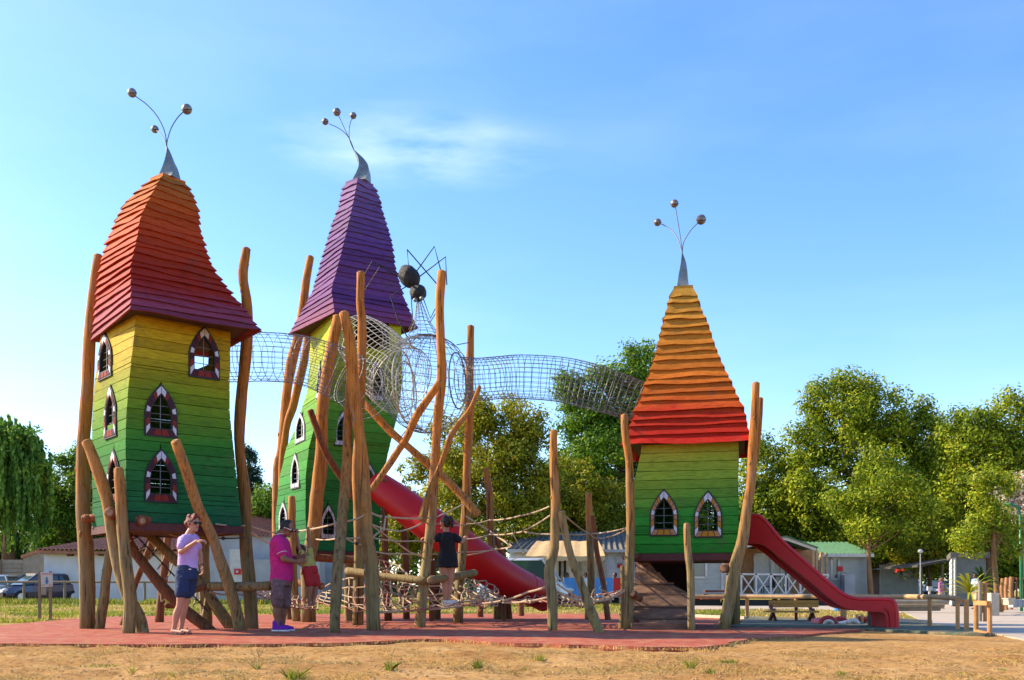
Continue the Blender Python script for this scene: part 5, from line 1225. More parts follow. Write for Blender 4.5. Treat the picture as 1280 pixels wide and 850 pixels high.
car((X(1104,80), 80, 0), R(240), 'c_silver', 'silver car just right of the leaning tree trunk', L=3.6)

# ------------------------------------------------------------------ vegetation
def leafmat(name, c0, c1, c2, c3=None):
    m, N, L, b = newmat(name, .6, 0, .25); nt = m.node_tree; g = N.new('ShaderNodeNewGeometry')
    st = [(0, c0), (.45, c1), (.85, c2)] + ([(1, c3)] if c3 else [])
    r = ramp(nt, g.outputs['Random Per Island'], st)
    n = nnode(nt, g.outputs['Position'], .55, 3); n.inputs['Roughness'].default_value = .5
    c = mix(nt, r.outputs[0], ramp(nt, n.outputs[0], [(.35, (.62,.72,.7)), (.65, (1.3,1.18,.95))]).outputs[0], 1., 'MULTIPLY')
    L.new(c, b.inputs['Base Color'])
    tr_ = N.new('ShaderNodeBsdfTranslucent'); L.new(c, tr_.inputs[0]); mx = N.new('ShaderNodeMixShader'); mx.inputs[0].default_value = .38
    L.new(b.outputs[0], mx.inputs[1]); L.new(tr_.outputs[0], mx.inputs[2]); L.new(mx.outputs[0], N['Material Output'].inputs[0]); return m
M['l_right'] = leafmat('leaves_olive_green', (.07,.10,.008), (.20,.29,.012), (.36,.44,.018), (.40,.34,.03))
M['l_yel'] = leafmat('leaves_yellow_olive', (.09,.11,.008), (.26,.28,.015), (.42,.42,.02), (.38,.22,.02))
M['l_green'] = leafmat('leaves_fresh_green', (.05,.12,.012), (.11,.23,.016), (.2,.34,.025), (.28,.36,.03))
M['l_dark'] = leafmat('leaves_dark_green', (.008,.03,.010), (.02,.065,.015), (.05,.12,.02))
M['l_hedge'] = leafmat('leaves_mid_green', (.04,.11,.014), (.10,.21,.018), (.2,.33,.025))
M['l_cyp'] = leafmat('needles_blue_green', (.006,.024,.016), (.014,.05,.028), (.03,.085,.04))
M['l_blossom'] = leafmat('pale_blossom_leaves', (.22,.09,.05), (.6,.5,.42), (.75,.74,.74))
M['bark'] = plain('brown_bark', (.15, .075, .035), (.08, .04, .02), 4, .9, bm=.8, stretch=(1, 1, .3))
M['barkg'] = plain('tan_bark', (.28, .15, .06), (.15, .08, .035), 4, .9, bm=.8, stretch=(1, 1, .3))
def leaves(name, centers, radii, per, size, m, parent, flat=1.0, up=.25, stretchz=1., kind=None, shell=.0, hang=False):
    centers = np.asarray(centers, dtype=float); radii = np.asarray(radii, dtype=float)
    per = np.maximum(1, (per*np.ones(len(centers))).astype(int)) if not hasattr(per, '__len__') else np.asarray(per)
    idx = np.repeat(np.arange(len(centers)), per); n = len(idx)
    d = rng.normal(size=(n, 3)); d /= np.linalg.norm(d, axis=1)[:, None]; rr = rng.random(n)**(.42) * (1+.15*rng.normal(size=n))
    off = d*rr[:, None]*radii[idx][:, None]; off[:, 2] *= flat
    c = centers[idx] + off
    nrm = d*1.0 + rng.normal(size=(n, 3))*.45; nrm[:, 2] += up; nrm /= np.linalg.norm(nrm, axis=1)[:, None]
    if hang: nrm[:, 2] *= .15; nrm /= np.linalg.norm(nrm, axis=1)[:, None]
    t = np.cross(nrm, rng.normal(size=(n, 3))*(.25 if hang else 1) + (np.array([[nrm_x, nrm_y, 0] for nrm_x, nrm_y in np.stack([-nrm[:, 1], nrm[:, 0]], 1)]) if hang else 0)); t /= np.linalg.norm(t, axis=1)[:, None]; bt = np.cross(nrm, t)
    s = size*(.6+.8*rng.random(n))[:, None]
    bt = bt*.62; bt[:, 2] *= stretchz; 
    v = np.stack([c - t*s, c + bt*s*.8, c + t*s, c - bt*s*.8], 1).reshape(-1, 3)
    o = origin_of(parent); v = v - np.array([o.x, o.y, o.z])
    me = bpy.data.meshes.new(name); me.vertices.add(n*4); me.vertices.foreach_set('co', v.ravel().astype(np.float32))
    me.loops.add(n*4); me.loops.foreach_set('vertex_index', np.arange(n*4, dtype=np.int32)); me.polygons.add(n); me.polygons.foreach_set('loop_start', np.arange(0, n*4, 4, dtype=np.int32))
    me.update(calc_edges=True); me.materials.append(M[m]); ob = bpy.data.objects.new(name, me); COL.objects.link(ob); ob.parent = parent
    if kind: ob['kind'] = kind
    return ob
def tree(label, Y, trunk, blobs, m, bark='bark', cl=.55, ncl=60, per=130, size=.13, tw=7, name='broadleaf_tree', cat='tree', group=None, nlimb=9, dens=1., up=.25):
    """trunk: px polyline from foot up; blobs: (cx, cy, rx, ry) px ellipses of crown; clump centres fill them, denser at the shell"""
    T = [P(x, y, Y) for x, y in trunk]; T[0].z = -.1
    root = thing(name, (T[0].x, Y, 0), label, cat, group)
    k = len(T); c = catmull(T, 12); MB().tube(c, [S(tw, Y)/2*(1-.62*i/12)*(1.25 if i == 0 else 1) for i in range(13)], 10, rough=.2).build('trunk', M[bark], root, smooth=True)
    cs = []; rs = []; area = sum(b[2]*b[3] for b in blobs)
    for cx, cy, rx, ry in blobs:
        nb = max(5, int(ncl*b_area(rx, ry)/area)); q0 = P(cx, cy, Y); RX, RZ = S(rx, Y), S(ry, Y); RY = RX*.85
        for _ in range(nb):
            d = rng.normal(size=3); d /= np.linalg.norm(d); r = .4 + .68*rng.random()**.7
            cs.append([q0.x + d[0]*RX*r, q0.y + d[1]*RY*r, q0.z + d[2]*RZ*r]); rs.append(cl*(.55+.75*rng.random()))
    cs = np.array(cs); keep = cs[:, 2] > .4; cs = cs[keep]; rs = np.array(rs)[keep]
    for i in rng.choice(len(cs), min(int(nlimb*1.6), len(cs)), replace=False):
        j = rng.integers(5, 11); s_ = c[j]; e = Vector(cs[i]); md = s_.lerp(e, .5) + Vector((0, 0, -.1*(e-s_).length))
        r0 = S(tw, Y)/2*.34; lb = catmull([s_, md, e], 6)
        MB().tube(lb, [r0*(1-.8*q/6) for q in range(7)], 6).build('limb', M[bark], root, smooth=True)
    leaves('crown', cs, rs, (per*1.75*dens*(rs/cl)**2).astype(int)+4, size*.72, m, root, .85, up)
    return root
def b_area(a, b): return a*b
# right side
tree('large olive-green tree with broad crown behind the grey green-roofed mobile home', 50, [(1080,748),(1076,690),(1080,600),(1085,520)],
     [(1070,560,62,85),(1035,530,38,48),(1105,520,48,48),(1135,590,42,70),(1085,640,70,55),(1015,600,30,50),(1150,545,28,45),(1060,500,45,28),(1120,655,45,40)], 'l_right', 'barkg', .72, 330, 125, .125, 9, nlimb=22)
tree('olive-green tree with airy crown at the far right edge', 47, [(1237,765),(1236,700),(1228,620),(1225,560)],
     [(1225,570,45,70),(1265,530,40,42),(1200,540,32,42),(1262,600,38,65),(1215,640,50,45),(1195,600,30,45),(1262,665,38,35),(1310,570,45,75)], 'l_right', 'bark', .72, 260, 120, .125, 8, nlimb=18)
tree('darker low tree just right of the orange-roofed tower', 52, [(968,750),(970,690),(972,620)], [(968,625,38,62),(950,590,20,36),(1000,660,42,42),(990,600,22,44),(1010,640,35,50),(945,650,24,40)], 'l_right', 'bark', .7, 200, 120, .13, 6, nlimb=10)
tree('yellow-green bushy tree between the two right crowns behind the parked cars', 56, [(1165,750),(1160,700),(1165,640)], [(1160,640,45,48),(1185,610,30,45),(1140,680,40,22),(1178,560,16,36)], 'l_yel', 'bark', .65, 150, 110, .13, 6, nlimb=8)
tree('leaning tan trunk with thin crown beside the grey mobile home\'s right end', 43.6, [(1090,750),(1086,700),(1087,660),(1092,620)], [(1098,610,44,44),(1065,625,34,22),(1130,640,36,26),(1100,655,50,16)], 'l_right', 'barkg', .6, 90, 110, .1, 7, nlimb=8)
tree('slim tree with reddish trunk beside the white planter', 28, [(1250,766),(1244,715),(1241,660),(1240,610)], [(1238,650,24,26),(1214,672,26,22),(1262,668,22,22),(1240,610,26,22)], 'l_right', 'barkg', .33, 60, 90, .065, 8, nlimb=6)
tree('dark tree with black trunk behind the white car on the right', 62, [(1132,750),(1130,720),(1134,690)], [(1130,690,35,26),(1165,690,40,22),(1100,690,20,26),(1215,690,50,26),(1270,700,35,30)], 'l_dark', 'bark', .8, 150, 120, .15, 14, nlimb=6)
tree('flowering shrub-tree with pale blossom at the far right edge', 36, [(1282,752),(1280,690),(1276,640)], [(1268,616,20,22),(1290,626,24,30),(1262,640,12,12)], 'l_blossom', 'bark', .28, 130, 70, .065, 3, nlimb=8)
tree('shaded low tree filling the space behind the kiosk and the yucca plants', 57, [(1208,750),(1207,710),(1210,680)], [(1205,670,50,40),(1240,690,45,35),(1170,690,45,30),(1280,690,40,45),(1225,640,40,30)], 'l_right', 'bark', .8, 190, 120, .13, 7, nlimb=6)
tree('shaded low tree filling the space behind the leaning tan trunk', 60, [(1112,750),(1110,715),(1112,690)], [(1100,680,45,34),(1060,665,40,30),(1140,680,40,34),(1015,675,40,26)], 'l_right', 'bark', .8, 160, 120, .13, 7, nlimb=6)
# centre
tree('yellow-olive tree behind the long wire tunnel\'s left half', 50, [(632,750),(630,680),(632,600),(634,540)], [(630,560,45,55),(610,600,45,55),(650,530,28,30),(660,600,40,60),(575,620,35,55),(600,530,28,28),(640,655,60,34)], 'l_yel', 'barkg', .68, 250, 120, .12, 6, nlimb=16)
tree('yellow-green tree behind the red tube slide', 55, [(540,750),(545,690),(548,640)], [(540,620,45,60),(515,650,30,50),(570,560,28,40),(560,660,45,40),(500,680,25,30)], 'l_yel', 'bark', .65, 170, 120, .13, 5, nlimb=8)
tree('fresh green tall tree left of the orange roof', 58, [(770,750),(772,680),(776,590),(785,500)], [(790,470,34,40),(760,500,30,42),(725,520,26,44),(770,560,58,60),(735,600,45,60),(800,540,30,60),(712,490,15,26)], 'l_green', 'bark', .75, 300, 120, .135, 7, nlimb=16)
tree('olive-green tree above the beige awning', 53, [(690,750),(692,700),(694,640)], [(700,620,42,50),(735,640,45,46),(675,645,38,42),(765,650,38,44),(715,665,65,24)], 'l_yel', 'bark', .66, 210, 120, .12, 5, nlimb=8)
tree('green tree hidden behind the orange-roofed tower', 60, [(860,750),(860,690),(862,620)], [(860,620,48,60),(900,640,45,50),(825,640,35,55)], 'l_green', 'bark', .8, 150, 110, .14, 7, nlimb=4)
# palm tops beyond the awning
def palm(label, px, pt, Y, r, m='l_yel', nf=22, fat=.05, name='palm', tr_=True, cat='palm'):
    root = thing(name, (X(px,Y), Y, 0), label, cat); top = P(px, pt, Y)
    if tr_: MB().tube([Vector((X(px,Y),Y,-.05)), top.lerp(Vector((X(px,Y),Y,0)), .4), top], [.14,.12,.12], 9, rough=.3).build('trunk', M['bark'], root, smooth=True)
    for k in range(nf):
        a = 2.4*k; el = .15+1.2*((k % 7)/7); d = Vector((math.cos(a)*math.cos(el), math.sin(a)*math.cos(el), math.sin(el)))
        pts = []; vs = []; s_ = d.cross(Vector((0,0,1))).normalized()
        for i in range(7):
            t = i/6; q = top + d*r*t + Vector((0,0,-r*.45*t*t)); w_ = fat*(1-t)**.6*(1 if i else .5); vs += [q - s_*w_ + Vector((0,0,.2*w_)), q+Vector((0,0,-.1*w_)), q + s_*w_ + Vector((0,0,.2*w_))]
        fs = []
        for i in range(6): fs += [(3*i,3*i+1,3*i+4,3*i+3),(3*i+1,3*i+2,3*i+5,3*i+4)]
        MB().add(vs, fs).build('frond', M[m], root)
palm('spiky yucca with yellow-green blades at the left, before the kiosk', 1212, 741, 25, 1.05, 'l_yel', 48, .035, 'yucca', False, 'yucca')
palm('taller dark spiky yucca right of the yellow-green one', 1228, 726, 27, .85, 'l_dark', 44, .035, 'yucca', True, 'yucca')
palm('small palm showing between rope lines above the awning\'s right end', 770, 660, 60, 1.2, 'l_green', 26, .10)
# left
def willow(label, Y, px, top, bot, wpx, m):
    root = thing('willow_tree', (X(px,Y), Y, 0), label, 'tree')
    MB().tube([Vector((X(px,Y),Y,-.1)), P(px+3, 700, Y), P(px, 600, Y)], [.45,.36,.2], 10, rough=.2).build('trunk', M['bark'], root, smooth=True)
    cs = []; n = 190
    for k in range(n):
        a = rng.random()*2*math.pi; r = math.sqrt(rng.random()); x = X(px,Y)+math.cos(a)*r*S(wpx,Y); y = Y+math.sin(a)*r*S(wpx,Y)*.8
        zt = P(0, top, Y).z - (r**2)*S(55,Y)*(.8+.4*rng.random()) - rng.random()*.6; zb_ = P(0, bot, Y).z + rng.random()*3.5; L_n = max(1.5, (zt-zb_)*(.5+.5*rng.random()))
        dx, dy = rng.normal()*.15, rng.normal()*.15
        for j in range(int(L_n/.28)): t = j*.28; cs.append([x+dx*t*.3+.10*math.sin(t+k), y+dy*t*.3, zt-t])
    cs = np.array(cs); leaves('crown', cs, np.full(len(cs), .13), 9, .15, m, root, 1.4, 0., 1.0, hang=True)
    cs2 = [[X(px,Y)+rng.normal()*S(wpx*.45,Y), Y+rng.normal()*S(wpx*.4,Y), P(0, top+22, Y).z - abs(rng.normal())*1.2] for _ in range(70)]; leaves('upper_crown', cs2, np.full(70, .6), 90, .11, m, root)
M['l_wil'] = leafmat('willow_leaves', (.06,.16,.02), (.13,.27,.03), (.26,.42,.06))
willow('large weeping willow hanging at the left edge', 62, 8, 520, 712, 52, 'l_wil')
tree('dense green tree between the willow and the leftmost log post', 66, [(85,752),(84,700),(86,640)], [(85,600,30,52),(105,640,40,55),(70,660,35,45),(115,590,25,35),(135,660,45,55),(100,690,45,40)], 'l_hedge', 'bark', .75, 230, 130, .14, 7, nlimb=6)
tree('dark tree filling the gap under the willow', 72, [(40,752),(40,710),(42,660)], [(45,690,50,45),(10,680,45,50),(75,690,45,40),(-30,690,45,50)], 'l_dark', 'bark', .85, 180, 130, .16, 8, nlimb=4)
tree('dark blue-green conifer right of the wavy log post', 58, [(312,750),(312,650),(311,575)], [(310,572,6,16),(311,592,12,20),(313,612,18,22),(315,640,24,26),(316,665,24,22)], 'l_cyp', 'bark', .4, 130, 100, .09, 5, name='conifer_tree', nlimb=6)
tree('bright green tree at the left side of the purple-roofed tower', 54, [(335,750),(334,700),(335,640)], [(335,628,18,28),(328,652,24,28),(350,645,22,36)], 'l_hedge', 'bark', .5, 100, 110, .10, 5, nlimb=6)
tree('broad dark tree behind the red-roofed tower', 70, [(215,752),(215,700),(218,640)], [(210,650,60,45),(260,655,50,40),(170,650,45,45)], 'l_hedge', 'bark', .85, 160, 110, .16, 8, nlimb=4)
tree('green tree behind the purple-roofed tower', 70, [(425,752),(425,700),(428,640)], [(420,655,45,45),(470,660,40,40),(380,665,30,35)], 'l_green', 'bark', .85, 130, 110, .16, 8, nlimb=4)
# far tree mass beyond, closing the horizon
fw = []
for _ in range(900):
    x_ = rng.uniform(-900, 2200); Y = rng.uniform(88, 104); top_ = 675 - 18*noise.noise(Vector((x_*.01, 3, 1))) ; q = P(x_, rng.uniform(top_, 748), Y); fw.append([q.x, q.y, q.z])
rt2 = MB().tube([Vector((0,100,0)), Vector((0,100,.5))], .1, 5)
o = leaves('far_wood', np.array(fw), np.full(len(fw), 1.7), 46, .42, 'l_dark', None, kind='stuff'); o['label'] = 'dark far wood closing the view behind buildings and trees'; o['category'] = 'wood'

# ------------------------------------------------------------------ grass and weeds
M['blade'] = leafmat('grass_blade', (.10,.15,.02), (.20,.27,.03), (.40,.38,.08)); M['dry'] = leafmat('dry_grass_blade', (.28,.19,.07), (.45,.31,.12), (.6,.45,.2)); M['weed'] = leafmat('green_weed', (.09,.13,.015), (.18,.24,.02), (.34,.36,.06))
def blades(name, pts, hs, m, w=.006, lean=.35, parent=None, kind='stuff', label=None, cat=None):
    pts = np.asarray(pts, dtype=float); n = len(pts); a = rng.random(n)*2*math.pi; hs = np.asarray(hs)*(.6+.8*rng.random(n))
    dx = np.stack([np.cos(a), np.sin(a), np.zeros(n)], 1)*(w*(.7+.6*rng.random(n)))[:, None]; b = rng.random(n)*2*math.pi; ln = (lean*rng.random(n)*hs)[:, None]*np.stack([np.cos(b), np.sin(b), np.zeros(n)], 1)
    tip = pts + ln; tip[:, 2] += hs; mid = pts + ln*.35; mid[:, 2] += hs*.55
    v = np.stack([pts-dx, pts+dx, mid+dx*.7, tip, mid-dx*.7], 1).reshape(-1, 3)
    o = origin_of(parent) if parent else Vector(); v = v - np.array(o)
    me = bpy.data.meshes.new(name); me.vertices.add(n*5); me.vertices.foreach_set('co', v.ravel().astype(np.float32)); me.loops.add(n*5); me.loops.foreach_set('vertex_index', np.arange(n*5, dtype=np.int32)); me.polygons.add(n); me.polygons.foreach_set('loop_start', np.arange(0, n*5, 5, dtype=np.int32))
    me.update(calc_edges=True); me.materials.append(M[m]); ob = bpy.data.objects.new(name, me); COL.objects.link(ob)
    if parent: ob.parent = parent
    if kind: ob['kind'] = kind
    return tag(ob, label, cat)
def scatter(n, px0, px1, y0, y1, dens=None):
    out = []
    while len(out) < n:
        Y = 1/rng.uniform(1/y1, 1/y0); x = X(rng.uniform(px0, px1), Y)
        if inpoly(x, Y, mat_xy) or inpoly(x, Y, green_xy) or inpoly(x, Y, rd): continue
        if dens and noise.noise(Vector((x*dens, Y*dens, 4))) < .05: continue
        out.append([x, Y, -.005])
    return out
g1 = scatter(26000, -200, 930, 19, 47, .25); blades('short_grass', g1, np.full(len(g1), .07), 'blade', .016, .8, label='short patchy grass behind the red rubber surface', cat='grass')
g2 = scatter(14000, -200, 1130, 19, 46); blades('dry_grass', g2, np.full(len(g2), .05), 'dry', .016, 1., label='dry straw-coloured grass behind the play area', cat='grass')
g3 = [P(rng.uniform(-80, 560), 751, rng.uniform(43.6, 45.6)) for _ in range(6500)]; g3 = [[q.x, q.y, 0] for q in g3 if noise.noise(Vector((q.x*.8, 0, 2))) > -.25]
blades('tall_grass', g3, np.full(len(g3), .24), 'blade', .02, .7, label='taller green grass along the left rail fence', cat='grass')
g4 = [q for q in scatter(16000, -40, 1320, 6.6, 10.6, 1.1)]; blades('straw', g4, np.full(len(g4), .02), 'dry', .003, 3., label='dry straw scattered on the sand in front', cat='straw')
g5 = []
for q in red_o[::1]:
    if q.y < 13: 
        for _ in range(14): g5.append([q.x+rng.normal()*.05, q.y-.05+rng.normal()*.05, .0])
blades('edge_grass', g5, np.full(len(g5), .035), 'dry', .004, 1.5, label='dry grass fringe along the front edge of the red rubber surface', cat='grass')
# pebbles and clods on the sand
pb = MB()
for _ in range(2600):
    Y = 1/rng.uniform(1/10.8, 1/6.5); px_ = rng.uniform(-30, 1310); x = X(px_, Y)
    if inpoly(x, Y, mat_xy) or inpoly(x, Y, green_xy): continue
    r = .003 + .009*rng.random()**4; pb.ell((x, Y, .006), (r*1.3, r, r*.7), 6, 4, bump=.5, seed=random.random()*50)
M['pebble'] = plain('sandy_pebble', (.52,.33,.15), (.38,.23,.09), 6, .9); tag(pb.build('pebbles', M['pebble']), 'small pebbles and clods scattered over the sand', 'pebbles', kind='stuff')
for i, (px_, py_, w_, h_, n_, lab) in enumerate(((112,823,8,4,26,'small flat weed below the crossing logs at the left'), (128,833,28,5,110,'wide flat green weed patch at the lower left'),
        (165,842,4,22,14,'thin dry stalks right of the lower left weed patch'), (215,846,5,12,18,'small weed below the woman'), (323,840,4,24,14,'thin upright stalks left of the green tuft'),
        (368,850,18,26,120,'bright green grass tuft at the bottom left of centre'), (487,838,9,24,60,'weed tuft with thin stalks at the bottom, below the thick post'), (597,836,8,22,54,'weed tuft below the tall solitary-post\'s left neighbour'),
        (658,838,8,8,24,'low weed right of the centre tuft'), (675,826,9,14,44,'green weed in front of the red surface\'s edge'), (862,836,9,22,44,'thin weed in the dark shadow at lower right'), (908,829,22,9,90,'flat green weed patch at the tip of the long shadow'),
        (888,842,7,14,30,'small upright weed below the flat weed patch'), (1052,844,10,12,38,'leftmost small weed at the bottom right'), (1157,843,10,7,34,'middle small weed at the bottom right'), (1205,842,9,5,26,'flat dark weed at the lower right'), (1252,838,10,5,24,'rightmost tiny weed at the bottom right corner'))):
    Y = F*CH/(py_-HY); rt3 = thing('weed', (X(px_,Y), Y, 0), lab, 'weed', 'weeds on the sand')
    pts = [[X(px_,Y)+rng.normal()*S(w_*.38,Y), Y+rng.normal()*S(w_*.38,Y)*1.2, .0] for _ in range(n_)]
    blades('leaf_blade', pts, np.full(len(pts), S(h_*.5,Y)), 'weed', .003, 1.6, parent=rt3, kind='stuff')
    if h_ > 18:
        for _ in range(4): q = Vector(pts[rng.integers(len(pts))]); MB().tube([q, q+Vector((rng.normal()*.01, 0, S(h_,Y)*.7)), q+Vector((rng.normal()*.03, 0, S(h_,Y)*1.2))], .0022, 4).build('stalk', M['dry'], rt3)
# ------------------------------------------------------------------ people
def skinmat(nm, c): 
    m = plain(nm, c, tuple(x*.86 for x in c), 6, .55, bm=.05); m.node_tree.nodes['Principled BSDF'].inputs['Subsurface Weight'].default_value = .08; return m
M['skin1'] = skinmat('fair_skin', (.46,.22,.14)); M['skin2'] = skinmat('tanned_skin', (.25,.105,.055)); M['skin3'] = skinmat('light_brown_skin', (.32,.14,.08))
def cloth(nm, c, k=.78): return plain(nm, c, tuple(x*k for x in c), 5, .85, bm=.35, dist=.015)
M['lav'] = cloth('lavender_cotton', (.50,.33,.66)); M['navy'] = cloth('navy_cotton', (.015,.035,.10)); M['pink'] = cloth('magenta_polo', (.56,.014,.19)); M['bshort'] = plain('brown_checked_cotton', (.20,.12,.12), (.09,.05,.055), 22, .9, bm=.3)
M['ctop'] = plain('yellow_patterned_cotton', (.5,.42,.10), (.30,.30,.10), 26, .85); M['cred'] = cloth('red_cotton', (.44,.025,.03)); M['dress'] = cloth('black_cotton', (.010,.010,.014)); M['hair_r'] = plain('dark_red_hair', (.22,.03,.015), (.09,.012,.01), 26, .5, bm=.9); M['hair_b'] = plain('dark_hair', (.035,.018,.012), (.015,.01,.008), 26, .5, bm=.9)
M['purple_s'] = cloth('purple_shoe_canvas', (.20,.02,.36)); M['sole'] = plain('white_sole', (.75,.72,.70), None, 20, .6); M['sandal'] = plain('dark_sandal', (.10,.05,.05), None, 20, .6); M['lips'] = plain('lips', (.40,.10,.08), None, 20, .5); M['eyew'] = plain('eye', (.7,.68,.65), None, 20, .3)
M['hair_g'] = plain('light_brown_hair', (.25,.12,.05), (.12,.06,.03), 26, .6); M['purp_t'] = cloth('mauve_shirt', (.42,.16,.30)); M['blue_t'] = cloth('light_blue_shirt', (.36,.48,.66)); M['tan_s'] = cloth('tan_shorts', (.5,.4,.25))
def remesh(mb, name, m, parent, vox=.008, it=3, wr=0.):
    o = mb.build(name, M[m], parent); fixnormals(o)
    r = o.modifiers.new('r', 'REMESH'); r.mode = 'VOXEL'; r.voxel_size = vox; r.use_smooth_shade = True
    s = o.modifiers.new('s', 'SMOOTH'); s.factor = .5; s.iterations = it
    bpy.context.view_layer.update(); dg = bpy.context.evaluated_depsgraph_get(); me = bpy.data.meshes.new_from_object(o.evaluated_get(dg)); old = o.data
    o.modifiers.clear(); o.data = me; me.name = name; bpy.data.meshes.remove(old)
    if not me.materials: me.materials.append(M[m])
    if wr:
        n = len(me.vertices); co = np.empty(n*3, dtype=np.float32); no = np.empty(n*3, dtype=np.float32); me.vertices.foreach_get('co', co); me.vertices.foreach_get('normal', no)
        co = co.reshape(-1, 3); no = no.reshape(-1, 3); a = np.array([noise.noise(Vector((x*9, y*9, z*5))) + .6*abs(noise.noise(Vector((x*14+5, y*14, z*22)))) for x, y, z in co.tolist()], dtype=np.float32)
        co += no*((a+.45)*wr)[:, None]; me.vertices.foreach_set('co', co.ravel()); me.update()
    me.shade_smooth(); return o
def limb(mb, pts, rad, n=12, sub=4):
    """tapered limb with rounded ends along joints"""
    k = len(pts); c = []; r = []
    for i in range(k-1):
        for j in range(sub): t = j/sub; c.append(Vector(pts[i]).lerp(Vector(pts[i+1]), t)); r.append(rad[i]+(rad[i+1]-rad[i])*(t*t*(3-2*t)))
    c.append(Vector(pts[-1])); r.append(rad[-1]); mb.tube(c, r, n); mb.ell(c[0], r[0]*.99, 12, 8); mb.ell(c[-1], r[-1]*.99, 12, 8)
def axes(f, roll=0):
    f = f.normalized(); s = f.cross(Vector((0,0,1))).normalized(); u = s.cross(f); return f, s, u
def frame_rot(f, s, u): return Matrix((s, f, u)).transposed()
def head(mb, H, f, k=1.):
    f, s, u = axes(f); r = frame_rot(f, s, u)
    mb.ell(H + u*.015*k, (.072*k, .09*k, .098*k), 18, 14, rot=r); mb.ell(H + f*.03*k - u*.055*k, (.052*k, .055*k, .058*k), 14, 10, rot=r)
    limb(mb, [H + f*.082*k + u*.02*k, H + f*.104*k - u*.018*k], [.010*k, .015*k], 8); mb.ell(H + f*.078*k - u*.088*k, .02*k, 8, 6)
    for q in (1, -1): mb.ell(H + s*.073*k*q - f*.005*k - u*.005*k, (.011*k, .02*k, .03*k), 8, 6, rot=r); mb.ell(H + s*.032*k*q + f*.078*k + u*.024*k, (.022*k, .012*k, .01*k), 8, 6, rot=r)
def face(par, H, f, k=1.):
    f, s, u = axes(f)
    for q in (1, -1): MB().ell(H + s*.03*k*q + f*.080*k + u*.006*k, .011*k, 8, 6).build('eye', M['eyew'], par, smooth=True); MB().ell(H + s*.03*k*q + f*.089*k + u*.006*k, .006*k, 8, 6).build('iris', M['black'], par) 
    MB().ell(H + f*.086*k - u*.05*k, (.022*k, .012*k, .007*k), 10, 6, rot=frame_rot(f, s, u)).build('mouth', M['lips'], par, smooth=True)
def shades(par, H, f, m, k=1.):
    f, s, u = axes(f); r = frame_rot(f, s, u); mb = MB()
    for q in (1, -1):
        mb.ell(H + s*.034*k*q + f*.094*k + u*.010*k, (.030*k, .010*k, .022*k), 12, 8, rot=r)
    g = mb.build('sunglasses', M['black'], par, smooth=True)
    a = MB()
    for q in (1, -1): a.tube([H + s*.062*k*q + f*.088*k + u*.014*k, H + s*.078*k*q + f*.04*k + u*.012*k, H + s*.080*k*q - f*.01*k + u*.006*k], .0045*k, 6)
    a.tube([H + s*.062*k + f*.090*k + u*.022*k, H + f*.104*k + u*.018*k, H - s*.062*k + f*.090*k + u*.022*k], .005*k, 6); a.build('frame', M[m], g)
def hand(mb, w, d, pn, k=1., curl=.5):
    """palm, four fingers, thumb. w wrist, d hand direction, pn palm normal"""
    d = d.normalized(); pn = (pn - d*pn.dot(d)).normalized(); s = d.cross(pn); r = Matrix((s, d, pn)).transposed()
    mb.ell(w + d*.045*k, (.040*k, .052*k, .017*k), 12, 10, rot=r)
    for i, (o_, L) in enumerate(((-.029,.062),(-.010,.072),(.010,.068),(.028,.054))):
        L *= k; b = w + d*.082*k + s*o_*k; d1 = (d*math.cos(curl*.6) + pn*math.sin(curl*.6)); d2 = (d*math.cos(curl*1.6) + pn*math.sin(curl*1.6)); d3 = (d*math.cos(curl*2.4) + pn*math.sin(curl*2.4))
        q1 = b + d1*L*.45; q2 = q1 + d2*L*.32; q3 = q2 + d3*L*.23; limb(mb, [b - d*.02*k, q1, q2, q3], [.0098*k, .009*k, .0085*k, .0075*k], 8, 2)
    t0 = w + d*.02*k - s*.028*k; td = (d*.75 - s*.6 + pn*.35).normalized(); limb(mb, [t0, t0+td*.035*k, t0+td*.035*k+(td+pn*.3).normalized()*.028*k], [.0125*k, .011*k, .009*k], 8, 2)
def hair(par, H, f, m, k=1., back=0., extra=()):
    f, s, u = axes(f); r = frame_rot(f, s, u); mb = MB()
    mb.ell(H - f*.018*k + u*.032*k, (.084*k, .092*k, .09*k), 20, 14, rot=r, bump=.16, seed=3)
    mb.ell(H - f*.045*k - u*.01*k, (.074*k, .058*k, .075*k), 16, 12, rot=r, bump=.2, seed=6)
    for o_, rr in extra: mb.ell(H + f*o_[0]*k + s*o_[1]*k + u*o_[2]*k, rr*k, 12, 8, bump=.35, seed=o_[0]*9)
    return remesh(mb, 'hair', m, par, .008*k, 1)
def shoe(par, a, d, L, m, sole='sole', h=.07, nm='shoe'):
    """a: heel point on the ground"""
    d = Vector((d[0], d[1], 0)).normalized(); s = Vector((-d.y, d.x, 0)); mb = MB()
    limb(mb, [a + d*.035 + Vector((0,0,.045)), a + d*L*.55 + Vector((0,0,.042)), a + d*(L-.04) + Vector((0,0,.032))], [.04, .043, .032], 12)
    if h > .06: limb(mb, [a+d*.045+Vector((0,0,.05)), a+d*.045+Vector((0,0,.05+h))], [.042, .044], 12)
    o = remesh(mb, nm, m, par, .007, 2); sb_ = MB(); ol = []
    for t, w_ in ((0,.028),(.15,.038),(.5,.036),(.75,.044),(.93,.034),(1.0,.012)): ol.append((t*L, w_))
    poly = [a + d*t + s*w_ for t, w_ in ol] + [a + d*t - s*w_ for t, w_ in ol[::-1]]
    fixnormals(sb_.prism(poly, (0, 0, .022)).build('sole', M[sole], o)); return o

def V(px, py, Y): return P(px, py, Y)
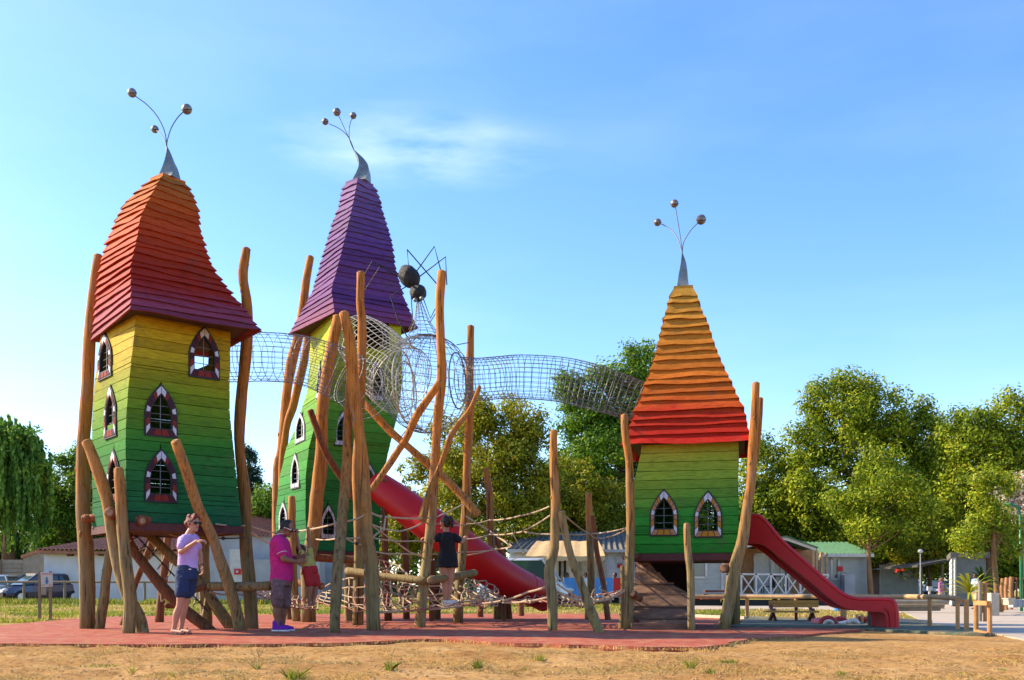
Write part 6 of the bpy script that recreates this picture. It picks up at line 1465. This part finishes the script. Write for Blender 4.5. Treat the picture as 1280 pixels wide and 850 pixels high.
# --- woman
Y = 13.25; gz = .035
wm = thing('person', (X(225,Y), Y, gz), 'woman in lavender T-shirt, navy shorts and dark sunglasses standing left with one hand raised', 'person')
hd_ = V(241.5,654.5,Y); fdir = Vector((.80,-.58,-.06)); b = MB(); head(b, hd_, fdir, 1.0)
limb(b, [hd_+Vector((-.01,.01,-.06)), V(235,671,Y)], [.052,.056])
shN, shF = V(229.5,674,Y-.13), V(243,674,Y+.14); limb(b, [shN, shF], [.044,.044]); elN, wrN = V(226,690,Y-.20), V(246,676.5,Y-.26)
b.loft([(V(235,716,Y),.11,.09,.6),(V(235,700,Y),.10,.085,.6),(V(236,685,Y),.10,.085,.6),(V(236,673,Y),.105,.08,.6)])
limb(b, [shN, elN], [.047,.036]); limb(b, [elN, wrN], [.037,.025]); hand(b, wrN, Vector((1,.05,.12)), Vector((.2,.3,-1)), 1., .8)
elF, wrF = V(250,692,Y+.18), V(252,707,Y+.12); limb(b, [shF, elF], [.045,.035]); limb(b, [elF, wrF], [.035,.024]); hand(b, wrF, Vector((.15,-.05,-1)), Vector((-.6,-.6,.1)), 1., .6)
hp1, hp2 = V(229,722,Y-.05), V(237,722,Y+.08); kn1, kn2 = V(224.5,757,Y-.08), V(231.5,758,Y+.09); an1, an2 = V(216.5,789,Y-.07), V(226,786.5,Y+.10)
for h_, kn_, an_ in ((hp1,kn1,an1),(hp2,kn2,an2)):
    limb(b, [h_, h_.lerp(kn_,.5), kn_], [.076,.062,.046], 14); cf = kn_.lerp(an_,.33) + Vector((-.012,.0,0)); limb(b, [kn_, cf, kn_.lerp(an_,.75), an_], [.044,.050,.033,.029], 14)
    ft = an_ + Vector((.14,-.08,0)); ft.z = gz+.035; hl = Vector((an_.x-.02, an_.y+.01, gz+.045)); limb(b, [an_, hl, ft], [.032,.034,.026], 10)
remesh(b, 'body', 'skin1', wm, .0072, 2)
b = MB(); b.loft([(V(234.5,710,Y),.125,.105,.6),(V(234,700,Y),.118,.10,.6),(V(235,690,Y),.118,.10,.6),(V(235.5,680,Y),.132,.108,.6),(V(236,673,Y),.128,.098,.6),(V(236.5,669.0,Y),.08,.075,.6)], 20)
limb(b, [shN+Vector((.02,.02,0)), shN.lerp(elN,.55)], [.066,.058]); limb(b, [shF, shF.lerp(elF,.5)], [.062,.056]); remesh(b, 'shirt', 'lav', wm, .009, 1, .016)
b = MB(); b.loft([(V(233.5,706,Y),.118,.105,.6),(V(233,715,Y),.130,.115,.6),(V(232.5,724,Y),.132,.118,.6)], 20)
for h_, kn_ in ((hp1,kn1),(hp2,kn2)): limb(b, [h_, h_.lerp(kn_,.52)], [.088,.084], 16)
remesh(b, 'shorts', 'navy', wm, .009, 1, .018)
hair(wm, hd_, fdir, 'hair_r', 1.0, extra=[((.03,.0,.095),.045),((-.03,.04,.085),.04),((-.085,0,.03),.045),((.04,-.045,.08),.032),((.06,.03,.078),.028),((-.05,.07,.0),.035),((-.05,-.07,.0),.035)]); face(wm, hd_, fdir); shades(wm, hd_, fdir, 'black', 1.05)
for an_ in (an1, an2):
    hl = Vector((an_.x-.06, an_.y+.03, gz)); ds = Vector((.9,-.42,0)).normalized(); s_ = Vector((-ds.y, ds.x, 0))
    so = fixnormals(MB().prism([hl+s_*.03, hl+ds*.13+s_*.035, hl+ds*.22+s_*.042, hl+ds*.262, hl+ds*.22-s_*.042, hl+ds*.13-s_*.035, hl-s_*.03], (0,0,.02)).build('sandal', M['sandal'], wm))
    MB().tube([hl+ds*.16+s_*.042+Vector((0,0,.015)), hl+ds*.18+Vector((0,0,.078)), hl+ds*.16-s_*.042+Vector((0,0,.015))], .009, 6).build('strap', M['sandal'], so)
MB().tube([wrF+Vector((0,0,.02))+Vector((math.cos(t)*.03, math.sin(t)*.03, 0)) for t in [2*math.pi*k/12 for k in range(12)]], .006, 6, close=True).build('wristband', M['black'], wm)
MB().box(V(237.5,711.5,Y-.135), (.03,.008,.014)).build('small_badge', M['sole'], wm)
# --- man
Y = 14.35; mn = thing('person', (X(348,Y), Y, gz), 'man in magenta polo, brown shorts and purple high-top shoes looking at the child', 'person')
hd_ = V(359,660.5,Y); fdir = Vector((.88,-.22,-.42)); b = MB(); head(b, hd_, fdir, 1.04); limb(b, [hd_+Vector((-.05,.0,-.04)), V(348.5,670,Y)], [.062,.068])
shN, shF = V(347,677,Y-.17), V(353,677,Y+.17); limb(b, [shN, shF], [.055,.055]); elN, wrN = V(355,699,Y-.22), V(370,702,Y-.14); elF, wrF = V(361,699,Y+.20), V(372,696,Y+.12)
b.loft([(V(351.5,722,Y),.15,.14,0),(V(351.5,700,Y),.15,.15,0),(V(350,680,Y),.14,.16,0),(V(349.5,672,Y),.09,.13,0)])
limb(b, [shN, elN], [.058,.044]); limb(b, [elN, wrN], [.045,.030]); hand(b, wrN, Vector((1,.35,.1)), Vector((.1,1,.1)), 1.1, .55); limb(b, [shF, elF], [.056,.043]); limb(b, [elF, wrF], [.043,.030]); hand(b, wrF, Vector((1,-.3,0)), Vector((.1,-1,.1)), 1.1, .55)
hp1, hp2 = V(348,727,Y-.09), V(355,727,Y+.10); kn1, kn2 = V(347.5,755,Y-.09), V(355.5,755,Y+.10); an1, an2 = V(346.5,782,Y-.09), V(353,781,Y+.12)
for h_, kn_, an_ in ((hp1,kn1,an1),(hp2,kn2,an2)):
    limb(b, [h_, h_.lerp(kn_,.5), kn_], [.085,.075,.058], 14); cf = kn_.lerp(an_,.33) + Vector((-.015,.0,0)); limb(b, [kn_, cf, kn_.lerp(an_,.78), an_], [.058,.064,.042,.037], 14)
remesh(b, 'body', 'skin2', mn, .0078, 2)
b = MB(); b.loft([(V(352,726,Y),.148,.17,0),(V(352,714,Y),.150,.17,0),(V(352,700,Y),.148,.17,0),(V(351,686,Y),.145,.18,0),(V(350,677,Y),.128,.175,0),(V(349,671,Y),.085,.10,0)], 22)
limb(b, [shN, shN.lerp(elN,.62)], [.078,.072]); limb(b, [shF, shF.lerp(elF,.62)], [.076,.07]); sh_ = remesh(b, 'polo_shirt', 'pink', mn, .0095, 1, .02)
nb = V(349.5,669.5,Y); MB().tube([nb + Vector((math.cos(t)*.085, math.sin(t)*.088, .02*math.sin(t+2.2)-.01)) for t in [2*math.pi*k/16 for k in range(16)]], .010, 6, close=True).build('collar', M['pink'], sh_)
MB().tube([nb + Vector((math.cos(t)*.088, math.sin(t)*.09, .02*math.sin(t+2.2)+.006)) for t in [2*math.pi*k/16 for k in range(16)]], .005, 5, close=True).build('collar_trim', M['sole'], sh_)
cq = shN.lerp(elN,.66); ax = (elN-shN).normalized(); u1 = ax.cross(Vector((0,1,0))).normalized(); u2 = ax.cross(u1); MB().tube([cq + (u1*math.cos(t)+u2*math.sin(t))*.074 for t in [2*math.pi*k/16 for k in range(16)]], .005, 5, close=True).build('sleeve_trim', M['sole'], sh_)
b = MB(); b.loft([(V(352,719,Y),.13,.15,0),(V(352,724,Y),.138,.17,0),(V(352,732,Y),.13,.165,0)], 20)
for h_, kn_ in ((hp1,kn1),(hp2,kn2)): limb(b, [h_, h_.lerp(kn_,.5), h_.lerp(kn_,.93)], [.09,.088,.084], 16)
so_ = remesh(b, 'shorts', 'bshort', mn, .0095, 1, .024); MB().box(V(348,742,Y-.205), (.13,.02,.14)).build('cargo_pocket', M['bshort'], so_)
hair(mn, hd_, fdir, 'hair_b', 1.02); face(mn, hd_, fdir, 1.04); shades(mn, hd_, fdir, 'sole', 1.1)
for an_ in (an1, an2): shoe(mn, Vector((an_.x-.07, an_.y, gz)), (1,-.15), .26, 'purple_s', 'sole', .07)
# --- child hanging
Y = 14.55; ch = thing('person', (X(388,Y), Y, P(0,754,Y).z), 'small child in yellow top and red trousers hanging by the arms from a rope', 'person')
hd_ = V(377,688,Y); fdir = Vector((.55,.78,.25)); b = MB(); head(b, hd_, fdir, .80); limb(b, [hd_, V(382,696,Y)], [.038,.042])
s1_, s2_ = V(378.5,697,Y-.05), V(388,696,Y+.06); e1_, e2_ = V(373,681,Y-.08), V(386,676,Y+.06); w1_, w2_ = V(371,667,Y-.05), V(385,664.5,Y+.03)
b.loft([(V(387,712,Y),.085,.07,0),(V(385,704,Y),.08,.07,0),(V(383,697,Y),.085,.065,0)])
for s_, e_, w_ in ((s1_,e1_,w1_),(s2_,e2_,w2_)): limb(b, [s_, e_], [.034,.027]); limb(b, [e_, w_], [.027,.02]); hand(b, w_, Vector((0,0,1)), Vector((0,1,.2)), .62, 1.0)
hp = [(V(385,713,Y-.04), V(388,733,Y-.04), V(386,752,Y-.03)), (V(390,713,Y+.04), V(395,733,Y+.05), V(391,752,Y+.05))]
for h_, k_, a_ in hp: limb(b, [h_, k_, a_], [.06,.045,.028], 12); limb(b, [a_, a_+Vector((.02,-.08,-.045))], [.027,.02], 8)
remesh(b, 'body', 'skin3', ch, .0062, 2)
b = MB(); b.loft([(V(386.5,710.5,Y),.098,.08,0),(V(385,702,Y),.092,.08,0),(V(383,695.5,Y),.09,.07,0)], 18); limb(b, [s1_, s1_.lerp(e1_,.4)], [.044,.04]); limb(b, [s2_, s2_.lerp(e2_,.4)], [.044,.04]); remesh(b, 'top', 'ctop', ch, .008, 1, .012)
b = MB(); b.loft([(V(387,708,Y),.098,.08,0),(V(388,715,Y),.108,.088,0)], 18)
for h_, k_, a_ in hp: limb(b, [h_, h_.lerp(k_,.75)], [.072,.066], 14)
remesh(b, 'trousers', 'cred', ch, .008, 1, .016); hair(ch, hd_, fdir, 'hair_b', .8); face(ch, hd_, fdir, .8)
# --- girl in black
Y = 16.7; gl_ = thing('person', (X(558,Y), Y, P(0,757,Y).z), 'girl in black dress and white shoes with ponytail, balancing on the net ropes', 'person')
hd_ = V(556.5,653.5,Y); fdir = Vector((-.80,.60,0)); b = MB(); head(b, hd_, fdir, .98); limb(b, [hd_+Vector((.01,0,-.05)), V(558,667,Y)], [.046,.050])
sL, sR = V(549.5,670.5,Y), V(568.5,670.5,Y); limb(b, [sL, sR], [.045,.045]); eL, wL = V(541,677,Y-.05), V(534,672.5,Y-.12); eR, wR = V(577,678,Y+.02), V(580.5,673,Y+.2)
b.loft([(V(559,706,Y),.14,.11,0),(V(559,686,Y),.11,.09,0),(V(559,672,Y),.13,.085,0)])
limb(b, [sL, eL], [.042,.032]); limb(b, [eL, wL], [.032,.023]); hand(b, wL, Vector((-1,-.1,.0)), Vector((0,.2,-1)), .9, .9); limb(b, [sR, eR], [.042,.032]); limb(b, [eR, wR], [.032,.023]); hand(b, wR, Vector((.2,.8,.5)), Vector((0,.3,-1)), .9, .9)
for h_, k_, a_ in ((V(554.5,708,Y-.02), V(555.5,730,Y-.02), V(556.5,750,Y-.02)), (V(563.5,708,Y+.02), V(562,730,Y+.02), V(560.5,750,Y+.02))):
    limb(b, [h_, h_.lerp(k_,.5), k_], [.088,.070,.050], 14); cf = k_.lerp(a_,.35); limb(b, [k_, cf, a_], [.048,.053,.030], 14)
remesh(b, 'body', 'skin1', gl_, .0075, 2)
b = MB(); b.loft([(V(559,709,Y),.185,.15,0),(V(559,700,Y),.165,.138,0),(V(559,690,Y),.138,.118,0),(V(559,683,Y),.128,.105,0),(V(559,675,Y),.138,.104,0),(V(559,669.5,Y),.12,.08,0),(V(559,666,Y),.06,.055,0)], 22)
limb(b, [sL, sL.lerp(eL,.55)], [.058,.05]); limb(b, [sR, sR.lerp(eR,.55)], [.058,.05]); remesh(b, 'dress', 'dress', gl_, .009, 1, .016)
hair(gl_, hd_, fdir, 'hair_b', .98, extra=[((-.11,0,.07),.045),((-.145,0,.03),.042),((-.155,0,-.02),.036),((-.15,0,-.07),.028)]); face(gl_, hd_, fdir, .98)
shoe(gl_, V(554.5,756.5,Y-.06), (1,-.35), .24, 'sole', 'sole', .05); shoe(gl_, V(559,756.5,Y+.06), (1,-.2), .24, 'sole', 'sole', .05)
# --- distant people
def far_person(x, Y, yt, yb, top, bot, hairm, skin, label, facing=(1,0,0), seated=False):
    root = thing('person', (X(x,Y), Y, P(0,yb,Y).z), label, 'person'); H = P(0,yt,Y).z - P(0,yb,Y).z; z0 = P(0,yb,Y).z; bx = X(x,Y); f = Vector(facing).normalized(); s = Vector((-f.y, f.x, 0)); O = Vector((bx, Y, z0))
    q = lambda a, d, h: O + f*a + s*d + Vector((0,0,h))
    if seated: scl = 1.30; hh = H
    else: scl = H; hh = H
    k = (scl if not seated else 1.6)/1.7
    b = MB(); hc_ = q(.02, 0, hh-.12*k); head(b, hc_, f, k); limb(b, [hc_, q(0,0,hh-.28*k)], [.05*k,.055*k]); yaw = math.atan2(s.y, s.x)
    sh = hh-.30*k; hipz = hh-.86*k
    b.loft([(q(0,0,hipz),.15*k,.11*k,yaw),(q(0,0,(sh+hipz)/2),.14*k,.10*k,yaw),(q(0,0,sh),.17*k,.10*k,yaw)])
    arms = []
    for d in (.2, -.2):
        e = q(.05*k, d*1.15*k, sh-.28*k); w_ = q(.24*k, d*.8*k, sh-.36*k); limb(b, [q(0,d*.9*k,sh), e], [.05*k,.04*k]); limb(b, [e, w_], [.04*k,.028*k]); hand(b, w_, f, Vector((0,0,-1)), k, .6); arms.append((q(0,d*.9*k,sh), e))
    for d in (.09, -.09):
        if seated: kn_ = q(.40*k, d*1.2*k, hipz+.02); an_ = q(.42*k, d*1.2*k, hipz-.42*k)
        else: kn_ = q(.03*k, d*k, hipz*.52); an_ = q(0, d*k, .08*k)
        limb(b, [q(0,d*k,hipz), kn_], [.085*k,.055*k]); limb(b, [kn_, an_], [.055*k,.035*k]); limb(b, [an_, an_+f*.16*k-Vector((0,0,.04*k))], [.04*k,.03*k])
    remesh(b, 'body', skin, root, .016, 1)
    b = MB(); b.loft([(q(0,0,hipz-.02),.175*k,.135*k,yaw),(q(0,0,(sh+hipz)/2),.165*k,.13*k,yaw),(q(0,0,sh+.02),.19*k,.115*k,yaw),(q(0,0,sh+.07*k),.08*k,.07*k,yaw)], 16)
    for a_, e in arms: limb(b, [a_, a_.lerp(e,.6)], [.066*k,.058*k])
    remesh(b, 'shirt', top, root, .018, 1)
    b = MB(); b.loft([(q(0,0,hipz+.04),.16*k,.13*k,yaw),(q(0,0,hipz-.05),.17*k,.14*k,yaw)], 14)
    for d in (.09, -.09): a_ = q(0,d*k,hipz); e = q(.40*k, d*1.2*k, hipz+.02) if seated else q(.03*k, d*k, hipz*.52); limb(b, [a_, a_.lerp(e,.85)], [.10*k,.085*k])
    remesh(b, 'shorts', bot, root, .018, 1); hair(root, hc_, f, hairm, k)
    return root
far_person(1176, 33, 722, 761.5, 'purp_t', 'tan_s', 'hair_g', 'skin2', 'man in mauve shirt standing at the road by the short service post', (.7,-.7,0))
far_person(1219.5, 32, 717, 762, 'blue_t', 'tan_s', 'hair_b', 'skin2', 'man in light blue shirt standing beside the yucca plants', (-1,-.25,0))
for x_, Yq, top, lab, fc in ((708.5,43,'bshort','seated person with dark hair under the awning, leftmost behind the banner fence',(1,-.2,0)), (732,43,'cred','seated person in red shirt behind the banner fence, middle',(-.6,-.8,0)), (769,42.6,'dress','seated person in dark top above the red banner',(-.9,-.5,0))):
    chs = thing('garden_chair', (X(x_,Yq), Yq, .0), 'garden chair under the '+lab.split(' behind')[0].split(' above')[0].split(' under')[0], 'chair'); zs = .46
    MB().box((X(x_,Yq), Yq, zs), (.46,.46,.04)).build('seat', M['trim'], chs); f = Vector(fc).normalized(); MB().box(Vector((X(x_,Yq),Yq,zs+.25))-f*.24, (.06,.42,.46)).build('backrest', M['trim'], chs)
    for dx in (-.2,.2):
        for dy in (-.2,.2): MB().bar((X(x_,Yq)+dx,Yq+dy,0), (X(x_,Yq)+dx,Yq+dy,zs), .03, .03).build('leg', M['trim'], chs)
    pt_ = 715.5; root = far_person(x_, Yq, pt_, HY+(CH-.02)*F/Yq, top, 'navy', 'hair_b', 'skin2', lab, fc, True)
pt = thing('patio_table', (X(745,42.8), 42.8, 0), 'white patio table among the people seated under the awning', 'table'); MB().box((X(745,42.8), 42.8, .73), (1.1,.8,.04)).build('tabletop', M['trim'], pt)
for dx in (-.5,.5):
    for dy in (-.35,.35): MB().bar((X(745,42.8)+dx,42.8+dy,0), (X(745,42.8)+dx,42.8+dy,.71), .04, .04).build('leg', M['trim'], pt)
ck = thing('carafe', P(753, 722, 42.8), 'white lidded jug on the patio table', 'jug'); MB().tube([(X(752,42.8),42.7,.75),(X(752,42.8),42.7,.85),(X(752,42.8),42.7,1.0),(X(752,42.8),42.7,1.06)], [.09,.11,.09,.06], 14).build('jug_body', M['trim'], ck, smooth=True); MB().ell((X(752,42.8),42.7,1.08), .06, 10, 8).build('lid', M['blue_c'], ck)
